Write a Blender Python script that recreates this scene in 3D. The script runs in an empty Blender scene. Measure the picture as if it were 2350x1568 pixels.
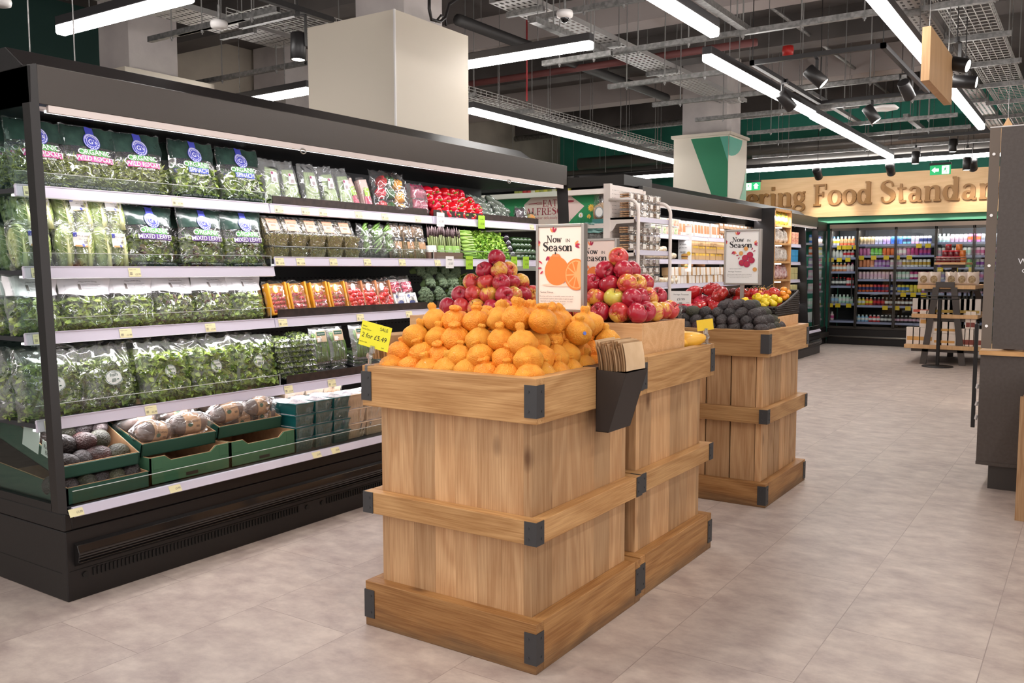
import bpy, math, random
from mathutils import Vector, Matrix, noise
random.seed(11)
SC = bpy.context.scene
COL = SC.collection
PI = math.pi
# ---------------------------------------------------------------- camera, world, exposure
FPX, YAW, PITCH, ROLL, EYE = 2009.29, 0.588508816, 0.0830385914, -0.00129461, 1.25
_f = Vector((math.cos(YAW)*math.cos(PITCH), math.sin(YAW)*math.cos(PITCH), -math.sin(PITCH)))
_r = Vector((math.sin(YAW), -math.cos(YAW), 0.0)); _u = _r.cross(_f)
_r2 = _r*math.cos(ROLL)+_u*math.sin(ROLL); _u2 = -_r*math.sin(ROLL)+_u*math.cos(ROLL)
cd = bpy.data.cameras.new('camera'); cam = bpy.data.objects.new('camera', cd); COL.objects.link(cam)
cd.sensor_width = 36.0; cd.lens = FPX/2350*36; cd.clip_end = 100; cd.clip_start = .05
cam.matrix_world = Matrix(((_r2.x,_u2.x,-_f.x,0),(_r2.y,_u2.y,-_f.y,0),(_r2.z,_u2.z,-_f.z,EYE),(0,0,0,1)))
SC.camera = cam
W = bpy.data.worlds.new('world'); SC.world = W; W.use_nodes = True
W.node_tree.nodes['Background'].inputs[0].default_value = (1.0,.93,.9,1)
W.node_tree.nodes['Background'].inputs[1].default_value = 1.0
SC.view_settings.view_transform = 'Standard'; SC.view_settings.look = 'None'
SC.view_settings.gamma = 1; SC.view_settings.exposure = 0.35; SC.view_settings.use_curve_mapping = False
cy = SC.cycles
cy.use_denoising = True; cy.max_bounces = 6; cy.diffuse_bounces = 3; cy.glossy_bounces = 3
cy.transmission_bounces = 4; cy.transparent_max_bounces = 14; cy.caustics_reflective = False; cy.caustics_refractive = False
cy.sample_clamp_indirect = 6; cy.use_adaptive_sampling = True; cy.adaptive_threshold = .02
def ray(px, py):
    d = Vector(((px-1175)/FPX, (py-784)/FPX, 1)); return _r2*d.x - _u2*d.y + _f*d.z
def atX(px, py, X): r = ray(px,py); return Vector((0,0,EYE))+r*(X/r.x)
def atY(px, py, Y): r = ray(px,py); return Vector((0,0,EYE))+r*(Y/r.y)
def atZ(px, py, Z=0.): r = ray(px,py); return Vector((0,0,EYE))+r*((Z-EYE)/r.z)
# ---------------------------------------------------------------- materials
MT = {}
def node(nt, t, **k):
    n = nt.nodes.new(t)
    for a, b in k.items(): setattr(n, a, b)
    return n
def mat(name, col, rough=.5, metal=0., spec=.5, col2=None, nscale=8., bump=0., bscale=60., emit=None, estr=1., alpha=None, coat=0., stretch=None, rnd=0., trans=0., detail=4., sss=0.):
    if name in MT: return MT[name]
    m = bpy.data.materials.new(name); m.use_nodes = True; nt = m.node_tree; p = nt.nodes['Principled BSDF']; L = nt.links.new
    p.inputs['Base Color'].default_value = (*col,1); p.inputs['Roughness'].default_value = rough; p.inputs['Metallic'].default_value = metal
    p.inputs['Specular IOR Level'].default_value = spec; p.inputs['Coat Weight'].default_value = coat
    p.inputs['Coat Roughness'].default_value = .12
    if trans: p.inputs['Transmission Weight'].default_value = trans
    if sss: p.inputs['Subsurface Weight'].default_value = sss; p.inputs['Subsurface Radius'].default_value = (.02,.01,.005)
    tc = node(nt,'ShaderNodeTexCoord'); co = tc.outputs['Object']
    if stretch:
        mp = node(nt,'ShaderNodeMapping'); mp.inputs['Scale'].default_value = stretch; L(co, mp.inputs[0]); co = mp.outputs[0]
    out = None
    if col2:
        n = node(nt,'ShaderNodeTexNoise'); n.inputs['Scale'].default_value = nscale; n.inputs['Detail'].default_value = detail; L(co, n.inputs['Vector'])
        r = node(nt,'ShaderNodeValToRGB'); r.color_ramp.elements[0].position = .36; r.color_ramp.elements[1].position = .64
        r.color_ramp.elements[0].color = (*col,1); r.color_ramp.elements[1].color = (*col2,1)
        L(n.outputs['Fac'], r.inputs[0]); out = r.outputs[0]; L(out, p.inputs['Base Color'])
    if rnd:
        oi = node(nt,'ShaderNodeObjectInfo'); h = node(nt,'ShaderNodeHueSaturation'); h.inputs['Color'].default_value = (*col,1)
        if out: L(out, h.inputs['Color'])
        mr = node(nt,'ShaderNodeMapRange'); mr.inputs['To Min'].default_value = 1-rnd; mr.inputs['To Max'].default_value = 1+rnd
        L(oi.outputs['Random'], mr.inputs[0]); L(mr.outputs[0], h.inputs['Value'])
        m2 = node(nt,'ShaderNodeMapRange'); m2.inputs['To Min'].default_value = .5+rnd*.06; m2.inputs['To Max'].default_value = .5-rnd*.06
        L(oi.outputs['Random'], m2.inputs[0]); L(m2.outputs[0], h.inputs['Hue']); L(h.outputs[0], p.inputs['Base Color'])
    if bump:
        b = node(nt,'ShaderNodeBump'); b.inputs['Strength'].default_value = bump; b.inputs['Distance'].default_value = .01
        n2 = node(nt,'ShaderNodeTexNoise'); n2.inputs['Scale'].default_value = bscale; n2.inputs['Detail'].default_value = 3; L(co, n2.inputs['Vector'])
        L(n2.outputs['Fac'], b.inputs['Height']); L(b.outputs[0], p.inputs['Normal'])
    if emit: p.inputs['Emission Color'].default_value = (*emit,1); p.inputs['Emission Strength'].default_value = estr
    if alpha is not None: p.inputs['Alpha'].default_value = alpha
    MT[name] = m; return m
def srgb(r, g, b):
    f = lambda c: (c/255/12.92) if c <= 10 else ((c/255+.055)/1.055)**2.4
    return (f(r), f(g), f(b))
def ior(nt, fr, v):
    # thin sheet: the same reflection from either side
    g = node(nt,'ShaderNodeNewGeometry'); m = node(nt,'ShaderNodeMapRange'); m.inputs['To Min'].default_value = v; m.inputs['To Max'].default_value = 1/v
    nt.links.new(g.outputs['Backfacing'], m.inputs[0]); nt.links.new(m.outputs[0], fr.inputs['IOR'])
def film(name, tint=(1,1,1), base=.1, rough=.09, bscale=9., bstr=1., haze=(.9,.9,.9)):
    """clear crinkled plastic: mostly see-through, glossy creases"""
    if name in MT: return MT[name]
    m = bpy.data.materials.new(name); m.use_nodes = True; nt = m.node_tree; L = nt.links.new; nt.nodes.clear()
    o = node(nt,'ShaderNodeOutputMaterial'); tr = node(nt,'ShaderNodeBsdfTransparent'); tr.inputs[0].default_value = (*tint,1)
    pr = node(nt,'ShaderNodeBsdfGlossy'); pr.inputs['Color'].default_value = (*haze,1); pr.inputs['Roughness'].default_value = rough
    df = node(nt,'ShaderNodeBsdfDiffuse'); df.inputs[0].default_value = (*haze,1)
    tc = node(nt,'ShaderNodeTexCoord'); oi = node(nt,'ShaderNodeObjectInfo')
    va = node(nt,'ShaderNodeVectorMath', operation='ADD'); L(tc.outputs['Object'], va.inputs[0]); L(oi.outputs['Location'], va.inputs[1])
    n1 = node(nt,'ShaderNodeTexNoise', noise_type='RIDGED_MULTIFRACTAL'); n1.inputs['Scale'].default_value = bscale; n1.inputs['Detail'].default_value = 3; n1.inputs['Distortion'].default_value = 1.2
    L(va.outputs[0], n1.inputs['Vector'])
    b = node(nt,'ShaderNodeBump'); b.inputs['Strength'].default_value = bstr; b.inputs['Distance'].default_value = .05
    L(n1.outputs['Fac'], b.inputs['Height']); L(b.outputs[0], pr.inputs['Normal'])
    fr = node(nt,'ShaderNodeFresnel'); ior(nt, fr, 1.5); L(b.outputs[0], fr.inputs['Normal'])
    mr = node(nt,'ShaderNodeMapRange'); mr.inputs['From Min'].default_value = .04; mr.inputs['From Max'].default_value = .5
    mr.inputs['To Min'].default_value = .075; mr.inputs['To Max'].default_value = .85; L(fr.outputs[0], mr.inputs[0])
    m0 = node(nt,'ShaderNodeMixShader'); m0.inputs[0].default_value = base; L(tr.outputs[0], m0.inputs[1]); L(df.outputs[0], m0.inputs[2])
    mx = node(nt,'ShaderNodeMixShader'); L(mr.outputs[0], mx.inputs[0]); L(m0.outputs[0], mx.inputs[1]); L(pr.outputs[0], mx.inputs[2]); L(mx.outputs[0], o.inputs[0])
    MT[name] = m; return m
def glass(name, tint=(.93,.97,.95), refl=1.0):
    if name in MT: return MT[name]
    m = bpy.data.materials.new(name); m.use_nodes = True; nt = m.node_tree; L = nt.links.new; nt.nodes.clear()
    o = node(nt,'ShaderNodeOutputMaterial'); tr = node(nt,'ShaderNodeBsdfTransparent'); tr.inputs[0].default_value = (*tint,1)
    g = node(nt,'ShaderNodeBsdfGlossy'); g.inputs['Roughness'].default_value = .02
    fr = node(nt,'ShaderNodeFresnel'); ior(nt, fr, 1.45)
    mx = node(nt,'ShaderNodeMixShader'); L(fr.outputs[0], mx.inputs[0]); L(tr.outputs[0], mx.inputs[1]); L(g.outputs[0], mx.inputs[2]); L(mx.outputs[0], o.inputs[0])
    MT[name] = m; return m
def wood(name, axis, light=(212,165,113), dark=(176,124,77), dirty=0., var=.25, gs=1., knots=1.):
    """oak: grain runs along axis; the float attribute 'var' shifts each board"""
    if name in MT: return MT[name]
    m = bpy.data.materials.new(name); m.use_nodes = True; nt = m.node_tree; p = nt.nodes['Principled BSDF']; L = nt.links.new
    tc = node(nt,'ShaderNodeTexCoord'); at = node(nt,'ShaderNodeAttribute', attribute_name='var')
    sc = node(nt,'ShaderNodeVectorMath', operation='SCALE'); sc.inputs[0].default_value = (13.7,9.1,17.3); L(at.outputs['Fac'], sc.inputs['Scale'])
    ad = node(nt,'ShaderNodeVectorMath', operation='ADD'); L(tc.outputs['Object'], ad.inputs[0]); L(sc.outputs[0], ad.inputs[1])
    s = [6*gs,6*gs,6*gs]; s[axis] = .9*gs
    mp = node(nt,'ShaderNodeMapping'); mp.inputs['Scale'].default_value = s; L(ad.outputs[0], mp.inputs[0])
    n1 = node(nt,'ShaderNodeTexNoise'); n1.inputs['Scale'].default_value = 1.; n1.inputs['Detail'].default_value = 2; n1.inputs['Distortion'].default_value = .6; L(mp.outputs[0], n1.inputs['Vector'])
    mu = node(nt,'ShaderNodeMath', operation='MULTIPLY'); mu.inputs[1].default_value = 44; L(n1.outputs['Fac'], mu.inputs[0])
    fr = node(nt,'ShaderNodeMath', operation='SINE'); L(mu.outputs[0], fr.inputs[0])
    s2 = [230*gs,230*gs,230*gs]; s2[axis] = 7*gs
    mp2 = node(nt,'ShaderNodeMapping'); mp2.inputs['Scale'].default_value = s2; L(ad.outputs[0], mp2.inputs[0])
    n2 = node(nt,'ShaderNodeTexNoise'); n2.inputs['Scale'].default_value = 1.; n2.inputs['Detail'].default_value = 3; L(mp2.outputs[0], n2.inputs['Vector'])
    mr = node(nt,'ShaderNodeMapRange'); mr.inputs['From Min'].default_value = -1; mr.inputs['From Max'].default_value = 1; mr.inputs['To Min'].default_value = .10; mr.inputs['To Max'].default_value = .36; L(fr.outputs[0], mr.inputs[0])
    a2 = node(nt,'ShaderNodeMath', operation='MULTIPLY_ADD'); a2.inputs[1].default_value = 1.0; L(n2.outputs['Fac'], a2.inputs[0]); L(mr.outputs[0], a2.inputs[2])
    cr = node(nt,'ShaderNodeValToRGB'); cr.color_ramp.elements[0].position = .42; cr.color_ramp.elements[1].position = .98
    cr.color_ramp.elements[0].color = (*srgb(*light),1); cr.color_ramp.elements[1].color = (*srgb(*dark),1); L(a2.outputs[0], cr.inputs[0])
    out = cr.outputs[0]
    h = node(nt,'ShaderNodeHueSaturation'); L(out, h.inputs['Color'])
    v = node(nt,'ShaderNodeMapRange'); v.inputs['To Min'].default_value = 1-var*1.0; v.inputs['To Max'].default_value = 1+var*.35; L(at.outputs['Fac'], v.inputs[0]); L(v.outputs[0], h.inputs['Value'])
    out = h.outputs[0]
    if knots:
        s3 = [5.5,5.5,5.5]; s3[axis] = 2.6
        mp3 = node(nt,'ShaderNodeMapping'); mp3.inputs['Scale'].default_value = s3; L(ad.outputs[0], mp3.inputs[0])
        vo = node(nt,'ShaderNodeTexVoronoi'); vo.inputs['Scale'].default_value = 1.; L(mp3.outputs[0], vo.inputs['Vector'])
        k = node(nt,'ShaderNodeMapRange'); k.inputs['From Min'].default_value = .03; k.inputs['From Max'].default_value = .13; k.inputs['To Min'].default_value = .8*knots; k.inputs['To Max'].default_value = 0; L(vo.outputs['Distance'], k.inputs[0])
        mk = node(nt,'ShaderNodeMix', data_type='RGBA'); mk.inputs['B'].default_value = (*srgb(92,58,34),1); L(k.outputs[0], mk.inputs['Factor']); L(out, mk.inputs['A']); out = mk.outputs['Result']
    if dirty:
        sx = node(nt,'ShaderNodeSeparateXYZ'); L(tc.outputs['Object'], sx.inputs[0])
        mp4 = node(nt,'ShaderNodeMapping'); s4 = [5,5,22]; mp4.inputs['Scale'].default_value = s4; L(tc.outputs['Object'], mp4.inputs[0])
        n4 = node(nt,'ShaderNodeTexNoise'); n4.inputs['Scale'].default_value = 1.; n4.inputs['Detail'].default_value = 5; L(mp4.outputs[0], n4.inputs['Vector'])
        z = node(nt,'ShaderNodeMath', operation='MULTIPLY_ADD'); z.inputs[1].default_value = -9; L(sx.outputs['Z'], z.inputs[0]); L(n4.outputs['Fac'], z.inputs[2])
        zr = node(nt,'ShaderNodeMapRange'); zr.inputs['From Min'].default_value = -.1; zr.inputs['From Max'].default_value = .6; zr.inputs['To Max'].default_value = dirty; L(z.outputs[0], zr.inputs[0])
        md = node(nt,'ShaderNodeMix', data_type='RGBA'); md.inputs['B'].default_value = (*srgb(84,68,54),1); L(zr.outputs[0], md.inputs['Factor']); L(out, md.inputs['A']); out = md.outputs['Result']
    L(out, p.inputs['Base Color']); p.inputs['Roughness'].default_value = .48; p.inputs['Specular IOR Level'].default_value = .35
    b = node(nt,'ShaderNodeBump'); b.inputs['Strength'].default_value = .12; b.inputs['Distance'].default_value = .004; L(n2.outputs['Fac'], b.inputs['Height']); L(b.outputs[0], p.inputs['Normal'])
    MT[name] = m; return m
# ---------------------------------------------------------------- mesh building
class B:
    def __init__(s): s.v=[]; s.f=[]; s.mi=[]; s.sm=[]; s.var=[]
    def add(s, vs, fs, m=0, smooth=False, M=None, var=None):
        o = len(s.v); w = random.random() if var is None else var
        if M is not None: vs = [M @ Vector(p) for p in vs]
        s.v += [tuple(p) for p in vs]; s.var += [w]*len(vs)
        s.f += [tuple(i+o for i in f) for f in fs]; s.mi += [m]*len(fs); s.sm += [smooth]*len(fs); return s
    def box(s, a, b, m=0, M=None, var=None):
        x0,y0,z0 = [min(p,q) for p,q in zip(a,b)]; x1,y1,z1 = [max(p,q) for p,q in zip(a,b)]
        return s.add([(x0,y0,z0),(x1,y0,z0),(x1,y1,z0),(x0,y1,z0),(x0,y0,z1),(x1,y0,z1),(x1,y1,z1),(x0,y1,z1)],
            [(0,3,2,1),(4,5,6,7),(0,1,5,4),(1,2,6,5),(2,3,7,6),(3,0,4,7)], m, False, M, var)
    def quad(s, a, b, c, d, m=0): return s.add([a,b,c,d],[(0,1,2,3)],m)
    def cyl(s, p, q, r, r2=None, n=12, m=0, caps=True, smooth=True):
        p, q = Vector(p), Vector(q); d = (q-p); r2 = r if r2 is None else r2
        z = d.normalized(); x = z.orthogonal().normalized(); y = z.cross(x)
        vs = [p+(x*math.cos(2*PI*i/n)+y*math.sin(2*PI*i/n))*r for i in range(n)]+[q+(x*math.cos(2*PI*i/n)+y*math.sin(2*PI*i/n))*r2 for i in range(n)]
        w = random.random()
        s.add(vs, [(i,(i+1)%n,n+(i+1)%n,n+i) for i in range(n)], m, smooth, None, w)
        if caps: s.add(vs, [tuple(range(n))[::-1], tuple(range(n,2*n))], m, False, None, w)
        return s
    def tube(s, pts, r, n=8, m=0, closed=False):
        P = [Vector(p) for p in pts]; N = len(P); rings=[]; x=None
        for i in range(N):
            a = P[i-1] if i or closed else P[0]; b = P[(i+1)%N] if i<N-1 or closed else P[-1]
            t = (b-a).normalized()
            x = (x-t*x.dot(t)).normalized() if x is not None and (x-t*x.dot(t)).length>1e-5 else t.orthogonal().normalized()
            y = t.cross(x); rr = r[i] if isinstance(r,(list,tuple)) else r
            rings += [P[i]+(x*math.cos(2*PI*k/n)+y*math.sin(2*PI*k/n))*rr for k in range(n)]
        fs = [(i*n+k, i*n+(k+1)%n, ((i+1)%N)*n+(k+1)%n, ((i+1)%N)*n+k) for i in range(N if closed else N-1) for k in range(n)]
        if not closed: fs += [tuple(range(n))[::-1], tuple(range((N-1)*n,N*n))]
        return s.add(rings, fs, m, True)
    def lathe(s, prof, n=16, m=0, M=None, fn=None, smooth=True, cap=False):
        vs=[]; N=len(prof)
        for r,z in prof:
            for k in range(n):
                a=2*PI*k/n; p=Vector((r*math.cos(a),r*math.sin(a),z)); vs.append(fn(p,a) if fn else p)
        fs=[(i*n+k,i*n+(k+1)%n,(i+1)*n+(k+1)%n,(i+1)*n+k) for i in range(N-1) for k in range(n)]
        if cap: fs += [tuple(range(n))[::-1], tuple(range((N-1)*n,N*n))]
        return s.add(vs, fs, m, smooth, M)
    def prism(s, poly, axis, a, b, m=0, M=None):
        n=len(poly)
        def P(u,v,w): return {'x':(w,u,v),'y':(u,w,v),'z':(u,v,w)}[axis]
        vs=[P(u,v,a) for u,v in poly]+[P(u,v,b) for u,v in poly]
        return s.add(vs,[(i,(i+1)%n,n+(i+1)%n,n+i) for i in range(n)]+[tuple(range(n))[::-1],tuple(range(n,2*n))],m,False,M)
    def grid(s, fn, nu, nv, m=0, smooth=True, closed=False):
        vs=[fn(i/nu,j/nv) for j in range(nv+1) for i in range(nu+1)]; k=nu+1
        return s.add(vs,[(j*k+i,j*k+i+1,(j+1)*k+i+1,(j+1)*k+i) for j in range(nv) for i in range(nu)],m,smooth)
    def mesh(s, name, mats):
        me = bpy.data.meshes.new(name); me.from_pydata(s.v,[],s.f); me.validate()
        if len(me.polygons)==len(s.f):
            me.polygons.foreach_set('material_index', s.mi); me.polygons.foreach_set('use_smooth', s.sm)
        if any(w is not None for w in s.var) and len(me.vertices)==len(s.var):
            a = me.attributes.new('var','FLOAT','POINT'); a.data.foreach_set('value', s.var)
        for m in (mats if isinstance(mats,(list,tuple)) else [mats]): me.materials.append(m)
        me.update(); return me
def tag(o, label=None, cat=None, group=None, kind=None):
    for k, v in (('label',label),('category',cat),('group',group),('kind',kind)):
        if v: o[k] = v
    return o
def obj(name, b, mats=None, parent=None, bevel=0., loc=None, rot=None, recalc=False):
    me = b.mesh(name, mats) if isinstance(b, B) else b
    o = bpy.data.objects.new(name, me); COL.objects.link(o)
    if parent is not None: o.parent = parent
    if loc is not None: o.location = loc
    if rot is not None: o.rotation_euler = rot
    if bevel:
        md = o.modifiers.new('bevel','BEVEL'); md.width = bevel; md.segments = 2; md.limit_method = 'ANGLE'; md.harden_normals = False
    return o
def thing(name, label, cat, loc=(0,0,0), rz=0., group=None, rot=None):
    o = bpy.data.objects.new(name, None); COL.objects.link(o); o.location = loc; o.rotation_euler = rot if rot else (0,0,rz); o.empty_display_size = .05
    return tag(o, label, cat, group)
def struct(name, b, m, parent=None):
    o = obj(name, b, m, parent)
    if parent is None: o['kind'] = 'structure'
    return o
KIDS = {}
def kids(o):
    if o.name not in KIDS: KIDS[o.name] = [c for c in bpy.data.objects if c.parent is o]
    return KIDS[o.name]
def copy_tree(o, parent=None, loc=None, rot=None, label=None, group=None, scale=None):
    c = o.copy(); COL.objects.link(c)
    if parent is not None: c.parent = parent
    if loc is not None: c.location = loc
    if rot is not None: c.rotation_euler = rot
    if scale is not None: c.scale = (scale,)*3 if isinstance(scale,(int,float)) else scale
    if label: c['label'] = label
    if group: c['group'] = group
    for ch in kids(o): copy_tree(ch, c)
    return c
class Proto:
    """first call moves the source itself, later calls copy it"""
    def __init__(s, o): s.o = o; s.used = False
    def put(s, loc, rot=(0,0,0), label=None, group=None, scale=1.):
        if s.used: return copy_tree(s.o, None, loc, rot, label, group, scale)
        s.used = True; kids(s.o); o = s.o; o.location = loc; o.rotation_euler = rot; o.scale = (scale,)*3 if isinstance(scale,(int,float)) else scale
        if label: o['label'] = label
        if group: o['group'] = group
        return o
def jit(a): return random.uniform(-a, a)
# ---------------------------------------------------------------- lettering
_TX = {}
def sans(txt, bold=0.):
    k = (txt, bold)
    if k not in _TX:
        cu = bpy.data.curves.new('t','FONT'); cu.body = txt; cu.offset = bold; cu.resolution_u = 3; cu.align_x = 'CENTER'
        o = bpy.data.objects.new('t', cu); me = bpy.data.meshes.new_from_object(o)
        _TX[k] = ([(v.co.x, v.co.y) for v in me.vertices], [tuple(p.vertices) for p in me.polygons])
        bpy.data.objects.remove(o); bpy.data.meshes.remove(me); bpy.data.curves.remove(cu)
    return _TX[k]
def _arc(cx, cy, rx, ry, a0, a1, n=12): return [(cx+rx*math.cos(math.radians(a0+(a1-a0)*i/n)), cy+ry*math.sin(math.radians(a0+(a1-a0)*i/n))) for i in range(n+1)]
# serif letters as strokes: (points, widths); x-height 5, cap height 7.2
def _glyphs():
    T, t = 1.5, .6
    def V(x, y0, y1, w=T): return ([(x,y0),(x,y1)], [w,w])
    def H(x0, x1, y, w=t): return ([(x0,y),(x1,y)], [w,w])
    def sf(x, y, w=1.15): return ([(x-w,y),(x+w,y)], [t,t])
    def ring(cx, cy, rx, ry, a0=0, a1=360, w0=T, w1=t, n=24):
        p = _arc(cx,cy,rx,ry,a0,a1,n); w = [w1+(w0-w1)*abs(math.cos(math.radians(a0+(a1-a0)*i/n)))**1.3 for i in range(n+1)]; return (p,w)
    G = {}
    G['o'] = (5.2, [ring(2.6,2.5,1.95,2.3)])
    G['e'] = (4.9, [ring(2.5,2.5,1.85,2.3,8,325,T,t), H(.9,4.6,2.75,.38)])
    G['c'] = (4.6, [ring(2.5,2.5,1.85,2.3,50,325,T,t), ([(3.5,4.1),(3.9,3.7)],[.7,.9])])
    G['r'] = (4.3, [V(1.3,0,4.7), sf(1.4,.2), ([(.3,4.6),(1.7,4.6)],[t,t]), ([(1.7,3.2),(2.3,4.3),(3.1,4.6),(3.9,4.1)],[t,.7,.9,1.15])])
    G['i'] = (2.9, [V(1.45,0,4.7), sf(1.45,.2), ([(.3,4.6),(1.7,4.6)],[t,t]), ([(1.4,6.0),(1.4,6.05),(1.4,7.2)],[.5,1.25,1.25])])
    G['n'] = (5.9, [V(1.3,0,4.7), sf(1.4,.2), ([(.2,4.6),(1.6,4.6)],[t,t]), ([(1.7,3.4),(2.5,4.4),(3.4,4.65),(4.2,4.3),(4.5,3.3),(4.5,0)],[t,.5,.8,T,T,T]), sf(4.5,.2)])
    G['a'] = (4.9, [([(.8,3.8),(1.2,4.5),(2.2,4.75),(3.2,4.4),(3.5,3.4),(3.5,.9),(3.9,.25),(4.7,.25)],[.9,.7,t,.8,T,T,.8,t]), ring(2.05,1.45,1.2,1.2,60,360,T*.85,t,18)])
    G['d'] = (5.7, [ring(2.3,2.45,1.6,2.2,20,340,T,t), V(4.1,0,7.3), ([(3.0,7.2),(4.3,7.2)],[t,t]), ([(4.0,.2),(5.4,.2)],[t,t])])
    G['g'] = (5.1, [ring(2.4,3.2,1.55,1.6), ([(1.2,1.9),(.9,1.3),(1.5,.9),(3.2,.8),(4.2,.2),(4.2,-.8),(3.0,-1.6),(1.6,-1.6),(.5,-.9),(.9,.1),(1.7,.6)],[t,.7,.9,1.0,1.0,.9,t,t,.8,.7,t]), ([(3.4,4.4),(4.2,4.9),(4.8,4.8)],[t,.5,.7])])
    G['t'] = (3.5, [([(1.5,6.1),(1.5,1.2),(2.0,.35),(3.2,.4)],[.7,T,.9,t]), H(.3,3.1,4.6)])
    G['s'] = (4.0, [([(3.3,3.7),(3.0,4.5),(2.0,4.75),(1.0,4.3),(.9,3.4),(2.0,2.7),(3.1,2.0),(3.3,1.0),(2.4,.3),(1.4,.25),(.6,.8),(.5,1.4)],[.6,t,.5,.8,T,T,T,.9,.6,.45,t,.6])])
    G['S'] = (5.3, [([(4.2,5.4),(3.9,6.6),(2.6,7.15),(1.2,6.5),(1.1,5.2),(2.4,4.2),(4.0,3.2),(4.4,1.7),(3.2,.4),(1.8,.25),(.9,1.0),(.7,2.0)],[.6,t,.55,.9,T*1.1,T*1.2,T*1.2,T,.7,.5,t,.6])])
    G['F'] = (5.6, [V(1.7,0,7.2,1.25), H(.4,3.2,.2), H(.4,5.2,7.0), ([(5.0,7.2),(5.0,5.4)],[.5,t]), H(1.7,4.1,3.8), ([(4.0,4.7),(4.0,2.9)],[t,t])])
    G['E'] = (5.7, [V(1.7,0,7.2,1.25), H(.4,5.2,.2,.5), H(.4,5.0,7.0,.5), ([(4.9,7.2),(4.9,5.5)],[.5,t]), ([(5.1,0),(5.1,1.8)],[.5,t]), H(1.7,4.0,3.7,.5), ([(4.0,4.6),(4.0,2.8)],[t,t])])
    G['N'] = (7.2, [V(1.4,0,7.2,.6), V(5.8,0,7.2,.6), ([(1.3,7.1),(5.8,.1)],[1.2,1.2]), sf(1.4,.2), sf(5.8,7.0), H(.2,2.0,7.0)])
    G['w'] = (7.0, [([(.9,4.7),(2.3,0)],[T,T]), ([(2.3,0),(3.5,4.5)],[t,t]), ([(3.3,4.6),(4.9,0)],[T,T]), ([(4.9,0),(6.2,4.7)],[t,t]), H(.1,1.8,4.6), H(5.4,7.0,4.6)])
    G['A'] = (6.6, [([(.9,.1),(3.3,7.2)],[.6,.6]), ([(3.2,7.2),(5.6,.1)],[1.25,1.25]), H(1.8,4.6,2.4,.5), sf(.9,.2), sf(5.6,.2)])
    G['T'] = (6.0, [V(3.0,0,7.2,1.2), sf(3.0,.2), H(.6,5.4,7.0,.5), ([(.6,7.2),(.6,5.6)],[.5,t]), ([(5.4,7.2),(5.4,5.6)],[.5,t])])
    G['L'] = (5.4, [V(1.7,0,7.2,1.2), H(.4,5.0,.2,.5), sf(1.7,7.0), ([(4.9,0),(4.9,1.9)],[.5,t])])
    G['R'] = (6.3, [V(1.6,0,7.2,1.2), sf(1.6,.2), H(.3,2.2,7.0), ([(1.6,7.0),(3.6,7.0),(4.7,6.2),(4.7,4.8),(3.7,3.8),(1.6,3.7)],[t,.5,1.0,1.0,.6,t]), ([(3.4,3.8),(5.6,.2)],[1.1,1.1]), sf(5.7,.2,.7)])
    G['C'] = (5.7, [ring(3.0,3.6,2.2,3.35,45,320,1.2,.5), ([(4.7,7.0),(4.7,5.2)],[t,.7])])
    G['O'] = (6.3, [ring(3.15,3.6,2.35,3.35,0,360,1.2,.5)])
    G[' '] = (2.6, [])
    return G
GL = _glyphs()
def smooth(pts, ws, k=4):
    if len(pts) < 4 or len(pts) > 12: return pts, ws
    P=[Vector((a,b,w)) for (a,b),w in zip(pts,ws)]; o=[]
    for i in range(len(P)-1):
        p0,p1,p2,p3=P[max(i-1,0)],P[i],P[i+1],P[min(i+2,len(P)-1)]
        for j in range(k):
            t=j/k; o.append(.5*((2*p1)+(p2-p0)*t+(2*p0-5*p1+4*p2-p3)*t*t+(3*p1-p0-3*p2+p3)*t**3))
    o.append(P[-1]); return [(q.x,q.y) for q in o],[max(q.z,.2) for q in o]
def ribbon(pts, ws):
    P = [Vector((a,b)) for a,b in pts]; L=[]; R=[]
    for i,p in enumerate(P):
        d = (P[min(i+1,len(P)-1)]-P[max(i-1,0)])
        d = d.normalized() if d.length>0 else Vector((1,0)); n = Vector((-d.y,d.x))*ws[i]*.5; L.append(p+n); R.append(p-n)
    return L, R
def serif(txt, gap=.25):
    """returns verts2d, quads; cap height 7.2 units scaled to 1"""
    vs=[]; fs=[]; x=0
    for ch in txt:
        w, st = GL.get(ch, GL['o'])
        for pts, ws in st:
            L, R = ribbon(*smooth(pts, ws)); o=len(vs); n=len(L)
            vs += [(x+p.x, p.y) for p in L]+[(x+p.x, p.y) for p in R]
            fs += [(o+i, o+n+i, o+n+i+1, o+i+1) for i in range(n-1)]
        x += w+gap
    return [((a-x/2)/7.2, b/7.2) for a,b in vs], fs
def write(b, txt, fn, size, x=0., y=0., m=0, font=None, bold=0., thick=0., sx=1.):
    """lay lettering on a surface; fn(x, y) -> 3D point"""
    vs, fs = (serif(txt) if font=='serif' else sans(txt, bold))
    P = [fn(x+a*size*sx, y+c*size) for a,c in vs]
    b.add(P, fs, m, False, None, 0.)
    return b
def flat(o=(0,0,0), X=(1,0,0), Y=(0,0,1)):
    o, X, Y = Vector(o), Vector(X), Vector(Y)
    return lambda u, v: o+X*u+Y*v
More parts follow.
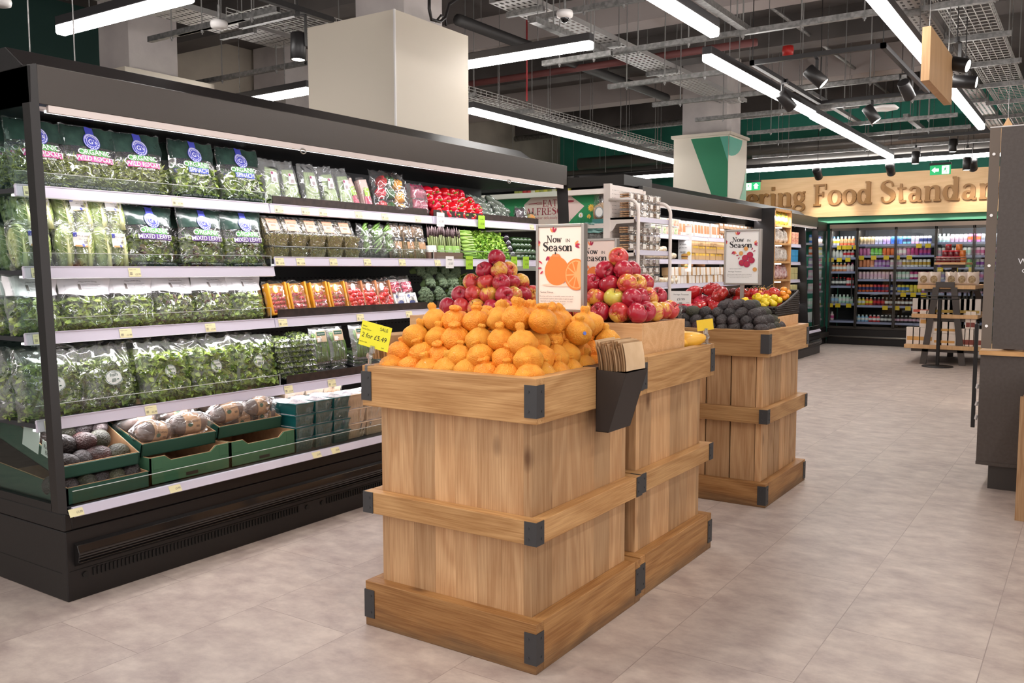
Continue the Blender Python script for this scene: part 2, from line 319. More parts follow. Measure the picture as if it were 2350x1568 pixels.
# common materials
WHITE = mat('white_metal', srgb(232,228,226), .45)
BLACK = mat('black_metal', srgb(34,31,31), .42, spec=.4)
DARK = mat('dark_bronze_metal', srgb(62,57,53), .38, metal=.2, spec=.5)
GALV = mat('galvanised_steel', srgb(150,148,146), .45, metal=.7, col2=srgb(118,117,116), nscale=30)
STEEL = mat('brushed_steel', srgb(168,162,156), .32, metal=.8)
CARD = mat('kraft_card', srgb(190,150,112), .8, col2=srgb(174,134,98), nscale=30)
INK = mat('black_ink', srgb(30,28,30), .6)
GREYINK = mat('grey_ink', srgb(120,112,110), .6)
REDINK = mat('crimson_ink', srgb(190,34,70), .6)
PINKPAPER = mat('cream_poster_paper', srgb(246,228,218), .55)
PAPER = mat('white_paper', srgb(240,238,236), .6)
CREAM = mat('cream_label_paper', srgb(236,228,182), .6)
YELLOW = mat('yellow_card', srgb(226,206,40), .55)
LIME = mat('lime_card', srgb(160,206,50), .55)
CLEAR = glass('clear_acrylic')
GLASS = glass('fridge_glass', (.86,.92,.9))
# ================================================================= LIGHTS OF THE PLACE
LAMP = mat('lit_diffuser', (1,1,1), .5, emit=(1,.965,.93), estr=19)
HOUS = mat('lamp_housing', srgb(52,50,52), .45)
def area(name, loc, sx, sy, power, rot=(0,0,0), col=(1,.95,.9), parent=None):
    l = bpy.data.lights.new(name,'AREA'); l.shape='RECTANGLE'; l.size=sx; l.size_y=sy; l.energy=power; l.color=col
    o = bpy.data.objects.new(name,l); COL.objects.link(o); o.location=loc; o.rotation_euler=rot
    if parent is not None: o.parent=parent
    return o
def pendant(x0, y0, x1, y1, z, label, group='long ceiling light bars', wires=2):
    L = math.hypot(x1-x0,y1-y0); a = math.atan2(y1-y0,x1-x0)
    t = thing('linear_ceiling_light', label, 'ceiling light', ((x0+x1)/2,(y0+y1)/2,z), a, group)
    b = B(); pr = [(-.036,.055),(-.036,.012),(-.026,0),(.026,0),(.036,.012),(.036,.055)]
    b.prism(pr,'x',-L/2,L/2); obj('diffuser', b, LAMP, t)
    b = B(); b.box((-L/2-.004,-.038,.055),(L/2+.004,.038,.115)); obj('housing', b, HOUS, t, bevel=.006)
    for i in range(wires):
        xx = -L/2+L*(i+.5)/wires; b = B(); b.cyl((xx,0,.115),(xx,0,4.1-z),.0035,n=5); obj('suspension_wire', b, GALV, t)
    return t
LZ = 2.8
pendant(3.32,4.47,3.30,5.80,LZ,'white light bar at the upper left over the vegetable fridge',wires=2)
P=atZ(1357,112,2.9); pendant(P.x,P.y,P.x,P.y+1.9,2.9,'light bar just beside the big cream column box')
pendant(7.2,5.3,12.3,5.3,LZ,'long light bar running from the cream column box to the green patterned column',wires=5)
pendant(4.0,2.22,5.78,2.22,LZ,'light bar at the top middle above the apples',wires=2)
pendant(6.42,2.52,9.35,2.52,LZ,'light bar, the nearer of the two end to end ones behind the spotlight frame',wires=3)
pendant(9.45,2.54,13.6,2.54,LZ,'light bar, the farther of the two end to end ones ending before the sign wall',wires=4)
pendant(4.2,1.165,11.25,1.165,LZ,'longest light bar, passing behind the hanging blank wooden board',wires=6)
pendant(14.0,1.0,14.1,4.9,LZ,'light bar across the aisle just below the sign wall lettering lamps',wires=3)
pendant(14.0,6.0,14.05,7.15,LZ,'distant light bar seen left of the green patterned column',wires=2)
pendant(5.60,5.9,5.65,7.2,LZ,'small light bar seen low beside the left edge of the cream column box',wires=2)
pendant(14.0,7.9,14.0,8.3,LZ,'shortest distant light bar just right of the fridge end post',wires=2)
# unseen light bars, added out of frame to light the scene
for i,(a,b_,c,d) in enumerate([(-1.2,1.6,1.4,1.6),(1.0,-.6,4.0,-.6),(-1.2,3.9,1.4,3.9),(.6,2.45,2.9,2.45),(5.,-1.8,9.,-1.8),(-1.2,-.4,.4,-.4)]):
    pendant(a,b_,c,d,LZ,'white light bar added out of view to light the shop floor','ceiling light bars out of frame')
# ================================================================= ROOM
def floor_mat():
    m = bpy.data.materials.new('vinyl_tile'); m.use_nodes=True; nt=m.node_tree; p=nt.nodes['Principled BSDF']; L=nt.links.new
    tc=node(nt,'ShaderNodeTexCoord'); mp=node(nt,'ShaderNodeMapping'); mp.inputs['Location'].default_value=(-(3.09-.98/2*1),-(.25),0); L(tc.outputs['Object'],mp.inputs[0])
    br=node(nt,'ShaderNodeTexBrick'); br.offset=.5; br.inputs['Scale'].default_value=1; br.inputs['Brick Width'].default_value=.98; br.inputs['Row Height'].default_value=.46
    br.inputs['Mortar Size'].default_value=.0018; br.inputs['Mortar Smooth'].default_value=.3; br.inputs['Color1'].default_value=(0,0,0,1); br.inputs['Color2'].default_value=(1,1,1,1); br.inputs['Mortar'].default_value=(.5,.5,.5,1)
    L(mp.outputs[0],br.inputs['Vector'])
    m2=node(nt,'ShaderNodeMapping'); m2.inputs['Scale'].default_value=(5.5,3.6,1); m2.inputs['Rotation'].default_value=(0,0,0); L(tc.outputs['Object'],m2.inputs[0])
    sc=node(nt,'ShaderNodeVectorMath',operation='SCALE'); L(br.outputs['Color'],sc.inputs[0]); sc.inputs['Scale'].default_value=3
    ad=node(nt,'ShaderNodeVectorMath',operation='ADD'); L(m2.outputs[0],ad.inputs[0]); L(sc.outputs[0],ad.inputs[1])
    n=node(nt,'ShaderNodeTexNoise'); n.inputs['Scale'].default_value=1.9; n.inputs['Detail'].default_value=9; n.inputs['Roughness'].default_value=.66; L(ad.outputs[0],n.inputs['Vector'])
    r=node(nt,'ShaderNodeValToRGB'); e=r.color_ramp.elements; e[0].position=.32; e[0].color=(*srgb(166,149,142),1); e[1].position=.68; e[1].color=(*srgb(204,189,178),1); L(n.outputs['Fac'],r.inputs[0])
    mm=node(nt,'ShaderNodeMix',data_type='RGBA'); mm.inputs['B'].default_value=(*srgb(116,98,92),1); f=node(nt,'ShaderNodeMath',operation='MULTIPLY'); f.inputs[1].default_value=.5; L(br.outputs['Fac'],f.inputs[0]); L(f.outputs[0],mm.inputs['Factor']); L(r.outputs[0],mm.inputs['A']); L(mm.outputs['Result'],p.inputs['Base Color'])
    p.inputs['Roughness'].default_value=.42; p.inputs['Specular IOR Level'].default_value=.35
    b=node(nt,'ShaderNodeBump'); b.inputs['Strength'].default_value=.08; b.inputs['Distance'].default_value=.003; L(n.outputs['Fac'],b.inputs['Height']); L(b.outputs[0],p.inputs['Normal'])
    return m
CEIL=4.12
struct('floor', B().box((-3,-4,-.1),(16.2,9.6,0)), floor_mat())
SOFFIT=mat('grey_concrete_soffit', srgb(98,92,89), .85, col2=srgb(80,75,73), nscale=1.4)
CONC=mat('pale_concrete', srgb(196,188,184), .8, col2=srgb(178,170,168), nscale=3, bump=.15, bscale=25)
struct('ceiling', B().box((-3,-4,CEIL),(16.2,9.6,CEIL+.1)), SOFFIT)
for i,x in enumerate([3.4,6.3,8.4,10.2,12.2,14.2]):
    struct(f'trim_{i+1}', B().box((x,1.9,CEIL-.34),(x+.32,9.4,CEIL)), SOFFIT if i%2 else mat('grey_beam',srgb(168,158,154),.8))
struct('trim_7', B().box((4.7,-4,CEIL-.42),(5.1,1.88,CEIL)), SOFFIT)
struct('trim_8', B().box((9.4,-4,CEIL-.42),(9.9,1.88,CEIL)), SOFFIT)
TEAL=mat('teal_paint', srgb(58,144,124), .7, col2=srgb(50,132,112), nscale=2)
BEIGE=mat('beige_paint', srgb(176,166,152), .8, col2=srgb(160,150,138), nscale=2)
struct('wall_far', B().box((15.9,-1,0),(16.1,9.5,CEIL)), TEAL)
struct('wall_left', B().box((5.95,9.4,0),(15.9,9.5,CEIL)), BEIGE)
struct('wall_left_dark', B().box((-3,9.4,0),(5.95,9.5,CEIL)), mat('dark_green_paint', srgb(22,58,52), .7))
struct('wall_right', B().box((6.5,-2.6,0),(15.9,-2.5,CEIL)), BEIGE)
CREAMBOX=mat('cream_panel', srgb(214,204,188), .6)
GREENP=mat('green_graphic', srgb(30,122,84), .6); MINT=mat('mint_graphic', srgb(92,172,150), .6); SAGE=mat('sage_graphic', srgb(140,188,160), .6)
# big cream column box
c=tag(obj('column', B().box((4.75,4.15,0),(5.61,5.01,3.05)), CREAMBOX),kind='structure')
obj('concrete_shaft', B().box((5.05,4.32,3.05),(5.5,4.8,CEIL)), CONC, c)
obj('edge_bead', B().box((4.744,4.144,0),(4.756,4.156,3.05)), WHITE, c)
# green patterned column
c=tag(obj('column', B().box((11.4,4.15,0),(12.12,4.93,3.02)), CREAMBOX),kind='structure')
b=B().box((11.37,4.12,3.02),(12.15,4.96,3.06)); obj('top_rim', b, CREAMBOX, c)
b=B()
x=11.396; b.add([(x,4.68,3.0),(x,4.27,3.0),(x,4.155,2.66),(x,4.155,2.2),(x,4.36,2.2)],[(0,4,3,2,1)],0)
b.add([(x,4.27,3.0),(x,4.155,3.0),(x,4.155,2.66)],[(0,1,2)],1)
y=4.146
pts=[(11.4,y,3.0),(11.4,y,2.75)]+[(11.4+.52*math.sin(a),y,3.0-.25*math.cos(a)*1.02) for a in [math.radians(k) for k in range(10,91,10)]]
b.add(pts,[tuple(range(len(pts)))],1)
pts=[(12.12,y,2.2),(11.86,y,2.2),(11.95,y,2.3),(12.03,y,2.45),(12.08,y,2.58),(12.12,y,2.62)]
b.add(pts,[tuple(range(len(pts)))],2); obj('graphic', b, [GREENP,MINT,SAGE], c)
obj('concrete_shaft', B().box((11.50,4.22,3.06),(12.04,4.85,CEIL)), CONC, c)
# rear column by the dark green wall
z0=atY(320,165,7.3).z
c=tag(obj('column', B().box((4.77,7.3,z0),(5.27,7.76,CEIL)), CONC),kind='structure'); obj('boxing', B().box((4.66,7.2,0),(5.6,7.9,z0)), CREAMBOX, c)
tag(obj('column', B().box((7.9,8.75,0),(8.5,9.35,CEIL)), CONC),kind='structure')
# far wall: sign band and mint strip below
SIGNW=wood('birch_sign_board',1,(236,200,152),(222,182,134),var=.05,knots=0,gs=.5)
t=thing('wooden_wall_sign','long pale wood sign on the far wall with raised brown serif letters','sign',(15.1,0,0))
obj('board', B().box((0,-1.2,2.1),(.14,6.4,2.77)), SIGNW, t)
obj('mint_strip', B().box((.1,-1.2,2.0),(.16,6.4,2.1)), mat('mint_paint',srgb(112,196,160),.6), t)
LETT=mat('bronze_letter', srgb(150,106,52), .5); 
def ext(b, d):
    """extrude every flat quad of b along vector d"""
    o=B(); d=Vector(d)
    for k,f in enumerate(b.f):
        e=d.normalized()*(-(k%17)*.00013); n=len(f); v=[Vector(b.v[i])+e for i in f]; w=[p+d for p in v]
        o.add(v+w,[tuple(range(n)),tuple(range(n,2*n))[::-1]]+[(i,n+i,n+(i+1)%n,(i+1)%n) for i in range(n)],0,False,None,0.)
    return o
def wallword(txt, yl, size, z):
    # letters run towards -y on a wall facing -x
    w=sum(GL.get(ch,GL['o'])[0]+.25 for ch in txt)*size/7.2
    b=write(B(),txt,flat((-.035,yl-w/2,z),(0,-1,0),(0,0,1)),size,font='serif')
    obj('lettering', ext(b,(.035,0,0)), LETT, t)
    return yl-w
zt=2.29; sz=.345
pe=atX(1722,480,15.06).y; pF=atX(1868,470,15.06).y; pS=atX(2019,460,15.06).y; pEnd=atX(2290,440,15.06).y
def fit_word(txt, ya, yb):
    w=sum(GL.get(ch,GL['o'])[0]+.25 for ch in txt)/7.2*sz
    b=write(B(),txt,flat((-.05,(ya+yb)/2,zt),(0,-1,0),(0,0,1)),sz,font='serif',sx=(ya-yb)/w); obj('lettering', ext(b,(.05,0,0)), LETT, t)
fit_word('ering',atX(1712,480,15.06).y,atX(1850,470,15.06).y); fit_word('Food',atX(1864,470,15.06).y,atX(2004,460,15.06).y); fit_word('Standards',atX(2019,460,15.06).y,atX(2019,460,15.06).y-2.05)
# ================================================================= CEILING SERVICES
ROD=mat('threaded_rod', srgb(140,138,136), .5, metal=.6)
def strut(x, y0, y1, z, label, rods=3):
    t=thing('strut_channel',label,'metal strut',(x,y0,z),0,'steel struts under the ceiling')
    L=y1-y0; b=B(); b.box((-.02,0,0),(.02,L,.003)); b.box((-.02,0,.003),(-.017,L,.04)); b.box((.017,0,.003),(.02,L,.04)); b.box((-.02,0,.04),(-.012,L,.043)); b.box((.012,0,.04),(.02,L,.043)); obj('channel', b, GALV, t)
    for i in range(rods):
        yy=L*(i+.5)/rods; obj('threaded_rod', B().cyl((0,yy,-.03),(0,yy,CEIL-z),.0055,n=6), ROD, t); 
        obj('nut', B().cyl((0,yy,-.016),(0,yy,0),.013,n=6), GALV, t)
    return t
def strut_px(a, b, z, label, rods=3):
    P=atZ(*a,z); Q=atZ(*b,z); x=(P.x+Q.x)/2; strut(x, min(P.y,Q.y), max(P.y,Q.y), z, label, rods)
SZ=2.97
strut_px((1212,50),(1480,2),SZ+.25,'grey strut at the top middle near the dome camera',3)
strut_px((1404,124),(2063,30),SZ+.1,'long grey strut crossing behind the top middle light bar',5)
strut_px((1246,152),(1404,128),SZ+.02,'short grey strut below the dome camera',2)
strut_px((1397,205),(1664,170),SZ,'grey strut in front of the far concrete column',3)
strut_px((1501,247),(2079,179),SZ,'grey strut below the spotlight frame',4)
strut_px((1600,281),(2175,220),SZ,'grey strut, third from the sign wall side',4)
strut_px((1710,308),(2200,270),SZ,'grey strut above the far end of the light bar',4)
strut_px((1704,334),(2230,296),SZ,'grey strut, second nearest to the sign wall',3)
strut_px((1720,362),(2285,327),SZ,'grey strut nearest to the sign wall',3)
strut_px((410,82),(640,28),SZ+.1,'grey strut at the upper left beside the round detector',2)
strut_px((345,98),(560,45),SZ+.1,'short grey strut over the left light bar end',2)
strut_px((450,195),(704,150),SZ+.1,'grey strut running behind the left of the cream column box',2)
strut_px((1150,425),(1300,408),SZ-.25,'distant strut over the end of the fridge',2)
def strutx(x0,x1,y,z,label,group=None):
    t=thing('cable_trunking',label,'trunking',(x0,y,z),0,group)
    b=B(); b.box((0,-.03,0),(x1-x0,.03,.045)); obj('channel', b, GALV, t)
    n=max(2,int((x1-x0)/1.3))
    for i in range(n): obj('threaded_rod', B().cyl(((x1-x0)*(i+.5)/n,0,.045),((x1-x0)*(i+.5)/n,0,CEIL-z),.0055,n=6), ROD, t)
def strutx_px(a,b,z,label):
    P=atZ(*a,z);Q=atZ(*b,z); strutx(P.x,Q.x,(P.y+Q.y)/2,z,label)
strutx_px((1212,54),(1404,125),3.1,'grey trunking sloping away under the dome camera')
strutx_px((1605,0),(1715,78),3.1,'grey trunking meeting a strut left of the spotlight frame')
strutx_px((1700,170),(1800,245),3.3,'thin grey trunking behind the spotlight frame')
strutx_px((1880,215),(1960,290),3.3,'thin grey trunking near the green wall')
strutx_px((2075,270),(2120,300),3.05,'short trunking right of the far light bar')
def mesh_tray(x0,x1,y0,y1,z,label,side=.06,px=.1,py=.05,r=.0028):
    t=thing('wire_cable_tray',label,'cable tray',(x0,y0,z),0,'wire mesh cable trays')
    L=x1-x0; Wd=y1-y0; b=B(); n=int(Wd/py)
    for i in range(n+1):
        yy=Wd*i/n; b.box((0,yy-r,-r),(L,yy+r,r))
    for zz in (side*.5,side):
        for yy in (0,Wd): b.box((0,yy-r,zz-r),(L,yy+r,zz+r))
    for i in range(int(L/px)+1):
        xx=i*px; b.box((xx-r,0,-2*r),(xx+r,Wd,0)); b.box((xx-r,-2*r,0),(xx+r,0,side)); b.box((xx-r,Wd,0),(xx+r,Wd+2*r,side))
    obj('wire_basket', b, mat('bright_wire',srgb(186,184,180),.4,metal=.5), t)
    for i in range(max(2,int(L/1.1))+1):
        xx=min(L,i*1.1+.2); c=obj('crossbar', B().box((xx-.02,-.08,-.05),(xx+.02,Wd+.08,-.01)), GALV, t)
        for yy in (-.06,Wd+.06): obj('threaded_rod', B().cyl((xx,yy,-.06),(xx,yy,CEIL-z),.005,n=5), ROD, t)
    return t
P=atZ(2148,15,3.15); Q=atZ(2267,0,3.15); mesh_tray(P.x-.3,P.x+7.6,Q.y,P.y,3.15,'wide wire mesh tray at the upper right corner')
P=atZ(1078,200,3.05); Q=atZ(1545,352,3.05); mesh_tray(P.x,min(Q.x,13),(P.y+Q.y)/2-.02,(P.y+Q.y)/2+.32,3.05,'wire mesh tray above the long light bar behind the cream box')
P=atZ(520,35,3.25); mesh_tray(P.x,P.x+2.6,P.y-.5,P.y,3.25,'wire mesh tray left of the cream column box')
def perf_tray(x0,x1,y0,y1,z,label):
    t=thing('perforated_cable_tray',label,'cable tray',(x0,y0,z),0,'perforated cable trays')
    L=x1-x0; Wd=y1-y0; b=B(); nr=int(Wd/.05); 
    # strips between rows of slots
    for i in range(nr+1):
        a=Wd*i/nr; b.box((0,max(0,a-.015),0),(L,min(Wd,a+.015),.0015))
    k=int(L/.09)
    for i in range(k+1): b.box((i*.09,0,.0002),(min(L,i*.09+.04),Wd,.0017))
    b.box((0,-.001,0),(L,.001,.045)); b.box((0,Wd-.001,0),(L,Wd+.001,.045)); obj('tray', b, mat('bright_galv',srgb(178,176,174),.45,metal=.45), t)
    for i in range(max(2,int(L/1.4))):
        xx=.3+i*1.4; obj('crossbar', B().box((xx-.02,-.02,-.045),(xx+.02,Wd+.02,-.003)), GALV, t)
        for yy in (-.012,Wd+.012): obj('threaded_rod', B().cyl((xx,yy,-.05),(xx,yy,CEIL-z),.005,n=5), ROD, t)
    return t
P=atZ(1160,0,3.45); Q=atZ(1500,150,3.45); perf_tray(P.x,11.6,(P.y+Q.y)/2-.15,(P.y+Q.y)/2+.18,3.45,'perforated tray sloping behind the dome camera')
P=atZ(2085,40,3.2); perf_tray(P.x-.5,P.x+7.2,1.17,1.37,3.2,'perforated tray between the longest light bar and the mesh tray')
P=atZ(330,12,3.3); perf_tray(P.x-.8,P.x+1.5,P.y-.2,P.y+.2,3.3,'perforated tray behind the upper left light bar')
# pipes and ducts
def pipe(pts, r, m, label, name='ceiling_pipe', cat='pipe', n=10):
    t=tag(obj(name, B().tube(pts,r,n), m), label, cat); a,e=Vector(pts[0]),Vector(pts[-1])
    if cat in ('pipe','duct','conduit') and (e-a).length>1:
        for k in (.08,.36,.64,.92):
            q=a.lerp(e,k); i=0; s=B()
            if len(pts)>2: q=Vector(pts[1]) if k<.5 else a.lerp(e,.92); q.z=max(q.z,min(p_[2] for p_ in pts))
            s.cyl((q.x,q.y,q.z+r*.9),(q.x,q.y,CEIL),.004,n=5); obj('hanger_rod', s, ROD, t)
            if len(pts)>2: break
    return t
DP=mat('dark_pipe', srgb(56,54,54), .5); RP=mat('red_brown_pipe', srgb(104,56,54), .6)
a=atZ(1050,45,3.6); e=atZ(1530,225,3.6); pipe([(a.x,a.y,3.6),(e.x,(e.y),3.6)],.055,DP,'thick black pipe running down behind the cream column box')
pipe([(9.0,3.0,3.55),(9.0,8.6,3.55)],.04,RP,'red brown pipe crossing below the ceiling')
pipe([(13.6,3.0,3.62),(13.6,9,3.62)],.05,GALV,'grey pipe in front of the green wall')
pipe([(8.0,8.9,2.9),(12,9.0,2.9),(14.6,9.0,2.8)],.05,DP,'dark pipe low on the beige rear wall')
pipe([(14.7,-1.,3.02),(14.7,8.6,3.02)],.09,mat('silver_duct',srgb(166,162,158),.35,metal=.6),'silver duct above the sign wall',name='air_duct',cat='duct',n=16)
pipe([(15.3,-1.,3.3),(15.3,8.6,3.3)],.12,mat('silver_duct',srgb(166,162,158),.35,metal=.6),'thick silver duct hard against the green wall',name='air_duct',cat='duct',n=16)
pipe([(14.3,5.2,2.9),(14.3,8.8,2.9)],.08,DP,'black duct above the distant bread corner',name='air_duct',cat='duct',n=14)
pipe([(3.4,2.3,3.9),(8,1.9,3.9),(15,1.9,3.9)],.025,GALV,'thin conduit on the ceiling behind the spotlights',name='conduit',cat='conduit')
pipe([(6,2.9,3.85),(15,2.7,3.85)],.02,GALV,'thin conduit above the farther light bar',name='conduit',cat='conduit')
q=atY(1209,190,5.2); pipe([(q.x,q.y,3.05),(q.x,q.y,CEIL)],.009,mat('red_paint',srgb(170,50,54),.5),'thin red drop rod above the mesh tray',name='drop_rod',cat='rod')
cb=[Vector(atY(px,py,4.1)) for px,py in ((985,-20),(985,20),(990,45),(1010,50),(1022,40),(1030,10),(1060,-10))]
pipe([tuple(p) for p in cb],.012,BLACK,'black cable looping over the cream column box',name='power_cable',cat='cable')
cb=[Vector(atY(px,py,4.2)) for px,py in ((1000,50),(1012,35),(1022,42),(1024,60))]
pipe([tuple(p) for p in cb],.008,BLACK,'thin black cable curl on top of the cream column box',name='power_cable',cat='cable')
# spotlights on track
SPOTLENS=mat('lit_lens',(1,1,1),.4,emit=(1,.9,.78),estr=14)
SPOTB=mat('spot_black', srgb(30,28,29), .4)
TZ=2.85
def spot(px, py, z, yaw, tilt, label, on=True, size=1., power=40, P=None, hang=.16, cone=48):
    p=P or atZ(px,py,z)
    if P is not None and P.z>1: z=P.z; hang=max(.14,TZ-z)
    t=thing('track_spotlight',label,'spotlight',(p.x,p.y,z),0,None,None)
    R=Matrix.Rotation(yaw,4,'Z')@Matrix.Rotation(tilt,4,'Y')
    b=B(); b.add([],[]); 
    prof=[(.002,.17),(.045,.17),(.05,.165),(.05,0),(.047,-.002),(.043,0),(.043,.02),(.0,.022)]
    b.lathe([(r*size,(zz-.085)*size) for r,zz in prof],20,0,R); obj('body', b, SPOTB, t)
    b=B().lathe([(0,-.082*size),(.041*size,-.082*size)],20,0,R); obj('lens', b, SPOTLENS if on else mat('dark_lens',srgb(20,20,20),.2), t)
    b=B(); b.box((-.06,-.012,0),(-.052,.012,hang),M=Matrix.Rotation(yaw+PI/2,4,'Z')); b.box((-.06,-.012,hang-.008),(.02,.012,hang),M=Matrix.Rotation(yaw+PI/2,4,'Z')); b.cyl((0,0,hang-.01),(0,0,hang+.03),.015,n=10)
    if P is None or p.x>12.5 or p.z<=0: b.cyl((0,0,hang+.02),(0,0,CEIL-z),.004,n=5)
    obj('bracket', b, SPOTB, t)
    if on and power:
        l=bpy.data.lights.new('spot_lamp','SPOT'); l.energy=power; l.spot_size=math.radians(cone); l.spot_blend=.6; l.shadow_soft_size=.04; l.color=(1,.86,.7)
        o=bpy.data.objects.new('spot_lamp',l); COL.objects.link(o); o.parent=t; o.matrix_local=R@Matrix.Translation((0,0,-.09*size))
    return t
def track(pts, z, label):
    b=B(); 
    for (x0,y0),(x1,y1) in zip(pts,pts[1:]):
        b.box((min(x0,x1)-.018,min(y0,y1)-.018,z),(max(x0,x1)+.018,max(y0,y1)+.018,z+.035))
    for (x0,y0) in pts[:-1]: b.cyl((x0,y0,z+.03),(x0,y0,CEIL),.004,n=5)
    return tag(obj('lighting_track', b, SPOTB), label, 'lighting track')
TZ=2.85
a=atZ(1735,152,TZ); b2=atZ(2030,106,TZ); c2=atZ(2125,216,TZ); d2=atZ(1878,240,TZ)
x0=(a.x+b2.x)/2; x1=(c2.x+d2.x)/2; y0=(b2.y+c2.y)/2; y1=(a.y+d2.y)/2
track([(x0,y1),(x0,y0),(x1,y0),(x1,y1),(x0,y1)],TZ,'black rectangular track frame carrying spotlights at the upper right')
spot(0,0,0,1.7,.8,'lit black spotlight hanging from the near side of the track frame',P=atX(1872,176,x0),power=50)
spot(0,0,0,2.9,.9,'spotlight at the right corner of the track frame, seen from behind',P=atX(2080,206,x0*.4+x1*.6),power=50)
spot(0,0,0,1.7,.6,'lit black spotlight below the far side of the track frame',P=atX(2000,262,x1),power=50)
spot(0,0,0,2.5,.8,'dark spotlight between the two end to end light bars',P=atX(1804,232,x0*.6+x1*.4),power=50)
spot(2195,147,TZ-.15,1.35,1.25,'upper lit spotlight right of the hanging wooden board',power=50)
spot(2214,188,TZ-.18,1.5,1.4,'lower lit spotlight right of the hanging wooden board',power=50)
e=atZ(2187,312,TZ); f2=atZ(2240,308,TZ)
track([(e.x,e.y+.6),(e.x,e.y-1.2)],TZ,'straight black track below the grey duct near the sign')
for px,py,lb in ((2101,362,'small black spotlight pointing down, left of the exit arrow sign'),(2187,334,'small black spotlight hanging highest before the sign wall'),(2219,376,'small lit spotlight pointing down beside the grey cabinet panel')):
    spot(px,py,2.72,0,.05,lb,P=atX(px,py,13.2),power=18)
for px,py,lb in ((1876,403,'wall washing spotlight aimed at the g of the sign'),(2043,392,'wall washing spotlight aimed at the S of the sign'),(2232,376,'wall washing spotlight aimed at the last letters of the sign')):
    spot(px,py,2.72,0,-1.0,lb,P=Vector((14.1,atX(px,py,14.1).y,0)),power=40,size=1.2)
a=atZ(560,-10,2.9); b2=atZ(762,50,2.9)
track([(a.x,(a.y+b2.y)/2),(b2.x,(a.y+b2.y)/2)],2.9,'black track at the upper left ending beside the cream column box')
spot(684,80,2.68,.3,.05,'black spotlight hanging straight down left of the cream column box',P=Vector((atY(684,80,(a.y+b2.y)/2).x,(a.y+b2.y)/2,0)),power=60,size=1.,hang=.2)
# spotlights over the crate displays (their tracks run above the frame)
for i,(x,y,tx,ty) in enumerate([(1.6,.7,2.5,1.7),(2.3,3.0,2.7,1.7),(3.6,.6,3.3,1.7),(4.4,.6,4.8,1.75),(1.4,2.6,2.6,1.7)]):
    d=Vector((tx-x,ty-y,-1.9)); yaw=math.atan2(d.y,d.x); tilt=math.atan2(math.hypot(d.x,d.y),1.9)
    spot(0,0,2.86,yaw,-tilt,'black track spotlight aimed at the wooden crate displays',P=Vector((x,y,0)),power=42,cone=44)['group']='spotlights above the frame'
# dome camera, detectors
def dome(px,py,z,label,cam_=True):
    p=atZ(px,py,z); t=thing('ceiling_camera' if cam_ else 'ceiling_detector',label,'camera' if cam_ else 'detector',(p.x,p.y,z))
    obj('housing', B().lathe([(.0,.05),(.055,.05),(.06,.03),(.055,.008),(.035,0),(.0,0)],20), WHITE, t)
    if cam_: obj('dome', B().lathe([(.032,0),(.03,-.015),(.018,-.028),(0,-.032)],16), mat('smoked_dome',srgb(24,24,26),.1), t)
    obj('stem', B().cyl((0,0,.05),(0,0,.16),.01,n=8), GALV, t)
dome(1296,42,3.02,'white dome camera hanging under a strut at the top middle')
dome(503,66,2.9,'white round detector hanging at the upper left',False)
dome(2,16,2.8,'white detector cut by the upper left corner',False)
tag(obj('wifi_access_point', B().lathe([(0,.04),(.12,.04),(.15,.02),(.13,0),(0,0)],6), WHITE, loc=atZ(2030,252,2.9)),'flat white wireless unit behind a spotlight','wireless unit')
tag(obj('fire_alarm_beacon', B().lathe([(0,.09),(.05,.09),(.055,.05),(.05,0),(0,0)],14), mat('alarm_red',srgb(190,40,36),.4), loc=atZ(1808,128,3.3)),'small red beacon behind the track frame','alarm beacon')
# hanging blank boards
BIRCH=wood('birch_ply',2,(226,184,136),(208,164,118),var=.08,knots=0,gs=.7)
A_=atY(2130,35,.95); Cc=atY(2178,205,.95)
t=thing('hanging_wooden_board','blank pale wooden board hanging on two wires before the longest light bar','hanging board',(A_.x,.95,2.42))
obj('board', B().box((0,-.02,.0),(Cc.x-A_.x,.03,.33)), BIRCH, t)
for xx in (.08,Cc.x-A_.x-.08): obj('wire', B().cyl((xx,0,.33),(xx,0,CEIL-2.05),.003,n=5), GALV, t)
t=thing('hanging_wooden_board','small pale wooden board tip behind the tall grey cabinet panel','hanging board',(9.2,atX(2313,285,9.2).y,atX(2313,285,9.2).z-.1))
b=B(); b.prism([(-.06,-.15),(.06,-.15),(.06,.05),(.0,.16),(-.06,.05)],'x',0,.03); obj('board', b, BIRCH, t)
obj('wire', B().cyl((.015,0,.16),(.015,0,CEIL-t.location.z),.003,n=5), GALV, t)
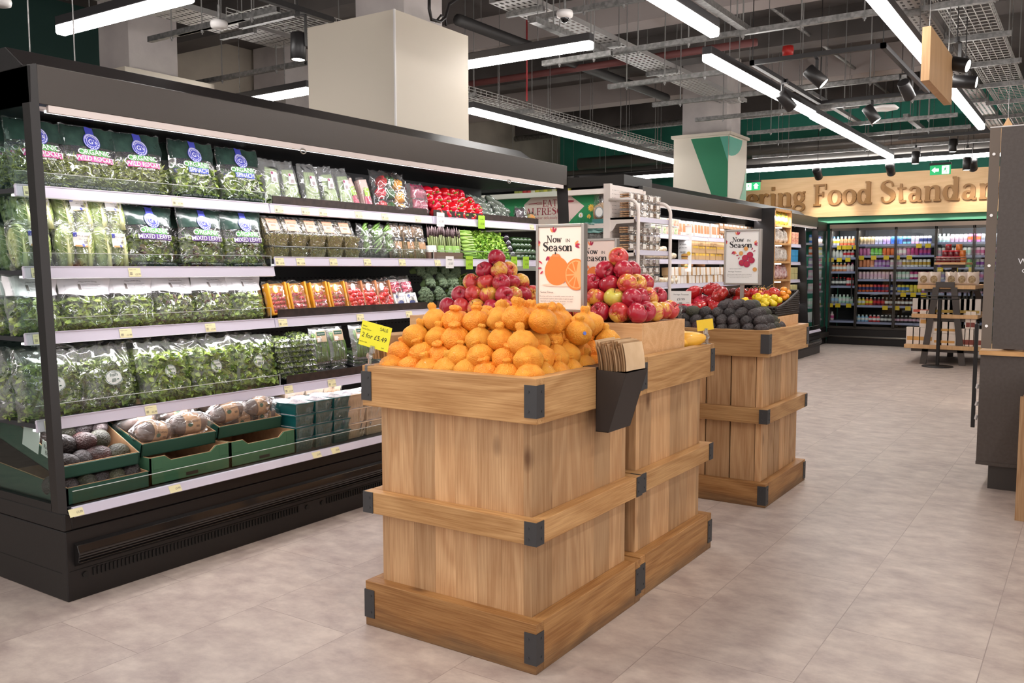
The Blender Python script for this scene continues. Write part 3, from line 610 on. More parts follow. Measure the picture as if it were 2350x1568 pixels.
# exit signs
EXG=mat('exit_green', srgb(28,160,96), .5, emit=srgb(28,170,100), estr=.6); EXW=mat('exit_white', (1,1,1), .5, emit=(1,1,1), estr=1.2)
def exit_sign(x, px, py, label, up=False):
    p=atX(px,py,x); t=thing('exit_sign',label,'exit sign',(x,p.y,p.z)); t.scale=(.66,.66,.66)
    obj('panel', B().box((0,-.2,-.1),(.012,.2,.1)), EXG, t)
    obj('top_case', B().box((-.02,-.21,.1),(.04,.21,.15)), BLACK, t)
    for yy in (-.17,.17): obj('hanger', B().cyl((.01,yy,.15),(.01,yy,(CEIL-p.z)/.66),.004,n=5), GALV, t)
    b=B(); F=lambda u,v: Vector((-.004,-u,v))
    def poly(pts,m=0): b.add([F(*q) for q in pts],[tuple(range(len(pts)))],m)
    if up: poly([(.05,-.06),(.05,.01),(.02,.01),(.09,.08),(.16,.01),(.13,.01),(.13,-.06)]); ox=-.1
    else: poly([(-.17,0),(-.1,.06),(-.1,.03),(-.03,.03),(-.03,-.03),(-.1,-.03),(-.1,-.06)]); ox=.1
    poly([(ox-.07,-.085),(ox-.07,.085),(ox+.07,.085),(ox+.07,-.085)])
    obj('pictogram', b, EXW, t)
    g=B(); F=lambda u,v: Vector((-.008,-u,v))
    def st(pts,w): 
        Lr,Rr=ribbon(pts,[w]*len(pts)); n=len(pts); g.add([F(q.x,q.y) for q in Lr]+[F(q.x,q.y) for q in Rr],[(i,n+i,n+i+1,i+1) for i in range(n-1)])
    st([(ox+.0,.045),(ox-.012,.0)],.024); st([(ox-.012,0),(ox-.035,-.03),(ox-.06,-.03)],.013); st([(ox-.01,0),(ox+.02,-.02),(ox+.01,-.07)],.013)
    st([(ox,.04),(ox-.035,.02)],.01); st([(ox,.04),(ox+.03,.02),(ox+.045,.03)],.01); st([(ox+.0,.058),(ox+.012,.068)],.018)
    obj('running_figure', g, EXG, t)
exit_sign(13.6,2158,390,'green and white exit sign with a running figure and a left arrow')
exit_sign(14.6,1727,428,'small green exit sign with an up arrow beside the patterned column',up=True)
# ================================================================= OAK CRATE DISPLAYS
OX=wood('oak_grain_x',0,(208,164,112),(168,122,74)); OY=wood('oak_grain_y',1,(208,164,112),(168,122,74)); OZ=wood('oak_grain_z',2,(214,174,130),(182,138,96),var=.32); OR_=wood('riser_oak',1,(226,184,138),(206,158,110),var=.08,knots=0)
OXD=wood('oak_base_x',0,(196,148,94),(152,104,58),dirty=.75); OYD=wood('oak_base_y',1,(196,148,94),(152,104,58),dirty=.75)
BRK=mat('bracket_steel', srgb(66,66,68), .5, metal=.3)
def bracket(parent, x, y, z, sx, sy, h=.1, w=.042):
    b=B(); t=.003
    b.box((x,y-sy*0,z),(x+sx*w,y-sy*t,z+h)) ; b.box((x,y,z),(x-sx*t,y+sy*w,z+h))
    b.box((x-sx*t,y-sy*t,z),(x,y,z+h))
    for zz in (z+.02,z+h-.02):
        b.cyl((x+sx*w*.65,y-sy*t,zz),(x+sx*w*.65,y-sy*(t+.002),zz),.004,n=8); b.cyl((x-sx*t,y+sy*w*.65,zz),(x-sx*(t+.002),y+sy*w*.65,zz),.004,n=8)
    return obj('corner_bracket', b, BRK, parent)
def crate(label, x0, y0, dx, dy, gap=0.0004, H=.92, bands=((0,.16),(.405,.48),(.78,.92)), planks=(6,6), inner=.86):
    t=thing('oak_display_crate',label,'display crate',(x0,y0,0),0,'oak produce crates')
    tb=.026; off=.045; bx0,by0,bx1,by1=off,off,dx-off,dy-off
    b=B(); zt=H-.02
    def cuts(n,L):
        c=[0.]+[(i+(random.uniform(-.22,.22) if gap<.003 else 0))*L/n for i in range(1,n)]+[L]; return c
    for yy in ((by0,by0+.018),(by1-.018,by1)):
        c=cuts(planks[0],bx1-bx0-.06)
        for i in range(planks[0]): b.box((bx0+.03+c[i]+gap/2,yy[0],0.02),(bx0+.03+c[i+1]-gap/2,yy[1],zt))
    for xx in ((bx0,bx0+.018),(bx1-.018,bx1)):
        c=cuts(planks[1],by1-by0-.06)
        for i in range(planks[1]): b.box((xx[0],by0+.03+c[i]+gap/2,0.02),(xx[1],by0+.03+c[i+1]-gap/2,zt))
    for px_ in (bx0,bx1-.03):
        for py_ in (by0,by1-.03): b.box((px_,py_,0.02),(px_+.03,py_+.03,zt))
    if gap>.003: pass
    obj('plank_body', b, OZ, t, bevel=.0004)
    obj('liner', B().box((bx0+.02,by0+.02,.03),(bx1-.02,by1-.02,inner)), mat('dark_liner',srgb(46,38,32),.7), t)
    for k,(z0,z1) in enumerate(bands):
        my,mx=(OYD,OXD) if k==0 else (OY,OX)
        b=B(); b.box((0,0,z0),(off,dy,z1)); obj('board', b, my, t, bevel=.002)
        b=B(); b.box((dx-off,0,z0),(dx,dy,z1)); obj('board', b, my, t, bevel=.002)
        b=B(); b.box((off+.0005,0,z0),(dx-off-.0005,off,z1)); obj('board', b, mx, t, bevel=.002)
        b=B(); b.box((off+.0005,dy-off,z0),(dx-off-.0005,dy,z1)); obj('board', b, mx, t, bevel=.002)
        hh=.1 if k!=1 else .074; zz=(z0+z1)/2-hh/2-(.0 if k else .0)
        for (cx,cy_,sx,sy) in ((0,0,1,1),(dx,0,-1,1),(0,dy,1,-1),(dx,dy,-1,-1)): bracket(t,cx,cy_,zz,sx,sy,hh)
    return t
crate('front oak crate heaped with knobbly oranges',2.205,1.384,.738,.708)
crate('oak crate behind the orange heap, carrying the right apple pyramid',2.957,1.392,.735,.7)
crate('oak crate behind the left apple pyramid, mostly hidden',2.957,2.1,.735,.58)
c3=crate('rear oak crate with dark gaps between its planks, under the avocados',4.465,1.392,.745,.70,gap=.007,bands=((0,.125),(.44,.52),(.79,.93)),planks=(6,4),H=.93)
crate('hidden oak crate beside the avocado crate under the red tomatoes',4.465,2.1,.745,.6,gap=.007,bands=((0,.125),(.44,.52),(.79,.93)),planks=(6,4),H=.93)
def riser(x0,y0,x1,y1,z0,z1,label,m=None):
    b=B(); t_=.014
    b.box((x0,y0,z0),(x0+t_,y1,z1)); b.box((x1-t_,y0,z0),(x1,y1,z1)); b.box((x0+t_,y0,z0),(x1-t_,y0+t_,z1)); b.box((x0+t_,y1-t_,z0),(x1-t_,y1,z1)); b.box((x0+t_,y0+t_,z1-.02),(x1-t_,y1-t_,z1-.004))
    return tag(obj('wooden_riser',b,OR_,bevel=.0015),label,'riser box')
riser(3.08,1.452,3.50,1.95,.861,1.037,'pale wooden riser box under the right apple pyramid')
riser(3.08,2.15,3.50,2.62,.861,1.037,'pale wooden riser box under the left apple pyramid')
riser(4.78,1.44,5.16,1.62,.861,.985,'low wooden riser under the wicker tomato basket')
riser(4.86,1.66,5.15,2.06,.861,1.0,'wooden riser hidden under the red tomatoes')
riser(4.86,2.12,5.15,2.6,.861,1.0,'wooden riser hidden under the ribbed tomatoes')
riser(2.50,1.60,2.87,1.90,.861,1.03,'wooden riser hidden inside the orange heap')
# ---------------------------------------------------------------- fruit
def nz(p, s=1.): return noise.noise(Vector(p)*s)
SUMO=[mat(f'sumo_peel{i}',srgb(*c),.5,col2=srgb(*c2),nscale=40,bump=.7,bscale=b_*1.9,coat=.06,rnd=.07,sss=.05) for i,(c,c2,b_) in enumerate([((234,146,34),(242,166,52),150),((230,138,30),(240,156,46),110),((236,152,42),(244,172,62),190)])]
def sumo_mesh(k, neck, nr, rough, seed):
    b=B(); R=.0475; neck*=.8
    prof=[]
    N=22
    for i in range(N+1):
        a=-PI/2+PI*i/N; r=math.cos(a)*R; z=math.sin(a)*R*.93
        if z>.008: 
            u=(z-.008)/(R*.93-.008); r=r*(1-.22*u)
        prof.append((max(r,0),z))
    # replace the top by neck
    prof=[q for q in prof if not(q[1]>.018 and q[0]<nr*1.15)]
    zt=prof[-1][1]
    prof += [(nr*.86,zt+.003),(nr*.84,zt+.006),(nr*.98,zt+neck*.35+.007),(nr*1.08,zt+neck*.7+.008),(nr*1.0,zt+neck+.009),(nr*.75,zt+neck+.013),(nr*.45,zt+neck+.0135),(nr*.25,zt+neck+.009),(0,zt+neck+.008)]
    def fn(p,a):
        h=max(0,min(1,(p.z-.012)/.03)); rr=math.hypot(p.x,p.y)
        g=1+ (.10*h*math.sin(a*7+seed)*noise.noise(Vector((math.cos(a)*1.5,math.sin(a)*1.5,seed)))*2)
        n=noise.noise(Vector((p.x*45+seed*7,p.y*45,p.z*45)))*.0022*rough+noise.noise(Vector((p.x*130,p.y*130+seed*3,p.z*130)))*.0013*rough*(.4+h)
        d=Vector((p.x,p.y,p.z*.6)); d=d.normalized() if d.length>1e-6 else Vector((0,0,1))
        return Vector((p.x*g,p.y*g,p.z))+d*n
    b.lathe(prof,40,0,None,fn); m=b.mesh('knobbly_orange',SUMO[k]); return m
sumo_meshes=[sumo_mesh(0,.014,.016,1.,1),sumo_mesh(1,.010,.019,1.3,2.3),sumo_mesh(2,.018,.015,1.8,4.1),sumo_mesh(1,.020,.020,2.6,6.2),sumo_mesh(0,.006,.014,.7,8.8),sumo_mesh(2,.002,.012,.6,11.)]
def put(name, me, loc, rot, label, cat, group, scale=1.):
    o=obj(name,me); o.location=loc; o.rotation_euler=rot; o.scale=(scale,)*3 if isinstance(scale,(int,float)) else scale; return tag(o,label,cat,group)
SLAB={0:'knobbly orange in the bottom layer of the heap, at the crate rim',1:'knobbly orange in the second layer of the heap',2:'knobbly orange in the third layer of the heap',3:'knobbly orange on the top layer of the heap'}
def sumo(x,y,z,lv,k=None,sc=None,lab=None):
    k=random.choice([0,0,1,1,2,4,5] if lv<3 else [0,1,2,2,3]) if k is None else k
    return put('knobbly_orange',sumo_meshes[k],(x,y,z),(jit(.28),jit(.28),jit(3)),lab or SLAB[lv],'orange','oranges heaped in the front crate' if not lab else None,sc or random.uniform(.96,1.06))
for i in range(8): sumo(2.29+jit(.006),1.468+.0795*i+jit(.004),.908+jit(.005),0)
for i in range(1,7): sumo(2.29+.088*i+jit(.006),1.47+jit(.005),.910+jit(.005),0)
for i in range(7): sumo(2.325+jit(.006),1.497+.087*i+jit(.005),.958+jit(.004),1)
for i in range(1,7): sumo(2.325+.086*i+jit(.006),1.503+jit(.005),.958+jit(.004),1)
for i in range(6): sumo(2.365+jit(.008),1.535+.09*i+jit(.005),1.014+jit(.005),2)
for i in range(1,5): sumo(2.365+.087*i+jit(.006),1.54+jit(.005),1.010+jit(.004),2)
top=[(2.42,1.941,1.066,2),(2.425,1.86,1.068,1),(2.42,1.762,1.07,1),(2.42,1.66,1.078,2),(2.405,1.585,1.088,3),(2.42,1.495,1.083,1)]
for i,(x,y,z,k) in enumerate(top):
    so=sumo(x,y,z,3,k,1.07 if i==4 else 1.0,['knobbly orange at the left end of the top front row','knobbly orange, second from left in the top front row','knobbly orange, third from left in the top front row','tall necked orange just left of the coarsest skinned one on top','largest and coarsest skinned orange, at the peak of the heap','knobbly orange just right of the coarsest skinned one on top'][i])
for (x,y,z) in [(2.50,1.90,1.06),(2.5,1.81,1.075),(2.5,1.715,1.08),(2.51,1.62,1.08),(2.52,1.53,1.07),(2.6,1.86,1.06),(2.6,1.76,1.07),(2.6,1.66,1.075),(2.61,1.555,1.06),(2.7,1.80,1.06),(2.7,1.70,1.065),(2.71,1.60,1.06),(2.77,1.51,1.05),(2.67,1.49,1.055),(2.80,1.66,1.05),(2.80,1.75,1.05)]: sumo(x+jit(.006),y+jit(.006),z,3)
so=sumo(2.62,1.475,1.03,3,0,1.,'smooth orange with a small blue and white sticker on the right slope'); so.rotation_euler=(.1,0,0)
obj('sticker',B().cyl((-.028,-.040,.006),(-.0285,-.0408,.0062),.0065,n=14),mat('sticker_blue',srgb(90,110,190),.4),so)
for (x,y,z) in [(2.80,1.455,.992),(2.83,1.50,.985)]: sumo(x,y,z,2,2,.95)
APM=None
def apple_mat(name, yel, red, amt, dark=None):
    m=bpy.data.materials.new(name); m.use_nodes=True; nt=m.node_tree; p=nt.nodes['Principled BSDF']; L=nt.links.new
    tc=node(nt,'ShaderNodeTexCoord'); oi=node(nt,'ShaderNodeObjectInfo')
    ad=node(nt,'ShaderNodeVectorMath',operation='ADD'); L(tc.outputs['Object'],ad.inputs[0]); L(oi.outputs['Random'],ad.inputs[1])
    n=node(nt,'ShaderNodeTexNoise'); n.inputs['Scale'].default_value=13; n.inputs['Detail'].default_value=2; L(ad.outputs[0],n.inputs['Vector'])
    mp=node(nt,'ShaderNodeMapping'); mp.inputs['Scale'].default_value=(170,170,14); L(tc.outputs['Object'],mp.inputs[0])
    n2=node(nt,'ShaderNodeTexNoise'); n2.inputs['Scale'].default_value=1; n2.inputs['Detail'].default_value=3; L(mp.outputs[0],n2.inputs['Vector'])
    a=node(nt,'ShaderNodeMath',operation='MULTIPLY_ADD'); a.inputs[1].default_value=.45; L(n2.outputs['Fac'],a.inputs[0]); L(n.outputs['Fac'],a.inputs[2])
    r=node(nt,'ShaderNodeMapRange'); r.interpolation_type='SMOOTHSTEP'; r.inputs['From Min'].default_value=.78-amt*.3; r.inputs['From Max'].default_value=.95-amt*.3; L(a.outputs[0],r.inputs[0])
    mx=node(nt,'ShaderNodeMix',data_type='RGBA'); mx.inputs['A'].default_value=(*srgb(*yel),1); mx.inputs['B'].default_value=(*srgb(*red),1); L(r.outputs[0],mx.inputs['Factor']); L(mx.outputs['Result'],p.inputs['Base Color'])
    p.inputs['Roughness'].default_value=.3; p.inputs['Coat Weight'].default_value=.35; p.inputs['Coat Roughness'].default_value=.12
    return m
AM=[apple_mat('apple_red',(206,120,56),(168,30,54),1.15),apple_mat('apple_blush',(222,176,76),(196,58,58),.62),apple_mat('apple_yellow',(206,196,84),(204,96,60),.05)]
STEM=mat('stem_brown',srgb(88,62,38),.8)
def apple_mesh():
    b=B(); prof=[]
    N=20
    for i in range(N+1):
        a=-PI/2+PI*i/N; r=.042*math.cos(a)**.92 if math.cos(a)>1e-6 else 0; z=math.sin(a)*.037
        z-= .013*math.exp(-(r/.012)**2)*(1 if z>0 else -.6); r*=1+.05*math.sin(a); prof.append((r,z))
    def fn(p,a):
        h=abs(p.z)/.037; k=1+.025*math.cos(5*a)*(h**2); return Vector((p.x*k,p.y*k,p.z*(1+.04*math.cos(5*a))))
    b.lathe(prof,28,0,None,fn); return b
ab=apple_mesh()
stem_b=B().tube([(0,0,.022),(.001,0,.034),(.004,.001,.045)],[.0016,.0014,.002],6); stem_me=stem_b.mesh('stem',STEM)
APP=[]
for i,m in enumerate(AM):
    o=obj('apple',ab.mesh('apple',m)); tag(o,'x','apple'); obj('stem',stem_me,None,o); APP.append(Proto(o))
def apple_pyramid(cx,cy,z0,n,side,top,sp=.081,seq=()):
    h=.0555; q=0
    lv=['bottom','second','third','fourth','top']
    for l in range(n):
        m=n-l
        for i in range(m):
            for j in range(m):
                if l and 0<i<m-1 and 0<j<m-1: continue
                x=cx+(i-(m-1)/2)*sp; y=cy+(j-(m-1)/2)*sp
                k=seq[q%len(seq)]; q+=1
                tilt=random.choice([(jit(.5),jit(.5)),(random.uniform(.9,1.5),jit(.6)),(jit(.5),-random.uniform(.8,1.3))])
                cn=['deep red','red and yellow','yellow green'][k]
                lab=f'{cn} apple in the {lv[l]} layer of the {side} apple pyramid' if l<n-1 else f'{cn} apple alone at the peak of the {side} pyramid'
                APP[k].put((x+jit(.003),y+jit(.003),z0+l*h+jit(.002)),(tilt[0],tilt[1],jit(3)),lab,f'apples in the {side} pyramid')
apple_pyramid(3.287,1.66,1.076,5,'right',0,seq=(0,1,0,1,0,0,1,0,0,2,1,0,0,0,1,1,0))
apple_pyramid(3.34,2.315,1.076,5,'left',0,seq=(1,0,1,1,0,2,1,0,1,1,0,1))
# papayas
PAP=mat('papaya_skin',srgb(238,186,62),.42,col2=srgb(232,168,50),nscale=12,coat=.2)
pb=B(); pb.lathe([(0,-.085),(.02,-.08),(.036,-.06),(.044,-.03),(.044,0),(.036,.03),(.026,.055),(.016,.074),(.006,.082),(0,.083)],20); pm=pb.mesh('papaya',PAP)
for i,(x,y,z,r,lb) in enumerate([(3.585,1.475,.935,(1.35,.3,.5),'yellow papaya in front, beside the pink sticker one'),(3.60,1.55,.945,(1.3,.2,1.2),'yellow papaya lying behind the front one'),(3.56,1.53,.915,(1.4,0,-.4),'yellow papaya with a pink sticker, by the riser box')]):
    o=put('papaya',pm,(x,y,z),r,lb,'papaya','papayas behind the right apple pyramid'); 
    if i==2: obj('sticker',B().cyl((0,-.046,0),(0,-.048,0),.012,n=14),mat('pink_sticker',srgb(206,120,180),.5),o)
# ---------------------------------------------------------------- avocado, tomatoes on rear crate
AVO=[mat('avocado_dark',srgb(58,48,48),.5,col2=srgb(44,38,40),nscale=30,bump=1.,bscale=120,rnd=.25),mat('avocado_green',srgb(70,70,50),.45,col2=srgb(50,50,40),nscale=30,bump=.9,bscale=170,rnd=.2),mat('avocado_purple',srgb(84,52,52),.4,col2=srgb(58,42,44),nscale=25,bump=.9,bscale=170,rnd=.2)]
vb=B(); vb.lathe([(0,-.045),(.012,-.043),(.024,-.036),(.033,-.022),(.0365,-.004),(.034,.014),(.028,.03),(.02,.043),(.010,.052),(.003,.055),(0,.055)],22)
AVM=[vb.mesh('avocado',m) for m in AVO]
for l,(z,x0,nx,y0,ny) in enumerate([(.925,4.535,5,1.455,8),(.965,4.565,4,1.475,8),(1.005,4.60,3,1.51,7),(1.045,4.64,2,1.56,6)]):
    for i in range(nx):
        for j in range(ny if l<3 else 3):
            if i and j and l<3: continue
            k=0 if random.random()<.75 else (1 if random.random()<.6 else 2)
            put('avocado',AVM[k],(x0+.073*i+jit(.005),y0+.069*j+jit(.004),z+jit(.004)),(random.uniform(1.2,1.9),jit(.4),random.choice([-1.57,1.57])+jit(.5)),f'dark avocado in the {["rim","second","third","top"][l]} layer of the heap on the rear crate','avocado','avocados heaped on the rear crate')
TOM=mat('tomato_red',srgb(186,30,34),.22,col2=srgb(200,56,44),nscale=14,coat=.4,rnd=.1); TOMP=mat('tomato_pink',srgb(204,50,62),.25,col2=srgb(186,36,44),nscale=10,coat=.4,rnd=.1); TOMD=mat('tomato_dark',srgb(110,40,38),.25,col2=srgb(84,44,34),nscale=10,coat=.4)
CALYX=mat('calyx_green',srgb(86,104,44),.7)
def tomato_mesh(r,sq,rib,m,n=5):
    b=B(); N=14; pr=[]
    for i in range(N+1):
        a=-PI/2+PI*i/N; rr=math.cos(a)*r; z=math.sin(a)*r*sq; z-=.22*r*math.exp(-(rr/(.3*r))**2)*(1 if z>0 else -.3); pr.append((max(rr,0),z))
    b.lathe(pr,32,0,None,lambda p,a: Vector((p.x*(1+rib*math.cos(n*a)*(.5+.5*math.sin(3*a+1))),p.y*(1+rib*math.cos(n*a)),p.z)))
    for k in range(5):
        a=2*PI*k/5; c=Vector((math.cos(a),math.sin(a),0)); s=Vector((-c.y,c.x,0)); z=r*sq*.86
        b.add([s*r*.09+Vector((0,0,z)),c*r*.5+Vector((0,0,z+r*.1)),-s*r*.09+Vector((0,0,z))],[(0,1,2),(2,1,0)],1)
    b.cyl((0,0,r*sq*.75),(0,0,r*sq*1.15),r*.05,n=5,m=1)
    return b.mesh('tomato',[m,CALYX])
TM={'big':tomato_mesh(.052,.72,.09,TOMP,7),'red':tomato_mesh(.036,.85,.02,TOM),'dark':tomato_mesh(.027,.85,.03,TOMD),'cherry':tomato_mesh(.020,.95,.0,TOM),
    'yel':tomato_mesh(.020,.95,.0,mat('tomato_yellow',srgb(236,204,40),.22,coat=.4,rnd=.05)),'org':tomato_mesh(.020,.95,.0,mat('tomato_orange',srgb(238,150,34),.22,coat=.4,rnd=.05))}
def tom(k,x,y,z,lb,gr,rt=.7): put('tomato',TM[k],(x,y,z),(jit(rt),jit(rt),jit(3)),lb,'tomato',gr)
def tompx(k,px,py,Y,lb,gr,rt=.7):
    p=atX(px,py,Y); tom(k,p.x,p.y,p.z,lb,gr,rt)
for i,(px,py) in enumerate([(1592,672),(1633,664),(1577,692),(1611,693),(1638,689),(1652,675),(1565,706),(1606,708),(1645,700),(1585,712)]):
    tompx('big',px,py,5.0-.05*(i>4),['ribbed pinkish tomato at the left of the tomato heap','largest ribbed tomato at the top of the heap'][i] if i<2 else 'ribbed red heirloom tomato heaped behind the avocados','ribbed tomatoes behind the avocados')
for i,(px,py) in enumerate([(1662,684),(1672,676),(1682,670),(1668,694),(1655,692),(1690,672),(1680,689),(1692,695),(1650,684)]): tom('dark',*atX(px,py,5.02),'small dark red tomato right of the ribbed ones','dark small tomatoes')
for i,(px,py) in enumerate([(1700,672),(1716,674),(1732,673),(1748,676),(1764,677),(1777,672),(1695,688),(1713,688),(1730,689),(1742,690),(1760,688)]): tom('red',*atX(px,py,5.02),'round red vine tomato behind the avocado heap','round red vine tomatoes')
VINE=mat('vine_brown',srgb(120,100,60),.8)
vb=B()
for i in range(16):
    p=atX(1715+i*3.5,668+jit(3),5.0); q=p+Vector((jit(.05),jit(.03),random.uniform(.0,.035))); vb.tube([p,(p+q)/2+Vector((0,0,.01)),q],.0022,5)
tag(obj('tomato_vine',vb,VINE),'dry brown vine stalks tangled on the red tomatoes','vine stalks')
for i in range(16):
    px=1765+random.random()*32; py=690+random.random()*16; tom('cherry',*atX(px,py,4.96),'small red cherry tomato beside the wicker basket','red cherry tomatoes')
# wicker basket: sloping tray
WK=mat('black_wicker',srgb(38,32,30),.5,col2=srgb(58,50,46),nscale=60)
t=thing('wicker_basket','black woven basket holding yellow and orange tomatoes','basket',(4.80,1.46,.987))
bx,by=.42,.30
b=B()
def rimz(x): return .045+.085*(x/bx)**1.4
def wall(fn,n,hf):
    # weave: interlaced tubes
    for r_ in range(12):
        pts=[]; z_=.006+.0115*r_
        for i in range(n*2+1):
            u=i/(n*2); p,nrm=fn(u)
            if hf(u)>=z_+.003: pts.append(p+nrm*(.006*(1 if (i+r_)%2 else -1))+Vector((0,0,z_)))
        if len(pts)>2: b.tube(pts,.0062,6)
    for i in range(n+1):
        u=i/n; p,nrm=fn(u); b.cyl(p,p+Vector((0,0,hf(u))),.0045,n=6)
wall(lambda u:(Vector((u*bx,0,0)),Vector((0,-1,0))),22,lambda u:rimz(u*bx))
wall(lambda u:(Vector((bx,u*by,0)),Vector((1,0,0))),15,lambda u:rimz(bx))
wall(lambda u:(Vector((0,u*by,0)),Vector((-1,0,0))),15,lambda u:rimz(0))
wall(lambda u:(Vector((u*bx,by,0)),Vector((0,1,0))),22,lambda u:rimz(u*bx))
obj('woven_side',b,WK,t)
rim=[(x,0,rimz(x)) for x in [bx*i/8 for i in range(9)]]+[(bx,by,rimz(bx))]+[(x,by,rimz(x)) for x in [bx*(8-i)/8 for i in range(9)]]
obj('rim',B().tube(rim,.008,8,closed=True),WK,t)
b=B(); b.add([(.005,.005,.005),(bx-.005,.005,.02),(bx-.005,by-.005,.02),(.005,by-.005,.005)],[(0,1,2,3)]); obj('base',b,WK,t)
for i in range(46):
    u=random.random(); v=random.random(); x=.02+u*(bx-.06); y=.03+v*.17; z=rimz(x)*.55+.022+(.5-abs(u-.5))*.02+ (i%4)*.011+.03*u
    k='org' if u>.52+jit(.1) else 'yel'
    tom(k,4.80+x,1.46+y,.987+z-.004,f'{"orange" if k=="org" else "yellow"} cherry tomato piled in the black basket',f'{"orange" if k=="org" else "yellow"} tomatoes in the basket')
# ================================================================= POSTER STANDS, CARDS, PAPER BAGS
ORI=mat('printed_orange',srgb(236,128,56),.6); ORL=mat('printed_orange_light',srgb(248,170,110),.6); SHADEP=mat('printed_peach',srgb(246,206,186),.6); CORAL=mat('printed_coral',srgb(240,140,86),.6)
MAG=mat('printed_magenta',srgb(168,34,74),.6); TAN=mat('printed_tan',srgb(214,160,90),.6)
LN=[0]
def layer(): LN[0]+=1; return LN[0]*.00012
class Art:
    """flat printed artwork on a poster facing -x; u runs right in view, v up"""
    def __init__(s,parent,x,yc,zc): s.p=parent; s.b=B(); s.mats=[]; s.x=x; s.yc=yc; s.zc=zc; s.k=0
    def mi(s,m):
        if m not in s.mats: s.mats.append(m)
        return s.mats.index(m)
    def F(s): s.k+=1; x=s.x-.0004-.00010*s.k; return lambda u,v: Vector((x,s.yc-u,s.zc+v))
    def poly(s,pts,m): F=s.F(); s.b.add([F(*q) for q in pts],[tuple(range(len(pts)))],s.mi(m))
    def ell(s,u,v,ru,rv,m,rot=0,n=28):
        c,si=math.cos(rot),math.sin(rot); s.poly([(u+ru*math.cos(2*PI*i/n)*c-rv*math.sin(2*PI*i/n)*si, v+ru*math.cos(2*PI*i/n)*si+rv*math.sin(2*PI*i/n)*c) for i in range(n)],m)
    def text(s,t,size,u,v,m,font=None,bold=0.,sx=1.): write(s.b,t,s.F(),size,u,v,s.mi(m),font,bold,sx=sx)
    def petal(s,u,v,a,l,m): s.ell(u+math.cos(a)*l*.5,v+math.sin(a)*l*.5,l*.5,l*.2,m,a,12)
    def done(s,name='printed_artwork'): return obj(name,s.b,s.mats,s.p)
def now_in_season(A, w, h, small=1.):
    k=w/.2
    A.text('N',.026*k*1.1,-.048*k,h*.5-.062*k,INK,'serif'); A.text('o',.026*k,-.024*k,h*.5-.062*k,INK,'serif'); A.text('w',.026*k,-.003*k,h*.5-.062*k,INK,'serif')
    A.text('IN',.021*k,.038*k,h*.5-.062*k,INK,None,.0)
    A.text('S',.036*k,-.066*k,h*.5-.097*k,INK,'serif')
    for i,ch in enumerate('eason'): A.text(ch,.0315*k,(-.041+.0218*i)*k,h*.5-.097*k,INK,'serif')
    for (u,v,a0) in ((-.03,h*.5/k-.026,1.57),(-.088,h*.5/k-.066,3.0),(.067,h*.5/k-.075,.2),(-.05,h*.5/k-.112,-1.57)):
        for j,da in enumerate((-.55,0,.55)): A.petal((u+math.cos(a0+da)*.006)*k,(v+math.sin(a0+da)*.006)*k,a0+da,.021*k,[MAG,REDINK,CORAL][j])
def stand(px,py,x,yl,yr,z0,z1,label,depth=.032,post=None,group=None):
    yc=(yl+yr)/2; w=yl-yr; h=z1-z0
    t=thing('poster_stand',label,'poster stand',(x,yc,z0),0,group)
    b=B(); f=.012
    for (a,c) in (((0,-w/2,0),(depth,-w/2+f,h)),((0,w/2-f,0),(depth,w/2,h)),((0,-w/2+f,0),(depth,w/2-f,f)),((0,-w/2+f,h-f),(depth,w/2-f,h))): b.box(a,c)
    obj('frame',b,STEEL,t,bevel=.002)
    obj('poster',B().box((.004,-w/2+f,f),(depth-.004,w/2-f,h-f)),PINKPAPER if depth>.03 else PAPER,t)
    if post: 
        obj('post',B().box((depth*.3,-.011,post),(depth*.8,.011,0)),STEEL,t)
    return t, w-2*f, h-2*f
# sign 1: citrus
t,w,h=stand(0,0,2.93,1.843,1.628,1.083,1.422,'poster stand in the orange heap, printed with a knobbly orange and Now in Season',post=-.20)
A=Art(t,.004,0,(h+.024)/2)
now_in_season(A,w,h)
A.ell(.0,-.066,.078,.006,SHADEP)
A.ell(-.012,-.012,.054,.056,ORI); A.ell(-.016,.036,.024,.018,ORI); A.ell(-.016,.049,.018,.006,CORAL); A.ell(-.018,.057,.003,.005,INK)
cx,cy_=.075,-.025
def clip_right(u): return min(u,w/2)
pts=[(clip_right(cx+.053*math.cos(a)),cy_+.060*math.sin(a)) for a in [2*PI*i/36 for i in range(36)]]; A.poly(pts,ORI)
pts=[(clip_right(cx+.047*math.cos(a)),cy_+.054*math.sin(a)) for a in [2*PI*i/36 for i in range(36)]]; A.poly(pts,ORL)
for i in range(10):
    a=PI*.32+i*2*PI/10; p=[(cx+.008*math.cos(a),cy_+.009*math.sin(a)),(cx+.043*math.cos(a-.26),cy_+.049*math.sin(a-.26)),(cx+.044*math.cos(a),cy_+.050*math.sin(a)),(cx+.043*math.cos(a+.26),cy_+.049*math.sin(a+.26))]
    if max(q[0] for q in p)<=w/2+.001: A.poly(p,ORI)
for u,v,a in ((-.078,.018,2.6),(-.080,.0,3.2),(-.074,-.012,3.9)): A.petal(u,v,a,.017,REDINK if a<3 or a>3.5 else MAG)
A.text('Sumo Citrus',.0115,-.056,-.098,INK,None,.0)
for i,s_ in enumerate(['Bursting with juice, irresistibly sweet and with an','unmistakable topknot that makes it easy to peel.','Big both in size and flavour, be quick - it\'s only','around for a few months of the year!']): A.text(s_,.0077,-.012 if i<3 else -.03,-.112-.0098*i,GREYINK)
A.done()
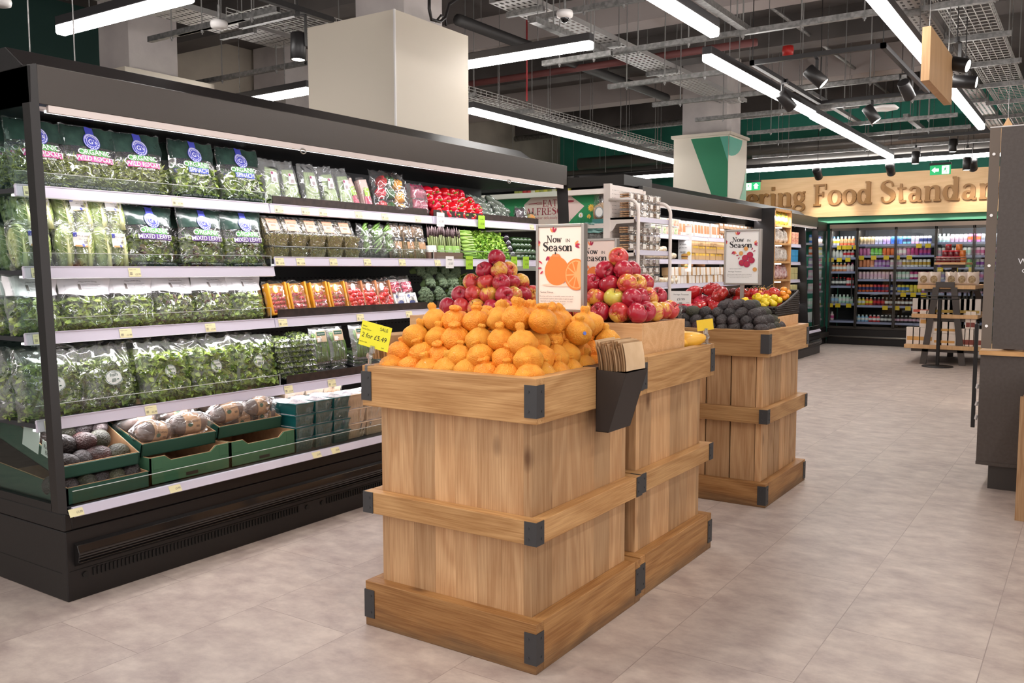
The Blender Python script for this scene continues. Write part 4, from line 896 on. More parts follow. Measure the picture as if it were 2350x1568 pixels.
# sign 2: mango
t,w,h=stand(0,0,3.70,2.10,1.88,1.07,1.392,'poster stand with a mango, partly hidden behind the citrus poster',post=-.17,group=None)
A=Art(t,.004,0,(h+.024)/2); now_in_season(A,w,h)
A.ell(.055,.012,.024,.040,TAN,-.35); A.ell(.057,.014,.021,.036,ORI,-.35); A.ell(.07,-.05,.016,.03,TAN,-.3); A.ell(-.02,-.03,.04,.06,ORI,-.3); A.text('Mango',.012,-.06,-.09,INK); A.done()
# sign 3: tomatoes
t,w,h=stand(0,0,4.9,1.80,1.585,1.155,1.472,'poster stand on the rear crate, printed with tomatoes and Now in Season',depth=.028,post=-.22)
A=Art(t,.004,0,(h+.024)/2); now_in_season(A,w,h)
for u,v in ((.045,.012),(.018,-.005),(.055,-.018),(.0,-.032),(.028,-.04)):
    A.ell(u,v,.019,.018,MAG); A.ell(u-.003,v+.003,.013,.012,REDINK); A.petal(u,v,2.2,.008,mat('printed_green',srgb(100,110,60),.6))
for u,v in ((.022,.048),(-.006,.022),(.075,-.07)): A.ell(u,v,.0125,.0125,TAN); A.ell(u,v,.004,.004,CORAL)
for u,v,a in ((-.02,.012,3.4),(-.015,.0,4.2),(.064,.03,.6),(.055,.04,1.1)): A.petal(u,v,a,.015,MAG)
A.text('BRITISH TOMATO MARKET',.006,-.035,-.068,GREYINK); A.text('Heritage Tomatoes',.010,-.04,-.085,INK)
for i,s_ in enumerate(['A mix of unique vintage varieties, grown on the vine in','shapes, flavours and coloured, medium and small, which','is why it tastes a balance of sweet and savory.']): A.text(s_,.0065,-.014,-.1-.009*i,GREYINK)
A.done()
# ---- price cards on clips
def price_card(P, yaw, w, h, m, label, lines, tilt=.25, grp=None, roll=0.):
    t=thing('price_card',label,'price card',P,0,grp,None); t.rotation_euler=(0,0,yaw)
    R=Matrix.Rotation(-tilt,4,'X')@Matrix.Rotation(roll,4,'Y')
    z0=.062; b=B(); b.box((-w/2,-.0008,z0),(w/2,.0008,z0+h),M=R); obj('card',b,m,t)
    b=B()
    for i,(tx,size,u,v,ink,it) in enumerate(lines):
        F=lambda a,c,i=i: R@Vector((a+it*(c-v),-.0014,z0+c)); write(b,tx,F,size,u,v)
    if lines: obj('handwriting',b,INK,t)
    b=B(); b.box((-.012,-.012,-.03),(.012,-.009,.0)); b.box((-.012,.006,-.03),(.012,.009,.0)); b.box((-.012,-.012,0),(.012,.009,.006)); b.cyl((0,0,.006),(0,0,.03),.006,n=10); b.lathe([(.009,.026),(.011,.034),(.009,.042),(.004,.046)],12); b.box((-.008,-.006,.044),(.008,-.003,.07),M=R); b.box((-.008,.002,.044),(.008,.005,.07),M=R)
    obj('clip',b,mat('clear_clip',(.9,.92,.92),.08,trans=.9,spec=.6),t)
    return t
price_card((2.217,2.068,.918),-PI/2+.12,.125,.085,mat('yellow_sale_card',srgb(232,226,48),.55),'yellow sale card clipped on the left corner of the front crate',[('SALE',.016,.033,.066,INK,.0),('Sumo Citrus',.0075,-.038,.056,GREYINK,.0),('Sweet',.0075,-.047,.066,GREYINK,.0),('2 for \u00a35.49',.0235,-.003,.03,INK,.12),('member deal',.006,-.044,.012,GREYINK,0),('each',.006,.04,.008,GREYINK,0)],tilt=.05,roll=.2)
price_card((3.655,1.412,.918),-.35,.105,.048,mat('amber_card',srgb(236,196,40),.5),'blank yellow card clipped at the far corner beside the papayas',[],tilt=.1,roll=-.05)
q=atX(1562,690,4.53); price_card((4.53,q.y,q.z-.08),-PI/2+.1,.115,.07,PAPER,'white price card with 9.99 in front of the red tomatoes',[('Heritage Tomatoes',.011,0,.048,INK,.2),('\u00a39.99',.02,.0,.018,INK,0),('per kg',.006,.04,.006,GREYINK,0)],tilt=.05)
# ---- black metal bag holder with kraft bags
t=thing('paper_bag_holder','black tapered metal holder hooked on the front crate','bag holder',(2.58,1.384,.915))
bw=.165; yo=-.112; zb=-.212
b=B(); out=[(-.0,-.002),(yo,-.008),(-.048,zb),(-.002,zb)]; th=.002
for x in (0,bw-th): b.prism(out,'x',x,x+th)
b.add([(0,yo,-.008),(bw,yo,-.008),(bw,-.048,zb),(0,-.048,zb)],[(0,1,2,3)]); b.add([(0.002,yo+.002,-.008),(bw-.002,yo+.002,-.008),(bw-.002,-.046,zb),(0.002,-.046,zb)],[(3,2,1,0)])
b.box((0,-.0025,zb),(bw,-.0005,.0)); b.box((0,-.048,zb),(bw,-.0005,zb+.002)); b.box((0,-.002,-.004),(bw,.05,.006))
obj('holder_body',b,mat('holder_black',srgb(48,42,40),.45,spec=.4),t)
KRAFT=[mat(f'kraft_paper{i}',srgb(*c),.85,col2=srgb(*d),nscale=14) for i,(c,d) in enumerate([((214,182,144),(202,168,130)),((178,142,104),(164,130,94)),((226,196,160),(212,180,142))])]
def bag_pack(px0,py0,z0,n,w,dx,dyo,h,lab,group):
    for i in range(n):
        b=B(); hh=h+jit(.012); cv=.004+random.random()*.004; s=jit(.006)
        def fn(u,v): return Vector((u*w+s, -i*dyo+.012*v*v+cv*math.sin(PI*u)*.5+.0015*noise.noise(Vector((u*6,v*6,i))), -.004+v*(hh+.004)))
        b.grid(fn,6,6); b.grid(lambda u,v: fn(u,v)+Vector((0,.0014+.0006*math.sin(9*u+i),0)),6,6)
        o=obj('paper_bag',b,KRAFT[i%3],loc=(px0,py0,z0),rot=(-.03,jit(.02),0)); tag(o,lab,'paper bag',group)
bag_pack(2.590,1.378,.912,30,.145,0,.0034,.088,'flat kraft paper bag standing in the black holder','kraft bags in the black holder')
t=thing('paper_bag_holder','hidden bag holder behind the left end of the orange heap','bag holder',(2.30,2.094,.80)); obj('holder_body',B().box((0,.001,0),(.3,.07,.06)),BLACK,t)
bag_pack(2.34,2.16,.93,14,.25,0,.0045,.075,'kraft paper bag seen left of the orange heap','kraft bags left of the orange heap')
# ================================================================= LONG OPEN VEGETABLE FRIDGE
FX0,FX1=1.734,5.588; FB=4.10
BRZ=mat('fascia_bronze', srgb(64,58,54), .33, metal=.35, spec=.5, bump=.04, bscale=240)
BLK=mat('fridge_black', srgb(29,26,26), .38, spec=.4, bump=.03, bscale=200)
SHELFM=mat('shelf_graphite', srgb(44,44,48), .5)
STRIP=mat('price_rail', srgb(206,200,216), .3, spec=.5)
LED=mat('led_strip',(1,1,1),.4,emit=(1,.97,.97),estr=2.2)
MODS=[FX0+.035,2.965,4.245,5.53]
def fridge(name,label,x0,x1,yo=0.,solid_end=False):
    t=thing(name,label,'display fridge',(0,yo,0))
    # end and side profile of the base
    b=B(); b.box((x0,3.163,0),(x1,FB,.269)); b.box((x0,3.166,.27),(x0+.028,FB,.335)); b.box((x0+.028,3.17,.27),(x1,3.2,.33)); b.box((x0+.03,3.2,.27),(x1,FB,.34)); obj('base',b,BLK,t,bevel=.004)
    b=B(); b.prism([(3.163,.13),(3.135,.15),(3.128,.185),(3.14,.215),(3.163,.222)],'x',x0+.03,x1-.03); 
    for k in range(4): b.box((x0+.03,3.128-.002+k*.004*.0,.150+k*.012),(x1-.03,3.134,.153+k*.012))
    obj('bumper',b,mat('bumper_black',srgb(30,28,28),.14,spec=.7),t,bevel=.004)
    for m0,m1 in ((x0+.10,x0+1.17),(x0+1.33,x0+2.4),(x0+2.56,x0+3.62)):
        if m1>x1: break
        b=B(); n=int((m1-m0)/.017)
        for i in range(n): b.box((m0+i*.017,3.158,.078),(m0+i*.017+.008,3.1635,.108))
        for xx in (m0-.03,m1+.03): b.cyl((xx,3.157,.09),(xx,3.164,.09),.012,n=12)
        obj('vent_grille',b,mat('vent_dark',(.004,.004,.004),.6),t)
    b=B(); b.box((x0+.01,3.1605,.114),(x1,3.164,.116)); b.box((x0,3.2,.105),(x0-.001,FB,.107)); b.box((x0-.0008,3.16,.268),(x0+.03,3.164,.270)); obj('panel_seam',b,mat('seam_black',(.003,.003,.003),.7),t)
    # sloping white rail at the front
    b=B(); b.prism([(3.150,.322),(3.143,.326),(3.160,.356),(3.17,.358),(3.176,.345)],'x',x0+.03,x1-.03); obj('front_rail',b,STRIP,t)
    b=B(); 
    for i in range(3):
        a=x0+.04+i*1.27; b.box((a,3.172,.35),(min(a+1.262,x1-.04),3.177,.415))
    obj('front_glass',b,CLEAR,t)
    obj('glass_edge',B().box((x0+.04,3.1715,.415),(x1-.04,3.1775,.4165)),mat('acrylic_edge',srgb(196,200,196),.2),t)
    # back, ceiling, hood, fascia
    b=B(); b.box((x0+.02,4.0,.34),(x1-.02,4.03,1.95)); obj('back_panel',b,mat('back_graphite',srgb(40,40,44),.45),t)
    b=B(); 
    for zc in (.56,.88,1.15,1.44):
        for i in range(int((x1-x0-.1)/.035)):
            for j in range(3): b.box((x0+.08+i*.035,3.998,zc+j*.022),(x0+.095+i*.035,4.0,zc+.005+j*.022))
    obj('perforation',b,mat('hole_black',(.002,.002,.002),.8),t)
    b=B(); b.box((x0,3.27,1.86),(x1-.02,FB,1.99)); obj('canopy_box',b,BLK,t)
    b=B(); b.prism([(3.238,1.852),(3.238,1.992),(3.27,2.0),(3.27,1.86)],'x',x0+.013,x1-.013); obj('fascia',b,BRZ,t,bevel=.002)
    b=B(); b.prism([(3.30,1.99),(3.43,2.078),(3.85,2.078),(3.85,1.99)],'x',x0-.0,x1-.34); obj('hood',b,BLK,t,bevel=.003)
    b=B(); b.box((x0+.05,3.24,1.826),(x1-.06,3.256,1.852)); b.box((x0+.02,3.256,1.838),(x1-.06,3.31,1.846)); obj('valance_rail',b,mat('light_rail',srgb(214,202,198),.45),t)
    b=B(); b.box((x0+.06,3.262,1.830),(x1-.1,3.29,1.838)); obj('led_strip',b,LED,t)
    for f in (.335,.80): 
        xx=x0+(x1-x0)*f; b=B(); b.tube([(xx+.018*math.cos(a),3.236,1.82+.012*math.sin(a)) for a in [2*PI*i/12 for i in range(12)]],.003,6,closed=True); obj('blind_ring',b,STEEL,t)
    # end panels: slanted post, glass, frame
    def end(x,s):
        b=B(); q0,q1=.335,1.995
        lo=[(x+s*.012,3.164,q0),(x,3.205,q0),(x,3.252,q0),(x+s*.012,3.252,q0)]; hi=[(x+s*.012,3.239,q1),(x,3.282,q1),(x,3.333,q1),(x+s*.012,3.333,q1)]
        b.add(lo+hi,[(0,4,5,1),(1,5,6,2),(2,6,7,3),(3,7,4,0),(0,1,2,3),(7,6,5,4)]); obj('corner_post',b,mat('post_black',srgb(32,28,27),.35,spec=.5),t)
        b=B(); b.box((x,3.25,.335),(x+s*.03,FB,.365)); b.box((x,4.02,.335),(x+s*.03,FB,1.99)); b.add([(x,3.318,1.86),(x,4.1,1.86),(x,4.1,1.99),(x,3.32,1.99)]+[(x+s*.03,3.318,1.86),(x+s*.03,4.1,1.86),(x+s*.03,4.1,1.99),(x+s*.03,3.32,1.99)],[(0,1,2,3),(7,6,5,4),(0,4,5,1),(1,5,6,2),(2,6,7,3),(3,7,4,0)]); obj('end_frame',b,BLK,t)
        b=B(); g=[(x+s*.012,3.253,.365),(x+s*.012,4.02,.365),(x+s*.012,4.02,1.86),(x+s*.012,3.326,1.86)]; b.add(g+[(p[0]+s*.006,p[1],p[2]) for p in g],[(0,1,2,3),(7,6,5,4)]); obj('end_glass',b,GLASS,t)
    end(x0,1)
    end(x1,-1)
    if solid_end: obj('end_panel',B().prism([(3.26,.335),(4.02,.335),(4.02,1.86),(3.335,1.86)],'x',x1-.33,x1-.30),BLK,t)
    return t
FR=fridge('display_fridge','long open black fridge full of salad and vegetables',FX0,FX1)
FR2Y=.22
FR2=fridge('display_fridge','second open black fridge farther away, with chilled packs',7.3,13.3,FR2Y,True)
# shelves with price rails; (z top at front, y front)
def par_green(x): return x<2.95
def shelf(t, x0, x1, yf, z, riser='clear', tags=(), yo=0., tagmat=None):
    b=B(); b.box((x0,yf+.012,z-.03),(x1,3.99,z-.012)); o=obj('shelf',b,SHELFM,t)
    b=B(); b.prism([(yf+.012,z-.045),(yf-.004,z-.042),(yf+.006,z),(yf+.016,z)],'x',x0,x1); b.box((x0,yf+.004,z),(x1,yf+.010,z+.004)); obj('price_rail',b,STRIP,o)
    b=B(); b.box((x0,yf+.02,z-.042),(x1,yf+.035,z-.034)); obj('shelf_led',b,LED,o)
    if riser=='clear':
        xs=x0
        b=B(); b.box((x0+.006,yf+.016,z-.01),(x1-.006,yf+.019,z+.055)); obj('clear_fence',b,CLEAR,o); b=B(); b.box((x0+.006,yf+.0155,z+.0545),(x1-.006,yf+.0195,z+.0565)); b.box((x1-.008,yf+.0155,z),(x1-.006,yf+.0195,z+.055)); obj('fence_edge',b,mat('acrylic_edge',srgb(196,200,196),.2),o)
    elif riser=='brown':
        b=B(); b.box((x0+.03,yf+.016,z-.01),(x1-.03,yf+.021,z+.045),); obj('brown_fence',b,mat('brown_fence',srgb(58,46,42),.4,col2=srgb(40,32,30),nscale=30),o)
    for k,tx in enumerate(tags):
        b=B(); zz=z-.04; b.add([(tx-.028,yf-.0058,zz),(tx+.028,yf-.0058,zz),(tx+.028,yf+.003,zz+.037),(tx-.028,yf+.003,zz+.037)],[(0,1,2,3)])
        F=lambda u,v: Vector((tx+u,yf-.0068+v*.2,zz+v)); write(b,'\u00a32.99' if k%2 else '\u00a33.99',F,.011,.013,.007,1); write(b,'Organic leaves' if par_green(tx) else 'Fresh vegetables',F,.0055,-.009,.029,1)
        for q in range(3): b.add([F(-.024,.008+q*.004),F(-.012,.008+q*.004),F(-.012,.010+q*.004),F(-.024,.010+q*.004)],[(0,1,2,3)],1)
        obj('shelf_ticket',b,[CREAM,GREYINK],o)
    return o
S1,S2,S3,S4=(3.42,1.570),(3.39,1.258),(3.40,1.002),(3.345,.670)
def X(px,py,Y): return atY(px,py,Y).x
m0,m1,m2,m3=MODS
shelf(FR,m0-.025,m1,S1[0],S1[1],'clear',[1.80,X(410,460,3.41)])
shelf(FR,m1+.008,m2,S1[0],S1[1],'brown',[X(p,480,3.41) for p in (643,704,744,826,886)]); shelf(FR,m2+.004,m3,S1[0],S1[1],'brown',[X(962,500,3.41),X(1223,518,3.41)])
shelf(FR,m0-.025,m1,S2[0],S2[1],'clear',[1.80,X(312,625,3.38)])
shelf(FR,m1+.008,m2,S2[0],S2[1]+.05,'clear',[X(p,605,3.38) for p in (645,693,768,846,926)]); shelf(FR,m2+.004,m3,S2[0],S2[1]+.05,'clear',[X(1007,605,3.38)])
shelf(FR,m0-.025,m1,S3[0],S3[1],'clear',[1.80,X(292,770,3.39),X(486,755,3.39)])
shelf(FR,m1+.008,m2,S3[0],S3[1],'brown',[X(p,740,3.39) for p in (652,830,942)]); shelf(FR,m2+.004,m3,S3[0],S3[1],'brown',[])
shelf(FR,m0-.025,m1,S4[0],S4[1],'clear',[1.80,X(348,943,3.34)])
shelf(FR,m1+.008,m2,S4[0],S4[1],'brown',[X(664,900,3.34),X(763,886,3.34)]); shelf(FR,m2+.004,m3,S4[0],S4[1],'brown',[])
o=obj('well_floor',B().box((FX0+.03,3.19,.345),(FX1-.03,3.99,.352)),SHELFM,FR)
for k,(px,py) in enumerate([(175,1174),(402,1118),(727,1045),(770,1035)]):
    b=B(); tx=X(px,py,3.15); F=lambda u,v: Vector((tx+u,3.1415+v*.57,.326+v)); b.add([F(-.028,.001),F(.028,.001),F(.028,.028),F(-.028,.028)],[(0,1,2,3)])
    F2=lambda u,v: F(u,v)+Vector((0,-.001,.001)); write(b,'\u00a33.99',F2,.011,.012,.01,1); obj('shelf_ticket',b,[CREAM,GREYINK],FR)
for px,py in ((66,60),(170,100)):
    q=atY(px,py,3.55); obj('suspension_wire',B().cyl((q.x,3.55,2.07),(q.x,3.55,CEIL),.003,n=5),GALV,FR)
# the fridge's own lamps: under the canopy and under each shelf front
def under(x0,x1,y,z,pw,rx=.35,par=FR): area('shelf_lamp',((x0+x1)/2,y,z),x1-x0,.03,pw,(rx,0,0),(1,.96,.97),par)
under(FX0+.06,FX1-.1,3.285,1.822,7.5,.45)
for (y,z),pw in ((S1,7),(S2,7),(S3,7),(S4,6)):
    under(m0,m1,y+.03,z-.05,pw*.26,-.3); under(m1,m3,y+.03,z-.05,pw*.46,-.3)

def shelf_card(px,py,Y,m,label,txt,w=.075,h=.085):
    p=atY(px,py,Y); t=thing('shelf_card',label,'price card',(p.x,Y,p.z-h/2)); b=B().box((-w/2,-.001,0),(w/2,0,h)); obj('card',b,m,t)
    b=B(); F=lambda u,v: Vector((u,-.0018,v)); write(b,txt,F,.011,0,h*.68); write(b,'\u00a31.50',F,.018,.008,h*.3); write(b,'each',F,.006,-.02,h*.12); obj('handwriting',b,INK,t)
shelf_card(1011,504,3.405,PAPER,'white shelf card below the red peppers','Red Peppers')
shelf_card(1105,510,3.405,LIME,'lime shelf card below the cucumbers','Cucumber')
shelf_card(1032,602,3.375,PAPER,'white shelf card below the asparagus','Asparagus',.08,.075)
shelf_card(1077,603,3.375,LIME,'lime shelf card below the celery','Organic Celery')
shelf_card(1180,603,3.375,LIME,'lime shelf card left of another one, behind the apples','Lettuce')
shelf_card(1207,603,3.375,LIME,'lime shelf card nearest the citrus poster','Courgette')
# ================================================================= PRODUCE BAGS
def leafmat(name, dark, light, third=None, gloss=.4):
    if name in MT: return MT[name]
    m=bpy.data.materials.new(name); m.use_nodes=True; nt=m.node_tree; p=nt.nodes['Principled BSDF']; L=nt.links.new
    a=node(nt,'ShaderNodeAttribute',attribute_name='var'); r=node(nt,'ShaderNodeValToRGB'); e=r.color_ramp.elements
    e[0].position=0; e[0].color=(*srgb(*dark),1); e[1].position=.8; e[1].color=(*srgb(*light),1)
    if third: k=e.new(.93); k.color=(*srgb(*third),1); e[1].position=.8
    L(a.outputs['Fac'],r.inputs[0]); L(r.outputs[0],p.inputs['Base Color']); p.inputs['Roughness'].default_value=gloss
    MT[name]=m; return m
LROCK=leafmat('rocket_leaf',(60,76,32),(172,182,98)); LSPIN=leafmat('spinach_leaf',(66,98,36),(168,190,86)); LMIX=leafmat('mixed_leaf',(64,92,36),(164,182,86),(92,36,46))
LHERB=leafmat('herb_leaf',(58,88,38),(156,178,88)); LROM=leafmat('romaine_leaf',(110,140,66),(206,212,140)); LPALE=leafmat('pale_celery',(140,166,110),(206,216,170)); LCEL=leafmat('lettuce_frill',(110,160,50),(178,214,92)); LCRESS=leafmat('cress_sprout',(120,104,50),(190,176,96),(96,120,50)); LBROWN=leafmat('brown_skin',(80,62,54),(150,122,104))
def leaf(b, c, L, Wd, curl=.3, R=None):
    R=R or Matrix.Rotation(random.random()*6.28,3,'Z')@Matrix.Rotation(jit(1.3),3,'X')@Matrix.Rotation(jit(1.5),3,'Y')
    pts=[(-L/2,0,0),(-L*.15,Wd/2,curl*Wd),(-L*.15,0,0),(-L*.15,-Wd/2,curl*Wd),(L*.25,Wd*.42,curl*Wd),(L*.25,0,0),(L*.25,-Wd*.42,curl*Wd),(L/2,0,-curl*Wd*.5)]
    b.add([Vector(c)+R@Vector(p) for p in pts],[(0,2,1),(0,3,2),(1,2,5,4),(2,3,6,5),(4,5,7),(5,6,7)],0,True)
def pillow(w,h,d,fill=.72,seed=0.,crump=1.):
    def f(u,v,s=-1):
        pu=max(0,1-abs(u)**3.2)**.75; 
        pv=min(1,v/.10)**.5 if v<.10 else (1 if v<fill*.8 else max(.06,1-((v-fill*.8)/(1-fill*.8))**1.1*.94))
        n=noise.noise(Vector((u*3+seed,v*5,s*3+seed)))*.18+noise.noise(Vector((u*9+seed,v*13,s*5)))*.10*crump
        dd=d/2*pu*pv*(1+n)+ .0015*pu
        edge=noise.noise(Vector((v*6,seed+7*(1 if u>0 else -1),0)))*.012*abs(u)**4
        top=noise.noise(Vector((u*5,seed,2)))*.010*crump*v**6
        return Vector((u*w/2*(1-.06*pv*(1-abs(u)))+edge, s*dd, v*h+top))
    return f
def film_bag(t,f,m,nu=18,nv=20,name='film'):
    b=B(); b.grid(lambda a,c:f(a*2-1,c,-1),nu,nv); b.grid(lambda a,c:f(1-a*2,c,1),nu,nv); return obj(name,b,m,t)
FILM=film('bag_film',base=.05,bstr=1.0); FILMH=film('bag_film_hazy',base=.13,bstr=1.,haze=(.9,.92,.92)); FILMC=film('tight_film',base=.06,bscale=24,bstr=1.0)
def fill_leaves(t,f,w,h,d,n,L,Wd,m,vmax=.68,core=(40,60,28),name='leaves',rng=None,zmin=.02):
    b=B()
    for i in range(n):
        u=jit(.93); v=zmin+random.random()*(vmax-zmin); s=-1 if random.random()<.8 else 1
        p=f(u,v,s); dep=random.random()**1.5*.6; p=Vector((p.x*.97,p.y*(1-dep),p.z))
        p.y+= .004 if s<0 else -.004
        leaf(b,p,L*random.uniform(.7,1.3),Wd*random.uniform(.7,1.3),.3,rng() if rng else None)
    o=obj(name,b,m,t)
    c=B(); c.grid(lambda a,e:f((a*2-1)*.93,.015+e*(vmax-.05),-1)*1.0+Vector((0,d*.16,0)),8,8); c.grid(lambda a,e:f((1-a*2)*.93,.015+e*(vmax-.05),1)-Vector((0,d*.16,0)),8,8)
    return o
def wrap(f,w,h,eps=.0022):
    return lambda x,z: f(max(-1,min(1,x/(w/2))),max(0,min(1,z/h)),-1)+Vector((0,-eps,0))
def patch(b,F,x0,x1,z0,z1,m=0,n=6,slant=0.): b.grid(lambda a,c:F(x0+(x1-x0)*a,z0+(z1-z0)*c+slant*(a-.5)),n,5,m)
def disc(b,F,x,z,rx,rz,m=0,n=24,r0=0.):
    vs=[]; K=3
    for k in range(K+1):
        q=r0+(1-r0)*k/K
        for i in range(n): a=2*PI*i/n; vs.append(F(x+rx*q*math.cos(a),z+rz*q*math.sin(a)))
    b.add(vs,[(k*n+i,k*n+(i+1)%n,(k+1)*n+(i+1)%n,(k+1)*n+i) for k in range(K) for i in range(n)],m,True)
BLUE=mat('print_blue',srgb(72,78,176),.35,coat=.3); LGREEN=mat('print_green',srgb(92,156,84),.35,coat=.3); PINKP=mat('print_pink',srgb(196,66,140),.35,coat=.3); PURP=mat('print_purple',srgb(108,72,150),.35,coat=.3); WINK=mat('print_white',srgb(240,240,244),.4); HEAD=mat('print_dark_green',srgb(26,36,36),.22,coat=.6,col2=srgb(52,74,66),nscale=9,bump=.8,bscale=14)
BLUE2=mat('print_royal',srgb(62,84,180),.35,coat=.3); DGI=mat('print_deep_green',srgb(30,80,60),.5)
def salad_bag(kind,seed,w=.245,h=.285,d=.085):
    lv,col,tx=dict(rocket=(LROCK,PINKP,'WILD ROCKET'),spinach=(LSPIN,BLUE2,'SPINACH'),mixed=(LMIX,PURP,'MIXED LEAVES'))[kind]
    t=thing('salad_bag','x','salad bag'); f=pillow(w,h,d,.62,seed)
    film_bag(t,f,FILM)
    if kind=='rocket': fill_leaves(t,f,w,h,d,900,.052,.0052,lv,.52)
    else: fill_leaves(t,f,w,h,d,380,.034,.018,lv,.52)
    F=wrap(f,w,h,.0012)
    b=B(); patch(b,F,-w*.485,w*.485,h*.68,h*.985,n=12); obj('printed_header',b,HEAD,t); b=B(); patch(b,F,-w*.47,w*.47,.004,h*.10,n=12); obj('printed_foot',b,HEAD,t)
    F1=wrap(f,w,h,.0050); F2=wrap(f,w,h,.0062); F3=wrap(f,w,h,.0074)
    b=B(); patch(b,F1,-.018,.018,h*.86,h*.985,0,4); disc(b,F1,0,h*.76,.037,.037,0); disc(b,F2,0,h*.76,.034,.034,1,r0=.95); disc(b,F2,0,h*.76,.024,.024,1,r0=.93)
    for k in range(12):
        a=PI*.14+k*PI*.72/11; disc(b,F2,-.0292*math.cos(a),h*.76+.0292*math.sin(a),.0022,.0022,1,6)
        if k%2: disc(b,F2,-.0292*math.cos(a),h*.76-.0292*math.sin(a),.0022,.0022,1,6)
    write(b,'G',F3,.030,-.006,h*.76-.011,1,None,.004); write(b,"'s",F3,.024,.013,h*.76-.009,1,None,.002); obj('logo',b,[BLUE,WINK],t)
    wd=.080 if kind!='spinach' else .056; LM=[LGREEN,col,WINK]
    b=B(); patch(b,F1,-.064,.064,h*.54,h*.635,0,20,-.002); write(b,'ORGANIC',F3,.032,0,h*.552,2,None,.008); obj('organic_label',b,LM,t)
    b=B(); patch(b,F1,-wd,wd,h*.445,h*.535,1,24,-.002); write(b,tx,F3,.0285,0,h*.458,2,None,.008,sx=.92); obj('name_label',b,LM,t)
    b=B(); write(b,{'rocket':'WILD AND TENDER','spinach':'STRONG AND HEARTY','mixed':'MILD AND TENDER'}[kind],F3,.0105,.004,h*.408,2,None,.004); obj('small_print',b,LM,t)
    b=B(); write(b,'ORGANIC FOOD THAT TAKES CARE OF YOU',F3,.0095,0,h*.065,2,None,.003); obj('foot_print',b,LM,t)
    b=B(); patch(b,F2,.035,.07,.006,h*.045,2,3); obj('date_label',b,LM,t)
    return Proto(t)
SB={k:salad_bag(k,i*3.7+1) for i,k in enumerate(['rocket','spinach','mixed'])}
LEAN=-.16
def row(pr,x,y,z,n,label,group,dy=.095,rx=LEAN,rz=0,sc=1.,back='another bag of the same kind standing behind the front one'):
    for i in range(n):
        pr.put((x+jit(.004)*(i>0),y+i*dy,z),(rx+jit(.03),jit(.03),rz+jit(.05)),label if i==0 else label.replace('front ','').rstrip()+', behind the front bag',group if i==0 else group+' behind',sc)
z=S1[1]-.012; y=S1[0]+.075
row(SB['rocket'],1.885,y,z,3,'rocket salad bag behind the end post on the top shelf','salad bags on the top shelf')
row(SB['rocket'],2.098,y,z,2,'rocket salad bag, second from the glass end on the top shelf','salad bags on the top shelf')
row(SB['rocket'],2.325,y,z,2,'rocket salad bag next to the spinach bags on the top shelf','salad bags on the top shelf')
row(SB['spinach'],2.60,y,z,2,'spinach salad bag next to the rocket bags on the top shelf','salad bags on the top shelf')
row(SB['spinach'],2.872,y,z,2,'spinach salad bag beside the pale celery bags','salad bags on the top shelf')
z=S2[1]-.012; y=S2[0]+.075
row(SB['mixed'],2.345,y,z,2,'mixed leaves bag beside the lettuce packs','mixed leaves bags')
row(SB['mixed'],2.615,y,z,2,'mixed leaves bag in the middle of its three','mixed leaves bags')
row(SB['mixed'],2.855,y,z,2,'mixed leaves bag beside the cress tubs','mixed leaves bags')
# romaine hearts
def romaine():
    t=thing('romaine_pack','x','lettuce pack'); w,h,d=.17,.20,.085; f=pillow(w,h,d,.9,5.5)
    for sx in (-.04,.042):
        b=B(); prof=[(0,.004),(.014,.006),(.026,.02),(.034,.05),(.038,.09),(.037,.125),(.030,.155),(.016,.178),(0,.185)]
        b.lathe(prof,20,0,Matrix.Translation((sx,.002,0)),lambda p,a:Vector((p.x*(1+.06*math.sin(6*a)),p.y*(1+.06*math.sin(6*a)),p.z)))
        obj('lettuce_heart',b,mat('romaine_green',srgb(104,132,58),.5,col2=srgb(188,200,120),nscale=30,stretch=(1.6,1.6,.5),bump=1.,bscale=40),t)
        b=B(); pts=[(sx+.002,-.027,.012),(sx,-.0385,.05),(sx-.002,-.0415,.09),(sx,-.039,.13)]; b.tube(pts,[.012,.0075,.004,.0015],8)
        for k in range(5):
            for s in (-1,1): b.tube([(sx,-.039-.0005*k,.05+.02*k),(sx+s*.012,-.037,.065+.02*k),(sx+s*.024,-.027,.075+.02*k)],[.0018,.0012,.0006],5)
        obj('leaf_rib',b,mat('romaine_rib',srgb(222,222,168),.5),t)
    film_bag(t,f,FILMC,14,16); F=wrap(f,w,h,.002); F2=wrap(f,w,h,.0032)
    b=B(); patch(b,F,-.024,.056,.090,.148,0,4); patch(b,F,-.018,.052,.088,.0955,1,4); patch(b,F,-.024,-.010,.128,.146,2,3); patch(b,F2,.012,.022,.088,.1,2,2)
    write(b,'ROMAINE HEARTS',F2,.007,.018,.130,3); write(b,'little gem lettuce',F2,.006,.018,.118,3)
    for k in range(7): patch(b,F2,.024+k*.003,.0255+k*.003,.102,.114,3,1)
    obj('label',b,[PAPER,mat('print_tan2',srgb(214,170,112),.5),BLUE,GREYINK],t); return Proto(t)
RP_=romaine()
z=S2[1]-.012; y=S2[0]+.06
for i,(x,dz,dy,lb) in enumerate([(1.81,0,0,'lettuce pack at the bottom left, behind the end post'),(1.985,0,0,'lettuce pack at the bottom centre with a white label'),(2.145,0,0,'lettuce pack at the bottom right beside the mixed leaves'),(1.86,.145,.05,'lettuce pack on top, behind the end post'),(2.03,.145,.05,'lettuce pack on top in the middle'),(2.165,.150,.04,'lettuce pack on top right beside the mixed leaves')]):
    RP_.put((x,y+dy,z+dz),(-.32 if dz else -.16,jit(.1),jit(.15)),lb+' of the second shelf','lettuce packs')
